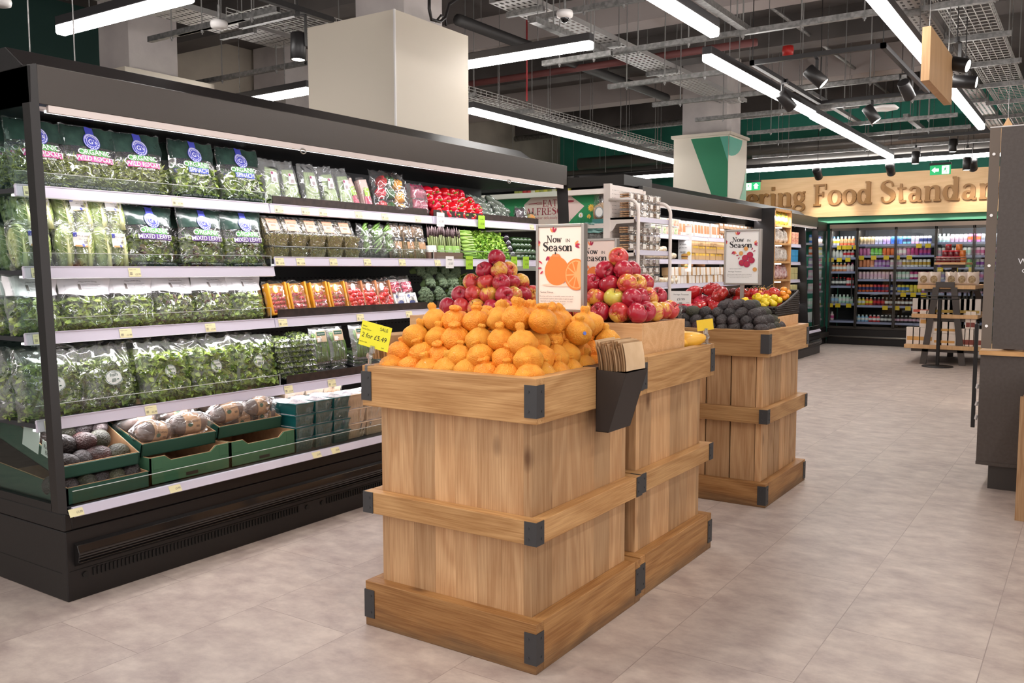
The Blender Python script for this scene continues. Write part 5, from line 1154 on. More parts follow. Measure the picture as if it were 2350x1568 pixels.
for i in range(4): RP_.put((1.84+.02*i,y+.13+.1*(i%2),z+.15*(i//2)),(-.2,jit(.2),jit(.3)),'lettuce pack in the back row seen through the end glass','lettuce packs at the back')
# white header bags
def header_bag(seed,m):
    t=thing('leaf_bag_with_white_header','x','salad bag'); w,h,d=.22,.245,.10; f=pillow(w,h,d,.66,seed,1.3); film_bag(t,f,FILM)
    fill_leaves(t,f,w,h,d,420,.026,.014,m,.56); F=wrap(f,w,h,.0014); F2=wrap(f,w,h,.003)
    b=B(); b.grid(lambda a,c:F((a*2-1)*w*.49,h*(.62+.03*math.sin(a*5+seed))*(1-c)+c*h*.965),14,6); obj('white_header',b,mat('white_film',srgb(238,236,240),.3,coat=.3,bump=.6,bscale=16),t)
    b=B(); write(b,'FRESH SALAD LEAVES',F2,.008,.01,h*.84)
    for k in range(5): patch(b,F2,-.02,.06-.01*(k%2),h*(.80-.025*k),h*(.805-.025*k),0,3)
    patch(b,F2,-.035,-.024,h*.70,h*.8,0,1); obj('print',b,GREYINK,t); return Proto(t)
HB=[header_bag(2.2,LSPIN),header_bag(7.7,LMIX)]
z=S3[1]-.012; y=S3[0]+.08
for i,(x,k,lb) in enumerate([(1.83,0,'white topped salad bag behind the end post'),(2.04,0,'white topped salad bag, second from the glass end'),(2.25,0,'white topped salad bag, third from the glass end'),(2.46,1,'white topped salad bag with some red leaves, left of centre'),(2.67,1,'white topped salad bag with dark red leaves in the middle of the shelf'),(2.87,0,'white topped salad bag beside the tomato packs')]):
    HB[k].put((x,y,z),(-.2,jit(.06),jit(.1)),lb,'white topped salad bags')
    for q in (1,2): HB[k].put((x+jit(.01),y+.11*q,z),(-.1,jit(.06),jit(.1)),'white topped salad bag in a rear row of the third shelf','white topped salad bags at the back')
# tall clear bags with oval label
def oval_bag(seed,m,L,Wd,green):
    t=thing('clear_leaf_bag','x','salad bag'); w,h,d=.265,.275,.11; f=pillow(w,h,d,.86,seed,1.6); film_bag(t,f,FILM,20,22)
    fill_leaves(t,f,w,h,d,560,L,Wd,m,.80); F=wrap(f,w,h,.002); F2=wrap(f,w,h,.0032); F3=wrap(f,w,h,.0044)
    b=B(); rx,rz=(.042,.031) if not green else (.034,.030)
    disc(b,F,0,h*.48,rx,rz,0); disc(b,F2,0,h*.48,rx*.96,rz*.95,1,r0=.94)
    write(b,'ORGANIC' if green else 'fresh',F3,.012 if green else .019,0,h*.48+.006,1); write(b,'every day',F3,.006,0,h*.48+.021,1)
    for k in range(9): patch(b,F3,-.012+k*.0025,-.0108+k*.0025,h*.48-.018,h*.48-.003,1,1)
    patch(b,F3,.014,.022,h*.48-.010,h*.48-.006,1,1)
    obj('oval_label',b,[mat('oval_cream',srgb(232,230,208) if green else srgb(226,230,228),.45),DGI],t); return Proto(t)
OB=[oval_bag(1.1,LHERB,.026,.012,False),oval_bag(4.6,LSPIN,.040,.020,True),oval_bag(9.1,LSPIN,.034,.024,True)]
z=S4[1]-.012; y=S4[0]+.09
for i,(x,k,lb) in enumerate([(1.85,0,'clear bag of curly leaves with an oval fresh label beside the end post'),(2.10,0,'clear bag of curly leaves with a higher oval label, second from the end'),(2.37,1,'clear leaf bag with the lowest round organic label'),(2.62,1,'clear spinach bag with a round label in the middle of the shelf'),(2.86,2,'clear round leafed bag beside the stacked herb packets')]):
    OB[k].put((x,y,z),(-.18,jit(.05),jit(.1)),lb,'clear leaf bags')
    for q in (1,2): OB[k].put((x+jit(.01)-.02,y+.12*q,z),(-.1,jit(.05),jit(.1)),'clear leaf bag in a rear row of the fourth shelf','clear leaf bags at the back')
# ---- right half, top shelf
def celery_bag(seed):
    t=thing('celery_bag','x','celery bag'); w,h,d=.125,.25,.075; f=pillow(w,h,d,.95,seed)
    b=B()
    for i in range(7):
        x=-.035+.0117*i; b.tube([(x*1.1,-.012-.012*math.cos(x*40),.01),(x,-.02,.1),(x*.9,-.018,.2)],[.010,.009,.006],8)
    obj('stalk',b,mat('celery_pale',srgb(184,198,150),.5,col2=srgb(160,184,128),nscale=20,stretch=(3,3,.3)),t)
    b=B()
    for i in range(120): leaf(b,(jit(.045),jit(.02)-.01,.005+random.random()**2*.10),.028,.014)
    obj('leaves',b,LHERB,t); film_bag(t,f,FILMH,12,16)
    F=wrap(f,w,h,.002); F2=wrap(f,w,h,.0032); b=B(); patch(b,F,-.022,.022,.12,.175,0,3); patch(b,F2,-.02,-.008,.16,.173,1,1); write(b,'ORGANIC',F2,.006,.008,.162,2)
    for k in range(8): patch(b,F2,-.01+k*.003,-.0085+k*.003,.125,.145,2,1)
    obj('label',b,[mat('label_pinkwhite',srgb(236,222,226),.5),mat('label_wine',srgb(140,40,90),.5),GREYINK],t); return Proto(t)
CB=[celery_bag(3.3),celery_bag(8.2)]
z=S1[1]-.008; y=S1[0]+.08
for i,(x,lb) in enumerate([(3.055,'celery bag right beside the spinach bags'),(3.19,'celery bag with the highest label'),(3.335,'celery bag with a low white label'),(3.475,'bulging celery bag, fourth along'),(3.59,'celery bag beside the narrow cartons')]):
    CB[i%2].put((x,y,z+(.0)),(-.2,[.05,-.08,-.05,-.12,-.1][i],0),lb+' on the top shelf','celery bags')
def narrow_pack():
    t=thing('narrow_carton','x','carton'); w,h,d=.062,.20,.05
    b=B().box((-w/2,-d*.3,0),(w/2,d/2,h)); obj('carton',b,mat('carton_peach',srgb(232,200,190),.5),t,bevel=.003)
    b=B()
    for i in range(6): b.tube([(-.022+.009*i,-d*.3-.004,.01),(-.02+.008*i,-d*.3-.006,.10)],[.005,.004],7)
    obj('rhubarb',b,mat('rhubarb_pink',srgb(186,50,90),.4,col2=srgb(222,120,140),nscale=20,stretch=(2,2,.3)),t)
    f=pillow(w*1.25,h*1.08,d*1.2,.97,2.); film_bag(t,f,FILM,8,12)
    b=B(); b.box((-.02,-d*.3-.012,.10),(.02,-d*.3-.011,.15)); obj('label',b,LIME,t); return Proto(t)
NP=narrow_pack()
NP.put((3.665,y,z),(-.2,-.22,0),'narrow rhubarb carton beside the celery','narrow rhubarb cartons'); NP.put((3.765,y,z),(-.2,-.12,0),'narrow rhubarb carton beside the mixed pepper bag','narrow rhubarb cartons')
def pepper_mesh(m):
    b=B(); pr=[]
    for i in range(15):
        a=-PI/2+PI*i/14; r=.040*max(0,math.cos(a))**.6; zz=math.sin(a)*.042; zz-=.016*math.exp(-(r/.014)**2)*(1 if zz>0 else -.5); r*=1+.08*math.sin(a); pr.append((r,zz))
    b.lathe(pr,32,0,None,lambda p,a:Vector((p.x*(1+.11*abs(math.cos(2*a))-.06),p.y*(1+.11*abs(math.cos(2*a))-.06),p.z+.004*abs(math.cos(2*a)))))
    return b.mesh('pepper',m)
PR=mat('pepper_red',srgb(196,20,40),.14,coat=.6,rnd=.06); PY=mat('pepper_yellow',srgb(240,168,30),.14,coat=.6); PG=mat('pepper_green',srgb(44,96,40),.14,coat=.6)
PST=mat('pepper_stem',srgb(120,150,50),.5)
pst=B().tube([(0,0,.026),(.001,0,.038),(.006,0,.052)],[.009,.0045,.0055],8).mesh('stem',PST)
def pepper_proto(m):
    o=obj('pepper',pepper_mesh(m)); tag(o,'loose pepper among the others','pepper'); obj('stem',pst,None,o); return Proto(o)
PP={'r':pepper_proto(PR),'y':pepper_proto(PY),'g':pepper_proto(PG)}
t=thing('mixed_pepper_bag','crinkled clear bag of red, green and yellow peppers on the top shelf','pepper bag',(3.965,y+.0,z)); w,h,d=.30,.265,.11
for (x,zz,k) in [(-.085,.05,'r'),(-.01,.045,'g'),(.08,.04,'y'),(-.075,.13,'r'),(.0,.13,'g'),(.085,.115,'y'),(-.06,.2,'r'),(.015,.205,'g'),(.075,.19,'y')]:
    o=obj('pepper',PP[k].o.data,None,t); o.location=(x,.0,zz); o.rotation_euler=(1.3,jit(1),jit(1)); o.scale=(.85,)*3
film_bag(t,pillow(w,h,d*1.3,.95,6.3,1.8),FILM,20,20); t.rotation_euler=(-.18,0,0)
t=thing('pepper_bag','crinkled clear bag of pointed red peppers beside the loose red peppers','pepper bag',(4.215,y,z)); 
b=B()
for i in range(10):
    x=-.05+.025*(i%5); zz=.03+.09*(i//5); b.tube([(x,-.015,zz),(x+.005,-.02,zz+.05),(x,-.015,zz+.085)],[.016,.015,.005],10)
obj('pointed_pepper',b,mat('pepper_pink',srgb(178,48,92),.25,coat=.4),t); film_bag(t,pillow(.17,.215,.10,.95,2.9,2.),FILMH,14,16); t.rotation_euler=(-.2,0,0)
for k_ in ('y','g'): bpy.data.objects.remove(kids(PP[k_].o)[0]); bpy.data.objects.remove(PP[k_].o)
KIDS.clear()
for r_ in range(4):
    for c_ in range(6 if r_<3 else 5):
        x=4.345+.088*c_+(.03 if r_%2 else 0); PP['r'].put((x,S1[0]+.055+.035*r_,S1[1]+.025+.047*r_+.0),(random.uniform(1.0,1.7),jit(.5),jit(1.)),f'shiny red pepper in the {["bottom","second","third","top"][r_]} row of the pepper heap','loose red peppers')
# cucumbers
def cyl_fruit(name,L,r,m,bend=.012,wrapm=None,cat=None,label='x',taper=.4):
    b=B(); pts=[];rr=[]
    for i in range(13):
        u=i/12; pts.append((-L/2+L*u,bend*math.sin(PI*u),0)); e=min(u,1-u); rr.append(r*min(1,(e/.09+.02))**taper if e<.09 else r)
    b.tube(pts,rr,14); o=obj(name,b,m); tag(o,label,cat or name)
    if wrapm:
        w=B(); pts2=[(p[0]*1.05,p[1],p[2]) for p in pts]; w.tube(pts2,[q*1.08+.0005 for q in rr],14); obj('shrink_wrap',w,wrapm,o)
    return Proto(o)
CU=cyl_fruit('cucumber',.24,.021,mat('cucumber_green',srgb(46,70,42),.4,col2=srgb(70,92,58),nscale=30,bump=.4,bscale=60),wrapm=FILMH,cat='cucumber')
for r_ in range(5):
    for c_ in range(2):
        CU.put((4.94+.235*c_+jit(.01),S1[0]+.06+.03*r_,S1[1]+.018+.036*r_-(.01 if c_ else 0)),(jit(.3),.12+jit(.05)+(.1 if c_ else 0),jit(.12)),f'film wrapped cucumber, {["bottom","second","third","fourth","top"][r_]} of the {["left","right"][c_]} cucumber stack'.replace('the left','the nearer').replace('the right','the farther'),'cucumbers')
def crumple_pack(name,label,cat,x,y,z,w,h,d,m,rx=-.2,fm=None,rz=0,contents=None):
    t=thing(name,label,cat,(x,y,z)); f=pillow(w*.9,h*.9,d*.9,.9,random.random()*9)
    b=B(); b.grid(lambda a,c:f(a*2-1,c,-1),10,10); b.grid(lambda a,c:f(1-a*2,c,1),10,10); obj('contents',b,m,t); film_bag(t,pillow(w,h,d,.95,random.random()*9,2.),fm or FILM,12,12); t.rotation_euler=(rx,0,rz); return t
crumple_pack('snack_bag','dark purple vegetable bag at the far end of the top shelf','vegetable bag',5.38,S1[0]+.08,S1[1],.13,.13,.07,mat('aubergine_print',srgb(46,30,40),.3,col2=srgb(70,40,50),nscale=20))
crumple_pack('snack_bag','small orange carrot bag at the far end of the top shelf','vegetable bag',5.48,S1[0]+.06,S1[1],.09,.09,.06,mat('carrot_print',srgb(226,140,40),.3,col2=srgb(90,140,50),nscale=20))
# ---- second shelf right
z=S2[1]+.05; y=S2[0]+.075
def cress_tub():
    t=thing('cress_tub','x','cress tub'); w=.115; h=.062
    def body(k): return [(-w/2*k,-.045*k,0),(w/2*k,-.045*k,0),(w/2*k,.045*k,0),(-w/2*k,.045*k,0)]
    b=B(); lo=[Vector(p) for p in body(.84)]; hi=[Vector((p[0],p[1],h)) for p in body(1.)]; b.add(lo+hi,[(0,1,5,4),(1,2,6,5),(2,3,7,6),(3,0,4,7),(3,2,1,0)]); b.box((-w/2-.004,-.05,h),(w/2+.004,.05,h+.004)); obj('tub',b,FILMC,t,bevel=.004)
    b=B(); b.add([p*.95+Vector((0,0,.003)) for p in lo]+[p*.95-Vector((0,0,.004)) for p in hi],[(0,1,5,4),(1,2,6,5),(2,3,7,6),(3,0,4,7),(4,5,6,7)])
    for i in range(240):
        e=random.choice([0,0,0,1,2]); zz=random.random()*h*.9+.003; k=.84+.16*zz/h
        p=(jit(w/2*k*.93),-.045*k*.95,zz) if e==0 else ((random.choice([-1,1])*w/2*k*.95,jit(.04),zz) if e==1 else (jit(w/2*.9),jit(.04),h-.003))
        leaf(b,p,.014,.0035,.2)
    obj('sprouts',b,LCRESS,t); return Proto(t)
CT=cress_tub()
for c_ in range(5):
    x=3.035+.128*c_
    for r_ in range(2): 
        for k_ in range(2-r_): CT.put((x,S2[0]+.075+.11*k_,z-.01+.067*r_),(0,0,jit(.03)),f'clear tub of sprouts, {"bottom" if r_==0 else "upper"} flat layer{"" if k_==0 else " at the back"}',f'{"bottom" if r_==0 else "upper"} sprout tubs' + (' at the back' if k_ else ''))
    o=CT.put((x,S2[0]+.15,z+.137),(1.12,0,jit(.04)),f'tilted sprout tub showing its lid label, {["beside the mixed leaves","second along","third along","fourth along","beside the sugar snap bags"][c_]}','tilted sprout tubs')
    b=B(); b.box((-.036,-.033,.0665),(.036,.033,.0675)); l=obj('lid_label',b,mat('label_peach',srgb(206,152,124),.5),o); b=B(); write(b,'SPROUTED',lambda u,v:Vector((u,v,.0682)),.012,0,.008); write(b,'SEEDS',lambda u,v:Vector((u,v,.0682)),.012,0,-.008); disc(b,lambda u,v:Vector((u,v,.0682)),.02,-.022,.007,.007,1,12); obj('lid_print',b,[INK,mat('dot_blue',srgb(150,180,210),.5)],l)
    KIDS.clear()
GB=mat('bean_green',srgb(96,132,52),.4,col2=srgb(76,112,40),nscale=18)
for i,(x,s) in enumerate([(3.70,1.),(3.81,1.05),(3.90,1.)]):
    t=thing('sugar_snap_bag',['crinkled bag of green pods beside the sprout tubs','crinkled silvery bag of green pods in the middle','crinkled bag of green pods beside the asparagus packs'][i],'vegetable bag',(x,y,z)); b=B()
    for k in range(9): zz=.03+.016*k; b.tube([(-.04+jit(.01),-.015+jit(.01),zz),(0,-.02+jit(.006),zz+.03+jit(.01)),(.035+jit(.01),-.015,zz+.05)],[.004,.009,.004],8)
    obj('pods',b,GB,t); film_bag(t,pillow(.125,.20,.075,.8,i*2.3,2.2),FILM,12,14); t.rotation_euler=(-.2,jit(.1),jit(.2))
ASPG=mat('asparagus_green',srgb(98,112,58),.5,col2=srgb(122,130,76),nscale=24); ASPT=mat('asparagus_tip',srgb(92,72,74),.6,bump=.6,bscale=120)
def spears(n,w,h,seed,d=.02):
    b=B(); rr=random.Random(seed)
    for i in range(n):
        x=-w/2+w*i/(n-1)+rr.uniform(-.003,.003); yy=rr.uniform(-d,d*.3); hh=h+rr.uniform(-.02,.01); b.tube([(x*.9,yy,0),(x,yy,hh*.7)],[.0055,.0048],7,0); b.tube([(x,yy,hh*.7),(x+.002,yy,hh*.85),(x+rr.uniform(-.005,.005),yy-.003,hh)],[.0048,.0062,.001],7,1)
    return b
for i,x in enumerate([3.965,4.075,4.185]):
    t=thing('asparagus_pack',['white banded asparagus pack nearest the green pods','middle banded asparagus pack','banded asparagus pack nearest the loose asparagus bundles'][i],'asparagus pack',(x,y,z)); obj('spears',spears(7,.07,.19,i),[mat('asparagus_pale',srgb(168,150,100),.5),mat('asparagus_brown',srgb(120,98,72),.6)],t)
    obj('tray',B().box((-.048,.008,0),(.048,.014,.205)),CARD,t); film_bag(t,pillow(.10,.215,.05,.97,i+.5,.7),FILMC,10,14)
    b=B(); b.box((-.047,-.0262,.105),(.047,-.0255,.128)); b.box((-.03,-.0262,.06),(.03,-.0255,.10),1); write(b,'With olive',lambda u,v:Vector((u,-.0268,v)),.013,0,.111,2); obj('band',b,[INK,CARD,WINK],t); t.rotation_euler=(-.16,0,0)
for i,x in enumerate([4.285,4.365,4.445,4.525]):
    t=thing('asparagus_bundle',['asparagus bundle with its label turned, next to the banded packs','second asparagus bundle with a green label','third asparagus bundle with a green label','asparagus bundle nearest the bright green lettuce'][i],'asparagus',(x,y-.005,z)); obj('spears',spears(10,.062,.21,i+9,.025),[ASPG,ASPT],t)
    b=B(); b.lathe([(.042,.02),(.042,.085)],20,0,None,lambda p,a:Vector((p.x,p.y*.72,p.z))); b2=b
    write(b2,'British',lambda u,v:Vector((u,-.0322+u*u*8,v)),.012,0,.06,1); write(b2,'Asparagus',lambda u,v:Vector((u,-.0322+u*u*8,v)),.012,0,.04,1); obj('label_band',b2,[mat('band_green',srgb(150,192,100),.5) if i else PAPER,WINK],t); t.rotation_euler=(-.12,0,jit(.1))
t=thing('brown_box_tray','low pink brown tray holding the asparagus bundles','tray',(4.4,S2[0]+.03,z-.01)); b=B(); b.box((-.16,0,0),(.16,.006,.055)); b.box((-.16,.16,0),(.16,.166,.055)); b.box((-.16,0,0),(-.154,.166,.055)); b.box((.154,0,0),(.16,.166,.055)); obj('tray_body',b,mat('tray_brown',srgb(140,104,92),.6),t)
# frilly lettuce and celery bundle
b=B()
for i in range(2400):
    u=random.random(); v=random.random(); x=u*.44; yy=.02+.05*random.random()+v*.10; zz=v*.19+jit(.012)-.02*abs(u-.5)
    leaf(b,(x,yy-.02*math.sin(u*22)*.3,zz),random.uniform(.018,.034),random.uniform(.012,.022),.6)
t=thing('frilly_lettuce_heap','bright green frilly celery tops heaped on the second shelf','leaf heap',(4.70,S2[0]+.02,z)); obj('frilly_leaves',b,LCEL,t)['kind']='stuff'
b=B()
for i in range(22): zz=.01+.0085*i; b.tube([(-.10,.02+.01*(i%3)+zz*.3,zz),(.03,.022+.01*(i%2)+zz*.3,zz+.004)],.0062,8)
obj('celery_stalks',b,mat('celery_bright',srgb(150,186,84),.35,col2=srgb(128,170,64),nscale=12),t)['kind']='stuff'
ZU=cyl_fruit('courgette',.19,.023,mat('courgette_green',srgb(34,56,30),.25,col2=srgb(52,78,40),nscale=40,coat=.4),bend=.004,cat='courgette')
AUB=cyl_fruit('aubergine',.17,.034,mat('aubergine_black',srgb(34,26,38),.15,coat=.6),bend=.006,cat='aubergine',taper=.8)
for r_ in range(4):
    for c_ in range(5): ZU.put((5.25+.052*c_+.02*(r_%2),S2[0]+.13+.02*r_,z+.018+.043*r_),(jit(.1),.0,PI/2+jit(.08)),f'courgette end in the {["bottom","second","third","top"][r_]} layer of the courgette stack','courgettes')
for r_ in range(4): AUB.put((5.19,S2[0]+.13+.02*r_,z+.03+.043*r_),(0,0,PI/2+jit(.2)),'black aubergine between the frilly leaves and the courgettes','aubergines')
# ---- third shelf right
z=S3[1]+.012; y=S3[0]+.06
CHERRY=TM['cherry']
def tomato_tray(rim,label,x,rz=0,kind='cherry',lab='TOMATOES',w=.125,grp=None,sc=.8):
    t=thing('tomato_pack',label,'tomato pack',(x,y,z),0,grp); h=.165
    b=B(); b.box((-w/2,.0,0),(w/2,.012,h)); b.box((-w/2,-.035,0),(-w/2+.012,.012,h)); b.box((w/2-.012,-.035,0),(w/2,.012,h)); b.box((-w/2,-.035,0),(w/2,.012,.010)); obj('tray',b,rim,t,bevel=.003)
    for i in range(24):
        c_=i%5; r_=i//5
        if r_>2 and random.random()<.25: continue
        o=obj('tomato',TM[kind],None,t); o.location=(-w/2+.024+.0195*c_+jit(.003),-.018+jit(.004),.020+.021*r_); o.rotation_euler=(jit(2),jit(2),jit(2)); o.scale=(sc*.62,)*3 if kind=='cherry' else (sc*.5,)*3
    film_bag(t,pillow(w*1.08,h*1.10,.075,.97,x*3,1.4),FILM,12,14)
    b=B(); disc(b,lambda u,v:Vector((u,-.040,v)),-.02,.130,.018,.022,0,18); disc(b,lambda u,v:Vector((u,-.0405,v)),-.02,.130,.013,.018,1,18)
    write(b,lab,lambda u,v:Vector((.028-v*.25+.02,-.041,.03+u*.8+.03)),.018,0,0,1); obj('round_label',b,[PAPER if kind!='cherry' else mat('label_amber',srgb(232,190,80),.5),WINK],t); t.rotation_euler=(-.22,-.05,rz)
AMB=mat('tray_amber',srgb(206,140,24),.5); KR=mat('tray_kraft',srgb(170,110,70),.7)
for i,(x,lb) in enumerate([(3.045,'amber edged cherry tomato pack beside the white topped bags'),(3.18,'amber edged cherry tomato pack standing highest'),(3.33,'amber edged cherry tomato pack, third along'),(3.465,'amber edged cherry tomato pack next to the large tomato bags')]): tomato_tray(AMB,lb,x,lab='SO SWEET')
for i,(x,lb) in enumerate([(3.60,'kraft tray of large red tomatoes, the nearer'),(3.72,'kraft tray of red tomatoes in the middle'),(3.835,'kraft tray of large red tomatoes beside the radish packs')]): tomato_tray(KR,lb,x,kind='red',sc=1.4,lab='TOMATOES',w=.13)
RAD=mat('radish_pink',srgb(206,50,90),.3,coat=.3)
rb=B().lathe([(0,-.014),(.004,-.012),(.011,-.004),(.0125,.003),(.009,.010),(.003,.013),(0,.013)],12).mesh('radish',RAD)
for i,x in enumerate([3.97,4.075]):
    t=thing('radish_pack',['white radish pack nearer the tomatoes','white radish pack beside the broccoli'][i],'radish pack',(x,y,z)); b=B(); b.box((-.048,0,0),(.048,.008,.18)); obj('tray',b,PAPER,t)
    for k in range(12): o=obj('radish',rb,None,t); o.location=(-.03+.02*(k%4)+jit(.003),-.014,.105+.022*(k//4)); o.rotation_euler=(jit(2),jit(2),0)
    b=B(); b.box((-.047,-.029,.01),(.047,-.028,.085)); disc(b,lambda u,v:Vector((u,-.0295,v)),-.02,.068,.012,.012,1,14); disc(b,lambda u,v:Vector((u,-.0295,v)),-.0,.028,.026,.015,1,18); write(b,'RADISH',lambda u,v:Vector((u,-.0295,v)),.012,.018,.062,1); obj('label',b,[mat('radish_label',srgb(232,226,222),.5),mat('radish_blue',srgb(70,84,150),.5)],t)
    film_bag(t,pillow(.11,.20,.065,.95,i*4+.2,1.),FILM,10,12); t.rotation_euler=(-.28,-.08,0)
# broccoli
BROC=mat('broccoli_green',srgb(74,92,66),.9,col2=srgb(98,114,84),nscale=60,bump=1.,bscale=260)
def broccoli():
    b=B(); 
    for i in range(34):
        a=i*2.4; r=.052*math.sqrt(i/34); zz=.05+.028*math.sqrt(max(0,1-(r/.056)**2)); c=Vector((r*math.cos(a),r*math.sin(a),zz)); s=.0135
        pr=[(s*math.cos(-PI/2+PI*k/6),s*math.sin(-PI/2+PI*k/6)) for k in range(7)]
        b.lathe([(max(p,0),q) for p,q in pr],10,0,Matrix.Translation(c),lambda p,a_,c=c: p*(1+.18*noise.noise((p+c)*160)))
    o=obj('broccoli',b,BROC); tag(o,'x','broccoli'); obj('stalk',B().cyl((0,0,0),(0,0,.05),.014,.03,12),mat('broccoli_stalk',srgb(120,146,92),.6),o); return Proto(o)
BR=broccoli()
for r_ in range(3):
    for c_ in range(4 if r_%2==0 else 3):
        BR.put((4.21+.122*c_+(.06 if r_%2 else 0),S3[0]+.10+.035*r_,z+.045+.085*r_),(1.15+jit(.2),jit(.2),jit(.3)),f'broccoli head in the {["bottom","second","third","top"][r_]} row beside the radish packs','broccoli heads')
CAU=mat('cauliflower_cream',srgb(226,214,190),.8,bump=1.,bscale=180)
o=obj('cauliflower',BR.o.data.copy()); o.data.materials[0]=CAU; tag(o,'cream cauliflower glimpsed between the left apples and the citrus poster','cauliflower'); o.location=(5.12,S3[0]+.12,z+.14); o.rotation_euler=(1.2,0,0); o.scale=(1.15,)*3
o=obj('cauliflower',o.data); tag(o,'cauliflower below the other, mostly hidden by the left apples','cauliflower'); o.location=(5.2,S3[0]+.10,z+.03); o.rotation_euler=(1.2,0,0)
b=B()
for i in range(500): leaf(b,(jit(.2),jit(.05),random.random()*.2),.03,.02,.6)
o=obj('kale_heap',b,LHERB); tag(o,'dark curly kale behind the broccoli','leaf heap',None,'stuff'); o.location=(4.85,S3[0]+.2,z)
# ---- fourth shelf right: herb packets, bean trays
z=S4[1]+.014; y=S4[0]+.07
hb=B(); f=pillow(.135,.16,.028,.9,3.1,1.); 
HT=thing('herb_packet','x','herb packet'); b=B()
for i in range(130):
    p=f(jit(.85),.08+random.random()*.8,-1); leaf(b,(p.x,p.y*.7,p.z),.022,.010,.4)
obj('herbs',b,LHERB,HT); film_bag(HT,f,FILMC,8,8); HP=Proto(HT)
for s_,x in enumerate([3.06,3.175]):
    for k in range(8): HP.put((x+jit(.01),S4[0]+.03+jit(.01)+.004*k,z+.014+.026*k),(-PI/2+.12+jit(.1),0,jit(.15)),f'flat herb packet in the {["nearer","farther"][s_]} packet stack',f'{["nearer","farther"][s_]} stack of herb packets')
def bean_tray(x,zz,rx,label,grp=None,lb=True):
    t=thing('bean_tray',label,'bean tray',(x,y,zz),0,grp); b=B()
    for k in range(16): b.tube([(-.045+.006*k+jit(.004),-.012+jit(.006),.012),(-.043+.006*k+jit(.01),-.018,.09),(-.045+.006*k+jit(.006),-.012,.165)],.0035,6)
    obj('beans',b,GB,t); b=B(); b.box((-.056,0,0),(.056,.006,.185)); obj('tray',b,FILMH,t); film_bag(t,pillow(.125,.20,.05,.97,x*5,1.1),FILM,10,12)
    if lb:
        b=B(); b.box((-.036,-.0275,.115),(.036,-.027,.175)); b.box((-.03,-.028,.15),(.03,-.0276,.17),1); write(b,'GREEN BEANS',lambda u,v:Vector((u,-.0284,v)),.008,0,.156,2); b.box((-.03,-.028,.118),(-.005,-.0276,.14),3); obj('label',b,[mat('label_tan',srgb(206,180,150),.5),DGI,WINK,PAPER],t)
    t.rotation_euler=(rx,0,0); return t
for i,(x,lb) in enumerate([(3.30,'upright green bean tray nearest the herb packets'),(3.425,'upright green bean tray, second along'),(3.60,'green bean tray partly behind the sale card'),(3.72,'green bean tray right of the sale card')]): bean_tray(x,z+.06,-.24,lb)
for i,x in enumerate([3.30,3.425,3.60,3.72]):
    for k in range(3): bean_tray(x,z+.0+.022*k+.03,-1.42,'bean tray lying flat under the upright ones','flat bean trays',False)
for i,x in enumerate([3.84,3.93,4.02,4.11]):
    t=crumple_pack('vegetable_bag',['white wrapped vegetable bag behind the kraft bags','white wrapped vegetable bag, second behind the kraft bags','crinkled bag left of the orange heap','crinkled bag hidden behind the orange heap'][i],'vegetable bag',x,y+.06,z+.07,.13,.10,.07,mat('pale_veg',srgb(190,200,160),.6,col2=srgb(150,170,110),nscale=20))
ON=mat('onion_gold',srgb(196,140,70),.35,col2=srgb(168,110,50),nscale=14,coat=.3)
for i in range(7):
    put('onion',B().lathe([(0,-.026),(.015,-.024),(.03,-.008),(.03,.008),(.018,.022),(.005,.03),(.003,.045),(0,.046)],16).mesh('onion',ON),(4.05+.06*i,S4[0]+.12+jit(.01),z+.16+jit(.01)),(jit(1),jit(1),0),'golden onion glimpsed above the orange heap','onion','onions above the orange heap')
tag(obj('onion_crate',B().box((4.0,S4[0]+.05,S4[1]),(4.5,S4[0]+.2,S4[1]+.14)),CARD),'brown carton under the onions','carton')
# ---- base well
GCARD=mat('green_carton',srgb(30,74,60),.6); GCARD2=mat('green_carton_light',srgb(62,104,76),.6); 
def carton(x0,x1,y0,y1,z0,h,label,m=GCARD,tilt=0.,notch=True,rz=0,lip=None):
    t=thing('produce_carton',label,'carton',((x0+x1)/2,y0,z0)); w=(x1-x0); d=y1-y0; th=.006
    lo=lip or h*.8
    def wallp(b,pts,y,dy): b.prism(pts,'y',y,y+dy)
    prof=[(-w/2,0),(w/2,0),(w/2,h),(w/2-.07,h),(w/2-.10,lo),(-w/2+.10,lo),(-w/2+.07,h),(-w/2,h)] if notch else [(-w/2,0),(w/2,0),(w/2,lo),(-w/2,lo)]
    b=B(); b.prism(prof,'y',0,th); b.prism(prof,'y',d-th,d)
    if not notch: pass
    sp=[(0,0),(d,0),(d,h),(0,lo if not notch else h)]
    b.prism(sp,'x',-w/2,-w/2+th); b.prism(sp,'x',w/2-th,w/2); b.box((-w/2,0,0),(w/2,d,.004)); obj('outer_walls',b,m,t)
    b=B(); b.prism([(a*(1-.012/w),c+.002 if c>0 else c+.004) for a,c in prof],'y',th,th+.003); b.prism([(a*(1-.012/w),c+.002 if c>0 else c+.004) for a,c in prof],'y',d-th-.003,d-th)
    for s_ in (-1,1): b.prism([(p+.001,q+.002) for p,q in sp],'x',s_*(w/2-th)-.0015,s_*(w/2-th)+.0015)
    b.box((-w/2+th,th,.004),(w/2-th,d-th,.007)); obj('kraft_lining',b,CARD,t)
    if notch and h<.12:
        for s_ in (-1,1):
            b=B(); b.box((s_*(w/2-.035)-.022,-.0015,h-.05),(s_*(w/2-.035)+.022,0,h-.008)); obj('corner_tab',b,GCARD2,t,bevel=.001)
        b=B(); b.box((-.03,-.0012,.012),(.03,0,.026)); obj('hand_hole',b,INK,t)
    t.rotation_euler=(tilt,0,rz); return t
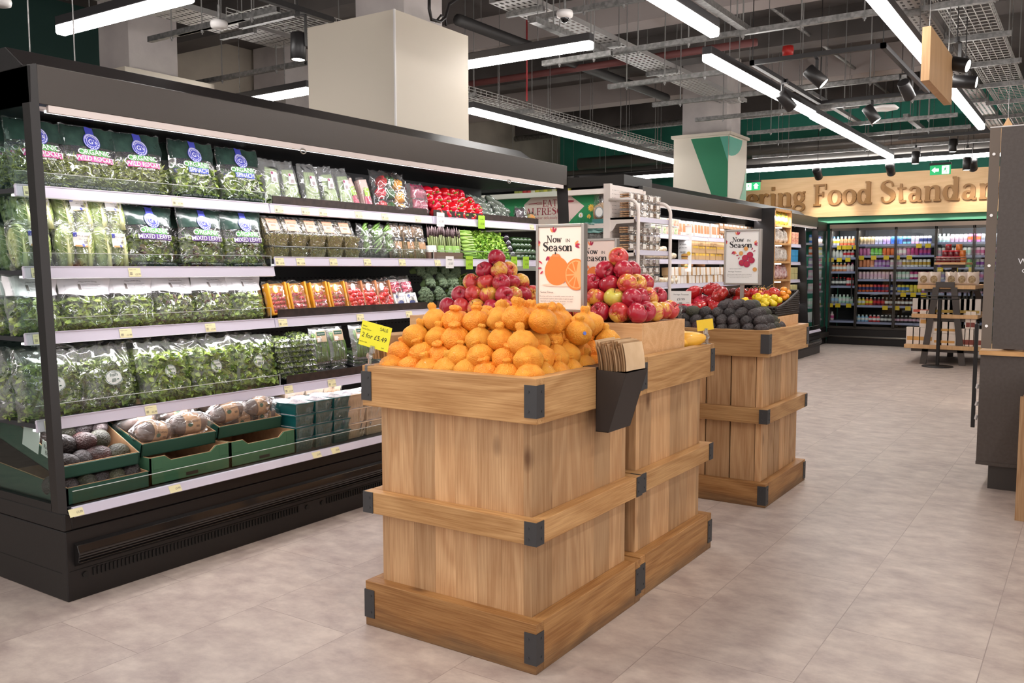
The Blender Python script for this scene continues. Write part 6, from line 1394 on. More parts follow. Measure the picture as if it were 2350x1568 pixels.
def vput(k,x,y,z,lb,gr,rot=None): put('avocado',AVM[k],(x,y,z),rot or (random.uniform(1.0,1.8),jit(.5),jit(3)),lb,'avocado',gr,1.2)
WZ=.353
c=carton(1.775,2.125,3.215,3.72,WZ,.105,'lower dark green carton of avocados by the end glass',notch=False,lip=.066); b=B().box((-.1745,.03,.03),(-.1752,.10,.085)); 
for i in range(5):
    for j in range(2): vput(i%2,1.815+.065*i,3.278+.08*j,WZ+.055,'dark avocado in the lower carton by the end glass','avocados in the lower carton')
c=carton(1.775,2.10,3.25,3.72,WZ+.098,.13,'upper tilted green carton heaped with avocados',notch=False,tilt=.24,lip=.05)
b=B(); b.box((-.1632,.06,.05),(-.164,.15,.11)); b.box((-.1632,.17,.04),(-.164,.29,.13)); obj('white_label',b,PAPER,c)
b=B(); write(b,'Ranger',lambda u,v:Vector((-.1645,.105-u,v)),.022,0,.082,0,None,.004); write(b,'Box',lambda u,v:Vector((-.1645,.105-u,v)),.022,0,.06,0,None,.004); obj('handwriting',b,INK,c)
for r_,(yy,zz,n,x0) in enumerate([(3.295,.495,4,1.825),(3.355,.55,3,1.865),(3.42,.60,4,1.825),(3.50,.64,3,1.86),(3.59,.67,4,1.825)]):
    for i in range(n): vput([0,0,2,1,0][(i+r_)%5],x0+.072*i+jit(.004),yy+.025+jit(.006),zz+jit(.004),f'large avocado in the {["front","second","third","fourth","rear"][r_]} row of the heaped carton','avocados in the upper carton')
carton(2.135,2.535,3.225,3.70,WZ,.115,'lower green carton with corner tabs, beside the lower avocado carton',GCARD2)
carton(2.540,2.925,3.225,3.70,WZ,.115,'lower green carton with corner tabs, beside the dark punnets',GCARD2)
carton(2.13,2.50,3.28,3.70,WZ+.115,.10,'upper dark green carton of wrapped mushrooms beside the avocados',notch=False,tilt=.2,lip=.055)
carton(2.53,2.90,3.30,3.70,WZ+.125,.10,'upper dark green carton of wrapped mushrooms beside the punnets',notch=False,tilt=.2,lip=.055)
SKIN=mat('dark_veg_skin',srgb(74,58,54),.5,col2=srgb(120,96,84),nscale=14)
def wrapped_pack():
    t=thing('wrapped_pack','x','vegetable pack'); b=B(); R_=Matrix.Rotation(PI/2,4,'Y')
    b.lathe([(0,-.085),(.022,-.08),(.038,-.06),(.045,-.02),(.045,.02),(.038,.06),(.022,.08),(0,.085)],18,0,R_,lambda p,a:p*(1+.05*noise.noise(p*30))); obj('vegetable',b,SKIN,t)
    b=B(); b.lathe([(.0465,-.036),(.0465,.036)],18,0,R_); 
    for k in range(2): pass
    write(b,'ORGANIC',lambda u,v:Vector((u,-.0475*math.cos(v*20),.0475*math.sin(v*20))),.014,0,.010,1); disc(b,lambda u,v:Vector((u,-.0475*math.cos(v*20),.0475*math.sin(v*20))),-.015,.0,.012,.010,2,14)
    for k in range(8): b.add([Vector((.012+k*.002,-.0475,-.014)),Vector((.013+k*.002,-.0475,-.014)),Vector((.013+k*.002,-.0478,-.004)),Vector((.012+k*.002,-.0478,-.004))],[(0,1,2,3)],1)
    obj('paper_band',b,[CARD,INK,DGI],t)
    w=B(); w.lathe([(0,-.115),(.02,-.11),(.03,-.095),(.047,-.06),(.053,-.02),(.053,.02),(.047,.06),(.03,.095),(.02,.11),(0,.115)],20,0,R_,lambda p,a:p*(1+.16*noise.noise(p*45+Vector((a,0,0))))); obj('film',w,FILM,t); return Proto(t)
WP=wrapped_pack()
for i,(x,y_,z_) in enumerate([(2.225,3.33,.555),(2.40,3.33,.565),(2.22,3.43,.60),(2.40,3.43,.615),(2.31,3.38,.505),(2.28,3.52,.63),(2.62,3.35,.585),(2.80,3.35,.59),(2.63,3.45,.63),(2.81,3.45,.63),(2.70,3.37,.54),(2.83,3.37,.54)]):
    WP.put((x,y_,z_),(jit(.3),jit(.15),jit(.2)),f'film wrapped dark vegetable pack in the carton {"beside the avocados" if i<6 else "beside the punnets"}',f'wrapped packs {"beside the avocados" if i<6 else "beside the punnets"}')
def punnet(m,label,w=.115,d=.16,h=.058,film_=True):
    t=thing('punnet',label,'punnet'); k=.84
    lo=[(-w/2*k,-d/2*k,0),(w/2*k,-d/2*k,0),(w/2*k,d/2*k,0),(-w/2*k,d/2*k,0)]; hi=[(-w/2,-d/2,h),(w/2,-d/2,h),(w/2,d/2,h),(-w/2,d/2,h)]
    b=B(); b.add(lo+hi,[(0,1,5,4),(1,2,6,5),(2,3,7,6),(3,0,4,7),(3,2,1,0)]); b.box((-w/2-.004,-d/2-.004,h),(w/2+.004,d/2+.004,h+.004)); 
    for i in range(12): x=-w/2*.8+w*.8*i/11; b.box((x-.001,-d/2*.93-.001,.01),(x+.001,-d/2*.93+.002,h*.9),M=Matrix.Translation((0,-.002,0)))
    obj('tray',b,m,t,bevel=.003)
    b=B(); b.grid(lambda a,c:Vector(((a-.5)*w*.96,(c-.5)*d*.96,h+.005+.014*math.sin(PI*a)*math.sin(PI*c)*(1+.4*noise.noise(Vector((a*6,c*6,0)))))),10,10); obj('film_lid',b,mat('pale_mushroom_lid',srgb(214,204,206),.15,coat=.7,bump=.7,bscale=40,col2=srgb(150,150,156),nscale=30),t)
    w_=B(); w_.grid(lambda a,c:Vector(((a-.5)*w*1.05*(.86+.14*c),-d/2*(.88+.12*c)-.004,c*h)),8,4); obj('film_skirt',w_,FILM,t); return Proto(t)
PT=punnet(mat('punnet_teal',srgb(20,84,84),.3,coat=.3),'x'); PC=punnet(mat('punnet_cream',srgb(226,200,172),.6),'x',w=.13,h=.075)
for c_ in range(3):
    for r_ in range(4): 
        for k_ in range(2): PT.put((2.985+.128*c_,3.30+.16*k_,WZ+.0+.059*r_),(0,0,jit(.02)),f'teal punnet, {["bottom","second","third","top"][r_]} of the {["nearest","middle","farthest"][c_]} teal stack'.replace('nearest','stack beside the cartons,').replace('farthest','cream side') if k_==0 else 'teal punnet in the rear stacks','teal punnets' if k_==0 else 'rear teal punnets')
for c_ in range(3):
    for r_ in range(3): PC.put((3.375+.14*c_,3.32,WZ+.078*r_),(0,0,jit(.02)),f'cream card punnet, {["bottom","middle","top"][r_]} one of its stack beside the teal punnets','cream punnets')
for i,(x,yy) in enumerate([(3.24,3.50),(3.10,3.50),(3.37,3.50)]): PC.put((x,yy,WZ+.20),(.1,0,0),'cream punnet lying on the rear teal stacks','cream punnets on top')
# ================================================================= SECOND FRIDGE CONTENTS
A_,B_,C_=1.59,1.34,1.09
fy=3.60
for z_ in (A_,B_,C_,.78): 
    for xa,xb in ((7.34,9.3),(9.31,11.27),(11.28,12.95)): shelf(FR2,xa,xb,fy-FR2Y,z_,'none')
for o in kids(FR2): pass
for z_ in (A_,B_,C_,.78): under(7.35,12.9,fy-FR2Y+.03,z_-.05,2.2,-.35,FR2)
under(7.4,13.2,3.285,1.822,8,.45,FR2)
def simple(name,label,cat,b,mats,loc,rot=(0,0,0),group=None): 
    o=obj(name,b,mats,loc=loc,rot=rot); return tag(o,label,cat,group)
def boxmesh(w,d,h,m1,m2=None,band=None,name='box'):
    b=B().box((-w/2,0,0),(w/2,d,h),0)
    if m2: 
        z0,z1=band or (h*.25,h*.8); b.box((-w/2+w*.12,-.0015,z0),(w/2-w*.12,0,z1),1)
    return b.mesh(name,[m1]+([m2] if m2 else []))
ORB=mat('sleeve_orange',srgb(226,140,92),.5); SLV=mat('sleeve_white',srgb(236,230,222),.5); YEL2=mat('sleeve_yellow',srgb(232,190,70),.5); KPOT=mat('pot_kraft',srgb(206,168,122),.6); BRN=mat('pack_brown',srgb(160,118,84),.6,col2=srgb(196,160,120),nscale=25); GRN=mat('pack_green',srgb(120,160,80),.5,col2=srgb(220,214,190),nscale=30); RDP=mat('pack_red',srgb(190,90,80),.5,col2=srgb(226,190,150),nscale=30)
PM={'egg':boxmesh(.085,.1,.16,SLV,ORB,name='dip_carton'),'yel':boxmesh(.095,.1,.075,KPOT,YEL2,(.05,.073),'meal_box'),'pot':boxmesh(.1,.1,.085,KPOT,SLV,(.0,.085),'kraft_pot'),'slab':boxmesh(.13,.1,.055,BRN,SLV,(.03,.053),'meal_tray'),'salad':boxmesh(.10,.1,.08,SLV,GRN,(.01,.075),'salad_box'),'meat':boxmesh(.11,.1,.08,SLV,RDP,(.01,.075),'sandwich_box')}
def packrow(k,x0,n,dx,z,rows,dz,label,group,yy=fy+.03):
    for r_ in range(rows):
        for i in range(n):
            o=simple(PM[k].name.split('.')[0],label,PM[k].name.split('.')[0].replace('_',' '),PM[k],None,(x0+dx*i+jit(.006),yy+jit(.01),z+dz*r_),(-.05,0,jit(.05)),group)
def xf(px,py=560): return atY(px,py,fy+.03).x
packrow('salad',xf(1500),5,.13,A_,2,.085,'boxed salad on the top shelf of the second fridge','boxed salads on the top shelf',)
packrow('meat',xf(1535),3,.13,A_,2,.085,'white salad or sandwich box next to the boxed salads','sandwich boxes on the top shelf')
packrow('egg',xf(1562),13,.10,A_,1,.17,'white carton with an orange face on the top shelf','orange faced cartons')
packrow('slab',xf(1655),12,.14,A_,3,.06,'brown banded meal tray stacked on the top shelf','meal trays on the top shelf')
packrow('yel',xf(1592),16,.104,B_,3,.078,'brown box with a yellow corner, stacked on the middle shelf','yellow cornered boxes')
packrow('slab',xf(1735),11,.14,B_,3,.06,'brown banded meal tray stacked on the middle shelf','meal trays on the middle shelf')
packrow('pot',xf(1547),14,.108,C_,2,.088,'kraft pot with a white sleeve on the lower shelf','kraft pots on the lower shelf')
packrow('slab',xf(1668),14,.14,C_,3,.058,'banded meal tray stacked on the lower shelf','meal trays on the lower shelf')
ws=B().lathe([(0,-.05),(.02,-.05),(.035,-.02),(.035,.02),(.02,.05),(0,.05)],10).mesh('wrap_roll',mat('wrap_film',srgb(222,208,180),.3,col2=srgb(196,160,130),nscale=30,coat=.5))
for i in range(22):
    zz=B_ if i<13 else C_; k=i if i<13 else i-13
    simple('wrap_roll',f'film wrapped roll on the {"middle" if i<13 else "lower"} shelf behind the white tubes','wrapped roll',ws,None,(xf(1492 if i<13 else 1495)+.085*(k%8),fy+.06,zz+.035+.06*(k//8)),(PI/2+jit(.3),jit(.3),jit(.6)),f'wrapped rolls on the {"middle" if i<13 else "lower"} shelf')
pm=B().lathe([(0,0),(.07,0),(.085,.12),(.09,.125),(0,.13)],16).mesh('round_tub',mat('tub_brown',srgb(176,130,96),.5))
for i,px in enumerate([1598,1626]): simple('round_tub',['big round brown tub on the kraft pots, nearer','big round brown tub on the kraft pots, farther'][i],'tub',pm,None,(xf(px),fy+.14,C_+.18))
# blade banners
def banner(x,px0,px1,pyt,pyb,label):
    a=atX(px0,pyt,x); c=atX(px1,pyb,x); w=a.y-c.y; h=a.z-c.z; t=thing('hanging_banner',label,'banner',(x,(a.y+c.y)/2,c.z))
    obj('panel',B().box((0,-w/2,0),(.004,w/2,h)),PAPER,t); obj('clip_arm',B().box((-.01,-w/2,h),(.015,w/2+.05,h+.008)),WHITE,t)
    A=Art(t,0,0,0); 
    for i,(tx,s_) in enumerate([('ready on your route',.014),('Buy 4',.03),('sandwiches',.026),('or salads,',.026),('get the 5th',.026),('FREE.',.044)]): A.text(tx,s_*w/.2,-.025*w/.2 if i else 0,h*(.82-.075*i)-(.02 if i==5 else 0),INK)
    A.ell(.06*w/.2,h*.40,.03*w/.2,.022,YEL2)
    for i in range(3):
        v=h*(.33-.105*i); A.ell(0,v+.018,.055*w/.2,.016,TAN); A.poly([(-.05*w/.2,v-.004),(.05*w/.2,v-.004),(.05*w/.2,v+.008),(-.05*w/.2,v+.008)],MAG if i<2 else GREENP); A.ell(0,v-.012,.052*w/.2,.010,TAN); A.ell(-.0,v,.056*w/.2,.005,mat('printed_green',srgb(100,110,60),.6))
    A.done()
banner(8.75,1557,1586,520,624,'white hanging banner offering a fifth one FREE, fully visible')
banner(10.2,1652,1676,530,620,'white hanging banner mostly hidden by the tomato poster')
# end products at the far end of the second fridge
for z_,px,m,lb in ((A_,1822,RDP,'red'),(A_-.25,1822,mat('pack_blue',srgb(60,150,200),.5),'blue'),(C_,1822,mat('pack_straw',srgb(206,196,140),.5),'straw'),(.84,1822,mat('pack_straw',srgb(206,196,140),.5),'straw')):
    x=12.42
    for i in range(3):
        for r_ in range(2): simple('carton',f'small {lb} carton at the far end of the second fridge, {"lower" if z_<1. else "upper"} part','carton',B().box((0,0,0),(.14,.1,.085)).mesh('carton',m),None,(x+.16*i,fy+.02,z_+.088*r_),group=f'{lb} cartons at the far end at height {z_:.1f}')
# wooden tower shelf
P=atY(1779,477,3.3); Q=atY(1818,485,3.3); w=Q.x-P.x; TW=wood('light_oak_z',2,(226,178,122),(200,150,98),var=.1,knots=0)
t=thing('wooden_tower_shelf','narrow pale wooden shelving tower standing before the second fridge','shelf tower',(P.x,3.3,0)); H_=P.z
b=B(); b.box((0,0,0),(.03,.25,H_)); b.box((w-.03,0,0),(w,.25,H_)); b.box((0,0,H_-.03),(w,.25,H_)); obj('frame',b,TW,t); obj('back',B().box((.03,.235,0),(w-.03,.25,H_-.03)),TW,t)
obj('black_side',B().box((-.02,0,0),(-.001,.25,H_)),BLACK,t)
hs=[atY(1800,y_,3.3).z for y_ in (517,558,600,641)]+[.75,.45,.12]
for z_ in hs: o=obj('shelf_board',B().box((.03,0,z_-.025),(w-.03,.235,z_)),TW,t); obj('shelf_lamp',B().box((w/2-.01,.02,z_-.04),(w/2+.01,.2,z_-.026)),LED,t)
cm=[mat('bag_yellow',srgb(220,190,60),.4,col2=srgb(60,90,40),nscale=30),mat('bag_white',srgb(228,222,216),.4,col2=srgb(180,170,160),nscale=30,bump=.6,bscale=30),mat('bag_pinkwhite',srgb(226,206,204),.4,col2=srgb(170,110,110),nscale=22,bump=.6,bscale=30)]
for k,z_ in enumerate(hs[:5]):
    for i in range(4):
        f=pillow(.16,.18,.08,.9,k+i*2.); b=B(); b.grid(lambda a,c:f(a*2-1,c,-1),8,8); b.grid(lambda a,c:f(1-a*2,c,1),8,8)
        simple('snack_pouch',f'{["yellow","white","white","pinkish"][min(k,3)]} snack pouch in the {["top","second","third","fourth","fifth"][k]} bay of the wooden tower','snack pouch',b,cm[0 if k==0 else (1 if k<3 else 2)],(P.x+.1+.155*i*w/.65,3.36,z_+.001),(-.1,jit(.2),jit(.3)),f'pouches in bay {["one","two","three","four","five"][k]}')
area('tower_lamp',(P.x+w/2,3.28,H_-.1),w*.8,.03,4,(.6,0,0),(1,.85,.7),None)
# ================================================================= WHITE PEGBOARD RACK
px0,px1=5.78,6.35; t=thing('pegboard_rack','tall white pegboard rack with clear biscuit boxes','display rack',(px0,3.0,0)); w=px1-px0; H_=1.865
WM=mat('rack_white',srgb(232,222,216),.45)
obj('pegboard',B().box((0.03,0,0.1),(w,.02,H_)),WM,t)
b=B()
for r_ in range(60):
    for i in range(22): 
        z_=H_-.04-.028*r_; b.box((.05+.023*i,-.0006,z_),(.058+.023*i,.0,z_+.004))
obj('peg_holes',b,mat('hole_grey',srgb(120,110,106),.8),t)
obj('upright',B().box((-.005,-.01,0),(.03,.045,H_+.005)),WM,t); obj('upright',B().box((w,-.01,0),(w+.03,.045,H_-.01)),WM,t)
obj('base_shelf',B().box((0,-.24,.0),(w+.03,.02,.12)),WM,t)
sh=[1.62,1.38,1.14,.9,.6]
for z_ in sh:
    o=obj('shelf',B().box((.0,-.21,z_-.015),(w+.02,0,z_)),WM,t); b=B(); b.prism([(-.215,z_-.035),(-.225,z_-.032),(-.218,z_+.004),(-.21,z_+.004)],'x',0,w+.02); obj('price_rail',b,STRIP,o)
    b=B(); b.prism([(-.2,z_-.04),(-.2,z_-.0),(0,z_),(0,z_-.11),(-.03,z_-.09),(-.06,z_-.045)],'x',0.0,.006); obj('bracket',b,WM,o)
for xx in (.0,w+.0):
    pts=[(xx,-.0,1.75)]+[(xx,-.12,1.75)]+[(xx,-.15-.085*math.sin(a),1.665+.085*math.cos(a)) for a in [PI/2*k/6 for k in range(7)]]+[(xx,-.235,1.2),(xx,-.235,.1)]
    obj('tube_bumper',B().tube(pts,.013,10),WM,t)
BOXC=mat('biscuit_brown',srgb(150,104,74),.6,col2=srgb(206,170,130),nscale=60)
def bis():
    b=B(); 
    for k in range(3): b.box((-.05,-.035,.006+.016*k),(.05,.035,.016+.016*k),0)
    b.box((-.054,-.04,.0),(.054,.04,.002),1); b.box((-.054,-.04,.056),(.054,.04,.058),1); b.box((-.054,-.0405,.0),(.054,-.04,.058),1); b.box((-.03,-.0415,.018),(.02,-.041,.05),2)
    return b.mesh('biscuit_box',[BOXC,FILMC,SLV])
bm=bis()
for s_,z_ in enumerate(sh):
    for r_ in range(3):
        for i in range(5): simple('biscuit_box',f'clear biscuit box, layer {["one","two","three"][r_]} on the {["top","second","third","fourth","fifth"][s_]} rack shelf','biscuit box',bm,None,(px0+.07+.113*i,3.0-.11,z_+.062*r_+.001),(0,0,jit(.08)),f'biscuit boxes on the {["top","second","third","fourth","fifth"][s_]} rack shelf')
# ================================================================= EAT ALFRESCO GONDOLA
gx=7.0
t=thing('display_gondola','green gondola end with a pink EAT ALFRESCO panel and white rails','display gondola',(gx,0,0))
yr=atX(1300,480,gx).y
obj('carcass',B().box((.22,3.52,0),(.27,6.3,1.985)),mat('gondola_dark',srgb(52,44,42),.6),t)
obj('canopy',B().box((.02,3.50,1.985),(.6,6.3,2.075)),BLK,t)
zt=atX(1300,438,gx).z; zb_=atX(1300,516,gx).z
obj('white_rail',B().box((-.02,3.55,zt-.045),(.22,6.3,zt-.0)),WM,t)
obj('white_rail',B().box((-.02,3.55,zb_-.04),(.22,6.3,zb_)),WM,t); obj('white_rail',B().box((-.02,3.55,zb_-.42),(.22,6.3,zb_-.38)),WM,t)
ys=atX(1366,480,gx).y; yl=atX(1130,480,gx).y; zc=(zt-.05+zb_)/2; hh=zt-.05-zb_
GR2=mat('picnic_green',srgb(38,138,84),.6); PK=mat('picnic_pink',srgb(232,206,200),.6); RD2=mat('picnic_red',srgb(176,60,76),.6)
A=Art(t,.05,0,0); A.x=.05
def V(px,py): p=atX(px,py,gx+.05); return (-p.y,p.z)
obj('panel',B().box((.05,ys,zb_),(.07,6.0,zt-.045)),GR2,t)
A.poly([V(1203,470),V(1222,452),V(1305,446),V(1341,473),V(1310,505),V(1300,519),V(1205,530)],PK)
def T(txt,px,py,sz,m,font='serif',sx=1.): u,v=V(px,py); A.text(txt,sz,u,v,m,font,sx=sx)
T('EAT',1262,474,.062,RD2,sx=1.); T('ALFRESCO',1254,493,.064,RD2,sx=1.05)
u,v=V(1250,503); A.text('together deliciously.',.036,u,v,RD2)
for a_,b_2 in (((1213,469),(1232,467)),((1282,464),(1315,461))): 
    u0,v0=V(*a_);u1,v1=V(*b_2); A.poly([(u0,v0-.004),(u1,v1-.004),(u1,v1+.004),(u0,v0+.004)],RD2)
u,v=V(1238,467); 
for k in (-1,0,1): A.poly([(u-.03,v+.009*k-.002),(u+.03,v+.009*k-.002),(u+.03,v+.009*k+.002),(u-.03,v+.009*k+.002)],RD2)
u,v=V(1309,462); A.ell(u,v,.04,.010,RD2)
for px,py,r_,m in ((1357,477,.036,YEL2),(1333,494,.026,PAPER),(1352,497,.022,YEL2)):
    u,v=V(px,py)
    for k in range(10): A.petal(u,v,k*PI/5,r_,m)
    A.ell(u,v,r_*.3,r_*.3,YEL2 if m is PAPER else TAN); A.poly([(u-.002,v-r_*.4),(u+.002,v-r_*.4),(u+.003,zb_+.002),(u-.003,zb_+.002)],GREENP)
for i in range(16):
    u,v=V(1312+i*3.4,515); A.poly([(u-.006,zb_),(u+.006,zb_),(u+jit(.02),zb_+.03+random.random()*.06)],GREENP)
A.done()
JB=B().lathe([(0,0),(.033,0),(.035,.01),(.035,.07),(.028,.085),(.03,.09),(.03,.10),(0,.10)],14)
for i in range(13):
    m=[mat('jar_olive',srgb(150,150,70),.2,coat=.5),mat('jar_red',srgb(180,50,50),.2,coat=.5),mat('jar_lime',srgb(190,180,70),.2,coat=.5),mat('jar_cream',srgb(210,200,180),.3)][[0,0,1,1,3,2,0,2,0,3,0,3,2][i]]
    yy=atX(1180+i*9.6,445,gx).y; simple('jar','small jar on the white rail above the EAT ALFRESCO panel','jar',JB.mesh('jar',m),None,(gx+.06,yy,zt+.001),group='jars above the pink panel')
def loaf(x,y,z,label,group):
    t2=thing('bread_bag',label,'bread bag',(x,y,z),-PI/2); b=B(); b.grid(lambda a,c:Vector(((a-.5)*.14,-.05*math.sin(PI*c)**.5,.02+c*.15+.02*math.sin(PI*a))),8,8); b.grid(lambda a,c:Vector(((.5-a)*.14,.05*math.sin(PI*c)**.5,.02+c*.15+.02*math.sin(PI*a))),8,8)
    obj('loaf',b,mat('bread_crust',srgb(176,128,84),.7,col2=srgb(214,180,138),nscale=14),t2); film_bag(t2,pillow(.19,.32,.12,.6,y*3,2.),FILMC,12,14)
    b=B(); disc(b,lambda u,v:Vector((u,-.068,v)),0,.10,.045,.05,0,18); disc(b,lambda u,v:Vector((u,-.0685,v)),0,.10,.035,.040,1,18); b.box((-.07,-.069,.0),(.07,-.066,.04),2); obj('bag_print',b,[mat('print_greyblue',srgb(150,156,160),.5),PAPER,mat('print_teal',srgb(70,130,130),.5)],t2)
loaf(gx+.06,atX(1383,500,gx+.06).y,zb_+.002,'bread bag standing alone right of the EAT ALFRESCO panel','bread')
loaf(gx+.02,atX(1355,560,gx).y,zb_-.36,'bread bag on the lower rail, left of the upper alone one','bread'); loaf(gx+.02,atX(1385,560,gx).y,zb_-.36,'bread bag on the lower rail beside the pegboard rack','bread')
tw=B(); tw.grid(lambda a,c:Vector((.02+.03*noise.noise(Vector((a*6,c*6,1))),(a-.5)*.30,c*.09+.03*noise.noise(Vector((a*5,c*4,3))))),14,8)
simple('twisted_bag_top','crumpled teal and clear bag tops over the lower bread bags','bag top',tw,mat('teal_film',srgb(120,170,165),.2,coat=.6,bump=.6,bscale=30),(gx-.03,atX(1360,505,gx).y,zb_-.08))
# ================================================================= FAR GLASS DOOR DRINKS FRIDGE
DX=15.03
LAV=mat('lavender_rail',srgb(160,158,196),.4)
t=thing('glass_door_fridge','long dark fridge with glass doors full of drinks below the wooden sign','drinks fridge',(DX,0,0)); FRD=t
yA=atX(1905,600,DX).y; doors=[yA]+[atX(p_,600,DX).y for p_ in (1967,2147,2325)]
y_end=doors[-1]
zh0,zh1=1.90,1.965
obj('header',B().box((0,y_end-1.0,zh0+.0),(.7,yA+.02,zh1)),mat('header_steel',srgb(120,106,96),.3,metal=.6),t)
obj('base',B().box((-.02,y_end-1.0,0),(.7,yA+.02,.26)),BLK,t,bevel=.01); obj('bumper_rail',B().tube([(-.035,y_end-1.,.13),(-.035,yA,.13)],.015,8),STEEL,t)
obj('back',B().box((.6,y_end-1.0,.26),(.7,yA,zh0)),mat('drinks_back',srgb(40,40,44),.6),t)
for k,yy in enumerate(doors[:-1]):
    w=yy-doors[k+1]; mid=(yy+doors[k+1])/2; n=1 if k==0 else 2
    fr=B(); e=.016
    segs=[(yy,doors[k+1])] if n==1 else [(yy,mid),(mid,doors[k+1])]
    for (p_,q_) in segs:
        fr=B(); fr.box((-.03,q_+.003,.28),(0,q_+.003+e,zh0)); fr.box((-.03,p_-.003-e,.28),(0,p_-.003,zh0)); fr.box((-.03,q_,zh0-.04),(0,p_,zh0)); fr.box((-.03,q_,.26),(0,p_,.30))
        o=obj('door',fr,DARK,t); obj('glass_pane',B().box((-.016,q_+.02,.30),(-.012,p_-.02,zh0-.04)),CLEAR,o); obj('door_handle',B().cyl((-.06,q_+.06,.75),(-.06,q_+.06,1.15),.012,n=8),BLACK,o)
    obj('divider',B().box((.0,yy-.012,.26),(.5,yy+.012,zh0)),DARK,t)
area('drinks_lamp',(DX+.05,(yA+y_end)/2,zh0-.05),.06,yA-y_end,24,(0,-.5,0),(1,.97,1),None)
can=B(); can.lathe([(0,0),(.022,0),(.029,.006),(.029,.115),(.024,.124),(.024,.127),(0,.126)],12)
can2=B(); can2.lathe([(0,0),(.022,0),(.029,.006),(.029,.035)],12,0); can2.lathe([(.029,.035),(.029,.085)],12,1); can2.lathe([(.029,.085),(.029,.115),(.024,.124),(.024,.127),(0,.126)],12,0)
bot=B(); bot.lathe([(0,0),(.026,0),(.03,.005),(.03,.035)],12,0); bot.lathe([(.0305,.035),(.0305,.075)],12,1); bot.lathe([(.03,.075),(.028,.09),(.015,.108),(.013,.118)],12,0); bot.lathe([(.016,.118),(.016,.135),(0,.135)],12,2)
CC=dict(tan=(186,160,120),silver=(190,186,196),lilac=(186,160,206),blue=(60,120,206),teal=(110,190,190),grey=(176,176,184),pink=(214,120,176),green=(120,206,80),orange=(232,110,60),rose=(226,180,206),magenta=(206,70,140),purple=(150,80,176),peach=(236,150,110),white=(232,226,230),gold=(206,160,60),palepink=(230,196,206),mint=(190,220,206),navy=(50,56,110),red=(206,50,60),yellow=(232,206,70),darkred=(120,30,50),brown=(90,56,50),black=(50,44,50),skyblue=(150,190,230))
CM={k:mat('drink_'+k,srgb(*v),.3,coat=.3) for k,v in CC.items()}
DM={}
def drink(shape,c1,c2,x,y,z,label,group,sc=1.,cap='white'):
    k=(shape,c1,c2,cap)
    if k not in DM: DM[k]={'can':can,'band':can2,'bot':bot}[shape].mesh('drink_can' if shape!='bot' else 'drink_bottle',[CM[c1],CM[c2],CM[cap]])
    nm='drink_bottle' if shape=='bot' else 'drink_can'
    simple(nm,label,'bottle' if shape=='bot' else 'can',DM[k],None,(x,y,z),(0,0,jit(3)),group).scale=(1,1,sc)
def fillshelf(door,si,z,ya,yb,spec,sc=1.,dxx=.09):
    n=max(1,int((ya-yb-.03)/.060)); tot=sum(s_[3] for s_ in spec); i=0
    seq=[]
    for s_ in spec: seq+= [s_]*max(1,round(n*s_[3]/tot))
    on=['top','second','third','fourth','fifth','sixth','bottom'][si]
    for i in range(n):
        sh_,c1,c2,_,*cp=seq[min(i,len(seq)-1)]; y=ya-.035-.060*i
        drink(sh_,c1,c2,DX+dxx,y,z,f'{c1} {"bottle" if sh_=="bot" else "can"}{"" if c1==c2 else " with "+c2+" band"} on the {on} shelf behind the {door} glass door',f'{c1} {c2} drinks on the {on} shelf, {door} door',sc,cp[0] if cp else 'white')
def rails(yy,yb,z,tags,par=FRD):
    b=B().box((.03,yb+.01,z-.035),(.05,yy-.01,z)); b.box((.05,yb+.01,z-.012),(.5,yy-.01,z-.002)); o=obj('shelf',b,LAV,par)
    for p_ in tags:
        y=atX(p_,600,DX).y
        if yb<y<yy: obj('price_tag',B().box((.02,y-.04,z-.07),(.026,y+.04,z-.005)),mat('tag_yellow',srgb(236,196,40),.5),o)
def zpx(px,py): return atX(px,py,DX+.04).z
L1=[566,594,626,659,699,739]; LS=[[('bot','white','yellow',3,'blue'),('bot','orange','tan',5)],[('bot','white','white',5,'gold'),('bot','white','red',4,'black')],[('bot','peach','white',6,'white'),('bot','palepink','white',4,'magenta')],[('bot','black','white',5,'red'),('band','red','white',3)],[('bot','grey','skyblue',2),('bot','mint','white',6)],[('bot','palepink','magenta',5),('bot','white','palepink',1)]]
for i,(py,sp) in enumerate(zip(L1,LS)):
    z=zpx(1935,py-3); rails(doors[0],doors[1],z,[[1925,1935,1947,1962],[1907,1925,1945],[],[],[1908,1925,1950],[]][i]); fillshelf('left',i,z,doors[0],doors[1] if i<5 else doors[1]+.3,sp,1.05)
L2=[560,586,613,641,671,702,741]
MS=[[('can','tan','tan',6),('can','silver','silver',3),('can','lilac','lilac',3),('can','blue','blue',4),('band','teal','navy',2),('band','rose','grey',2),('band','grey','navy',4)],
[('can','pink','pink',3),('can','green','green',3),('can','orange','orange',3),('band','rose','white',3),('can','magenta','magenta',3),('band','purple','magenta',3)],
[('can','peach','peach',4),('band','purple','lilac',4),('band','white','rose',3),('band','white','gold',6)],
[('band','palepink','rose',8),('band','mint','white',4),('band','magenta','white',4)],
[('band','orange','navy',4),('band','red','navy',4),('band','navy','silver',2),('band','yellow','blue',3),('can','yellow','yellow',3),('band','pink','white',4)],
[('bot','yellow','white',2),('bot','orange','yellow',2),('bot','darkred','red',3),('bot','brown','white',8),('bot','navy','white',4)],
[('bot','skyblue','white',3),('bot','red','white',3),('bot','black','white',3),('bot','black','rose',7),('bot','pink','magenta',2)]]
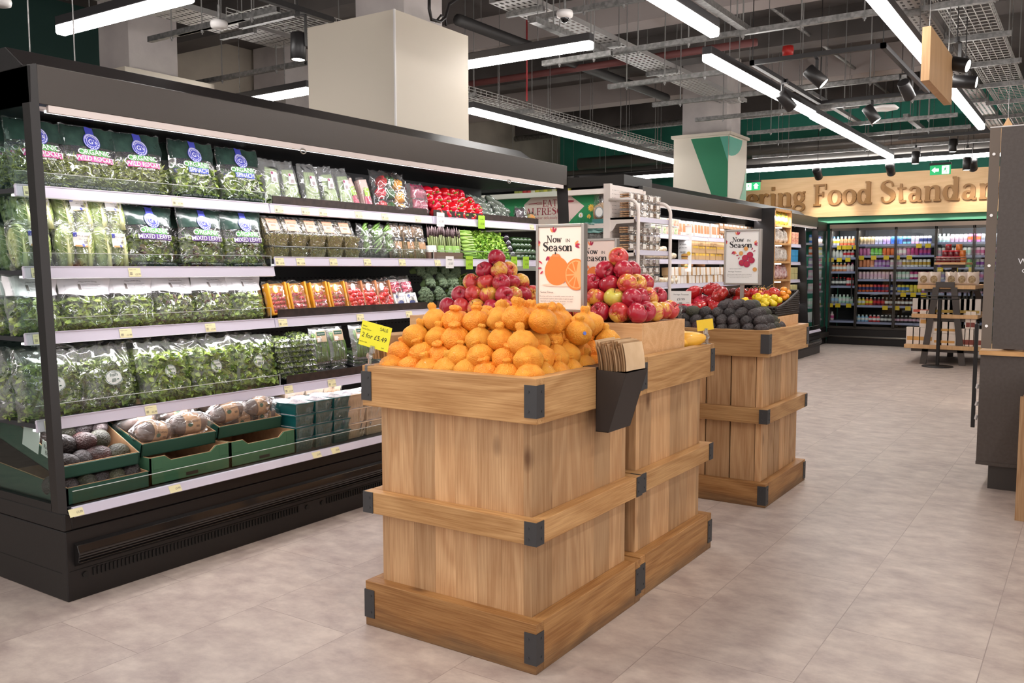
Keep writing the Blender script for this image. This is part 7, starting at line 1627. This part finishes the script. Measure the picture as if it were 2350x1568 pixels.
for i,(py,sp) in enumerate(zip(L2,MS)):
    z=zpx(2055,py); rails(doors[1],doors[2],z,[[2107,2128],[1976,2004,2033,2058,2086],[],[],[2075,2098,2122],[2034,2061,2087],[]][i]); fillshelf('middle',i,z,doors[1],doors[2],sp,.95 if i<6 else .85)
L3=[555,586,613,642,674,706,741]
RS=[[('bot','mint','white',3),('can','palepink','palepink',4),('band','pink','orange',3),('can','grey','grey',5)],[('band','white','rose',4),('band','white','mint',4),('band','rose','magenta',5)],[('band','purple','white',5),('can','green','mint',4),('band','white','purple',5)],[('band','white','lilac',8),('band','lilac','pink',5)],[('band','rose','black',12)],[('bot','brown','white',8)],[('bot','red','white',8)]]
for i,(py,sp) in enumerate(zip(L3,RS)):
    z=zpx(2230,py); rails(doors[2],doors[3],z,[[],[],[2158,2192,2230],[],[],[],[]][i]); 
    if i<5: fillshelf('right',i,z,doors[2],doors[3]+.15,sp,.95)
# glazed return at the left end of that fridge
t=thing('glass_door_fridge','narrow glazed return at the left end of the far drinks fridge','drinks fridge',(14.25,3.76,0))
obj('header',B().box((0,0,1.86),(.78,.45,2.0)),DARK,t); obj('base',B().box((-.03,-.03,0),(.78,.45,.28)),BLK,t); obj('kick_rail',B().box((-.06,-.09,.12),(.72,-.03,.2)),DARK,t)
obj('door',B().box((0,-.02,.28),(.03,.0,1.86)).box((.72,-.02,.28),(.75,0,1.86)),DARK,t); obj('glass_pane',B().box((.03,-.012,.28),(.72,-.008,1.86)),CLEAR,t); obj('back',B().box((0,.4,.28),(.78,.45,1.86)),mat('drinks_back',srgb(40,40,44),.6),t)
for i in range(7):
    z=zpx(1885,[560,586,611,637,667,700,730][i]); obj('shelf',B().box((.02,.03,z-.03),(.74,.38,z)),STRIP,t)
    c1,c2=[('blue','lilac'),('orange','yellow'),('lilac','pink'),('rose','white'),('palepink','magenta'),('mint','darkred'),('white','grey')][i]
    for k in range(9): drink('band',c1 if k<5 else c2,'white',14.25+.06+.075*k,3.83,z,f'{c1 if k<5 else c2} can with white band on the {["top","second","third","fourth","fifth","sixth","bottom"][i]} shelf of the glazed return',f'{c1 if k<5 else c2} cans on the {["top","second","third","fourth","fifth","sixth","bottom"][i]} return shelf',1.)
area('drinks_lamp',(14.6,3.82,1.72),.6,.05,8,(0,0,0),(1,.97,1),None)
# ================================================================= A-FRAME DISPLAY TABLE
TX=12.92; LEG=mat('table_leg_grey',srgb(76,68,64),.5)
def pt(px,py,x=12.47): return atX(px,py,x)
t=thing('a_frame_display_table','grey legged display table with four wooden tiers near the drinks fridge','display table',(TX,1.6,0))
def loc(p): return Vector((p.x-TX,p.y-1.6,p.z))
def leg(pa,pb,dx,w=.075):
    a=loc(pt(*pa)); c=loc(pt(*pb)); c.z=0; b=B(); vs=[]
    for q in (a,c): vs+=[(q.x+dx,q.y-w/2,q.z),(q.x+dx,q.y+w/2,q.z),(q.x+dx+.04,q.y+w/2,q.z),(q.x+dx+.04,q.y-w/2,q.z)]
    b.add(vs,[(0,1,2,3),(7,6,5,4),(0,4,5,1),(1,5,6,2),(2,6,7,3),(3,7,4,0)]); obj('leg',b,LEG,t)
leg((2148,660),(2117,836),0); leg((2189,660),(2207,843),0); leg((2164,662),(2150,836),1.2); leg((2214,662),(2262,836),1.2)
obj('crossbeam',B().box((-.45,loc(pt(2190,665)).y,1.0),(-.41,loc(pt(2147,665)).y,1.07)),LEG,t)
tiers=[]
for (pl,pr,py,d0,d1,hh) in ((2140,2212,602,-.3,.5,.03),(2104,2238,655,-.42,.7,.05),(2092,2244,722,-.46,.8,.05),(2076,2256,793,-.5,.9,.05)):
    a=loc(pt(pl,py)); c=loc(pt(pr,py)); z_=(a.z+c.z)/2; obj('wooden_tier',B().box((d0,c.y,z_-hh),(d1,a.y,z_)),BIRCH,t,bevel=.003); obj('under_frame',B().box((d0+.05,c.y+.08,z_-hh-.04),(d1-.05,a.y-.08,z_-hh)),LEG,t); tiers.append((a.y+1.6,c.y+1.6,z_,d0))
obj('centre_post',B().box((-.02,loc(pt(2178,640)).y-.03,tiers[1][2]),(.04,loc(pt(2178,640)).y+.03,tiers[0][2]-.03)),LEG,t)
for z_ in (tiers[0][2]+.03,tiers[0][2]+.06): obj('gallery_rail',B().tube([(-.28,tiers[0][1]-1.6,z_),(-.28,tiers[0][0]-1.6,z_),(.46,tiers[0][0]-1.6,z_)],.005,6),STEEL,t)
def onT(k,u,dx=.08): y0,y1,z,d=tiers[k]; return (TX+d+dx,y0+(y1-y0)*u,z+.001)
JR=B().lathe([(0,0),(.036,0),(.04,.01),(.04,.05),(.034,.06)],12,0); JR.lathe([(.037,.06),(.037,.075),(0,.075)],12,1)
jm=[JR.mesh('jam_jar',[mat('jam_red',srgb(110,10,24),.15,coat=.6),mat('lid_red',srgb(220,40,50),.4)]),JR.mesh('jam_jar',[mat('jam_amber',srgb(206,110,40),.15,coat=.6),mat('lid_orange',srgb(230,130,50),.4)])]
q=0
for r_,(n,u0,u1) in enumerate([(6,.12,.9),(4,.32,.88),(2,.42,.76)]):
    for i in range(n):
        k=1 if (i==n-1) else 0; p=onT(0,u0+(u1-u0)*i/(n-1)); simple('jam_jar',f'{"amber" if k else "red"} lidded jam jar in the {["bottom","middle","top"][r_]} row of the jar pyramid','jam jar',jm[k],None,(p[0],p[1],p[2]+.078*r_),group='jam jars in the pyramid')
for i,u in enumerate([.10,.28,.58,.76,.93]):
    p=onT(1,u); b=B(); f=pillow(.15,.17,.09,.85,i*3.1,1.6); b.grid(lambda a,c:f(a*2-1,c,-1),8,8); b.grid(lambda a,c:f(1-a*2,c,1),8,8)
    disc(b,lambda x,z:f(x/.075,z/.17,-1)+Vector((0,-.004,0)),0,.07,.045,.05,1,16)
    simple('biscuit_bag',['clear biscuit bag at the left end of the second tier','second clear biscuit bag on the second tier, left of the post','clear biscuit bag just right of the post','fourth clear biscuit bag on the second tier','orange tinted biscuit bag at the right end of the second tier'][i],'biscuit bag',b,[mat('biscuit_film',srgb(216,196,180),.2,coat=.6,bump=.6,bscale=30),mat('biscuit_disc',srgb(176,150,110),.6,col2=srgb(140,110,76),nscale=40)],p,(-.1,0,-PI/2))
bx=boxmesh(.09,.08,.22,mat('carton_white',srgb(232,218,206),.55),TAN,(.05,.10),'gift_box'); bx2=boxmesh(.10,.08,.15,mat('carton_white',srgb(232,218,206),.55),TAN,(.03,.06),'gift_box'); bx3=boxmesh(.06,.08,.22,mat('carton_white',srgb(232,218,206),.55),mat('mark_brown',srgb(130,60,50),.5),(.02,.08),'gift_box'); pk=boxmesh(.10,.06,.20,mat('pouch_grey',srgb(206,196,188),.5),mat('mark_red',srgb(190,90,70),.5),(.02,.055),'snack_pouch'); pk2=boxmesh(.10,.06,.20,mat('pouch_grey',srgb(206,196,188),.5),mat('mark_olive',srgb(170,140,60),.5),(.02,.055),'snack_pouch')
for i in range(12): simple('snack_pouch',f'upright pale pouch with a {"red" if i<4 else "yellowish"} foot on the third tier','snack pouch',pk if i<4 else pk2,None,onT(2,.06+.082*i),(0,0,-PI/2),'pale pouches on the third tier')
for i in range(4): simple('gift_box',f'white carton standing in the lower row at the left of the bottom tier','gift box',bx,None,onT(3,.06+.085*i),(0,0,-PI/2),'white cartons low at the left')
for i in range(2): p=onT(3,.23+.085*i); simple('gift_box','white carton stacked on the others at the left of the bottom tier','gift box',bx,None,(p[0],p[1],p[2]+.223),(0,0,-PI/2),'white cartons stacked at the left')
for r_ in range(2):
    for i in range(3): p=onT(3,.42+.09*i); simple('gift_box',f'short white carton in the {"lower" if r_==0 else "upper"} row in the middle of the bottom tier','gift box',bx2,None,(p[0],p[1],p[2]+.153*r_),(0,0,-PI/2),'short white cartons in the middle')
for i in range(5): simple('gift_box','slim white carton with a dark mark at the right of the bottom tier','gift box',bx3,None,onT(3,.74+.055*i),(0,0,-PI/2),'slim cartons at the right')
for i in range(2): p=onT(3,.80+.06*i); simple('gift_box','slim white carton stacked on the slim ones at the right','gift box',bx3,None,(p[0],p[1],p[2]+.223),(0,0,-PI/2),'stacked slim cartons')
wb=B().lathe([(0,0),(.036,0),(.038,.01),(.038,.18),(.014,.23),(.014,.30),(0,.30)],12).mesh('wine_bottle',mat('bottle_dark',srgb(24,28,20),.1,coat=.6))
for i in range(6): simple('wine_bottle','dark wine bottle standing behind the pouches on the third tier','bottle',wb,None,onT(2,.2+.13*i,.3),group='dark bottles on the third tier')
for i in range(4): simple('wine_bottle','dark wine bottle deep on the bottom tier','bottle',wb,None,onT(3,.6+.1*i,.35),group='dark bottles on the bottom tier')
# queue post with wire ring
p=atZ(2151,842); t=thing('wire_ring_stand','black floor stand with a flat wire ring, before the display table','stand',(p.x,p.y,0))
obj('base_disc',B().lathe([(.0,0),(.185,0),(.18,.012),(.03,.022),(0,.022)],28),BLACK,t); obj('pole',B().cyl((0,0,.02),(0,0,.86),.022,n=14),BLACK,t)
b=B(); 
for z_ in (.86,.90): b.tube([(.05*math.sin(a),.22*math.cos(a),z_) for a in [2*PI*i/20 for i in range(20)]],.006,6,closed=True)
obj('wire_ring',b,BLACK,t)
# ================================================================= RIGHT: GREY CABINET, OAK CABINET
GC=mat('cabinet_grey_brown',srgb(88,80,76),.5,col2=srgb(82,74,70),nscale=60)
cx=5.55; yp=.5
t=thing('grey_service_cabinet','tall grey brown cabinet at the right edge with white lettering','cabinet',(cx,0,0))
obj('upper_panel',B().box((0,-1.5,.80),(.03,.475,2.02)),GC,t)
obj('glass_edge',B().box((.0,.478,.80),(.015,.53,2.02)),mat('edge_mirror',srgb(104,92,82),.15,metal=.5),t)
for py in (355,495,610,748): p=atX(2283-py*.03,py,cx-.005); obj('chrome_bolt',B().cyl((-.02,.505,p.z),(0,.505,p.z),.008,n=12),mat('chrome',srgb(220,216,212),.1,metal=1.),t)
obj('top_edge',B().box((-.002,-1.5,2.02),(.032,.53,2.026)),WHITE,t)
obj('wooden_ledge',B().box((-.03,-1.5,.765),(.5,.535,.79)),wood('ledge_oak',1,(232,184,126),(206,156,100),var=.1,knots=0),t)
obj('lower_body',B().box((.0,-1.5,.155),(.6,.53,.765)),GC,t); obj('shadow_lip',B().box((-.004,-1.5,.138),(.6,.532,.157)),GC,t); obj('plinth',B().box((.03,-1.5,0),(.5,.47,.14)),mat('plinth_grey',srgb(70,66,64),.5),t)
obj('side_post',B().box((.1,.555,.33),(.12,.575,.93)),BLACK,t)
for z_ in (.46,.56,.38): obj('white_peg',B().cyl((.09,.55,z_),(.09,.545,z_+.025),.008,n=8),WHITE,t)
b=B(); F=lambda u,v: Vector((-.0012,-u,v)); u0,v0=(lambda p:(-p.y,p.z))(atX(2352,606,cx)); write(b,'We',F,.044,u0,v0,0,None,.003); u0,v0=(lambda p:(-p.y,p.z))(atX(2349,626,cx)); write(b,'c',F,.044,u0,v0,0,None,.003); obj('lettering',b,WINK,t)
bn=B().lathe([(0,-.02),(.03,-.018),(.048,0),(.04,.022),(.015,.032),(0,.033)],16).mesh('bread_roll',mat('roll_brown',srgb(150,90,56),.6,col2=srgb(110,62,40),nscale=20))
for i in range(5): simple('bread_roll','round brown roll glimpsed over the oak ledge of the grey cabinet','bread roll',bn,None,(cx+.1,.40-.10*i,.81),group='rolls over the ledge')
t=thing('oak_cabinet','oak cabinet with a pale worktop cut by the right edge','cabinet',(4.93,-.9,0))
obj('oak_front',B().box((0,0,.0),(.02,1.19,.62)),OZ,t); obj('oak_side',B().box((.03,.3,.0),(.6,1.18,.62)),OZ,t); obj('white_worktop',B().box((-.02,0,.625),(.6,1.17,.66)),WHITE,t)
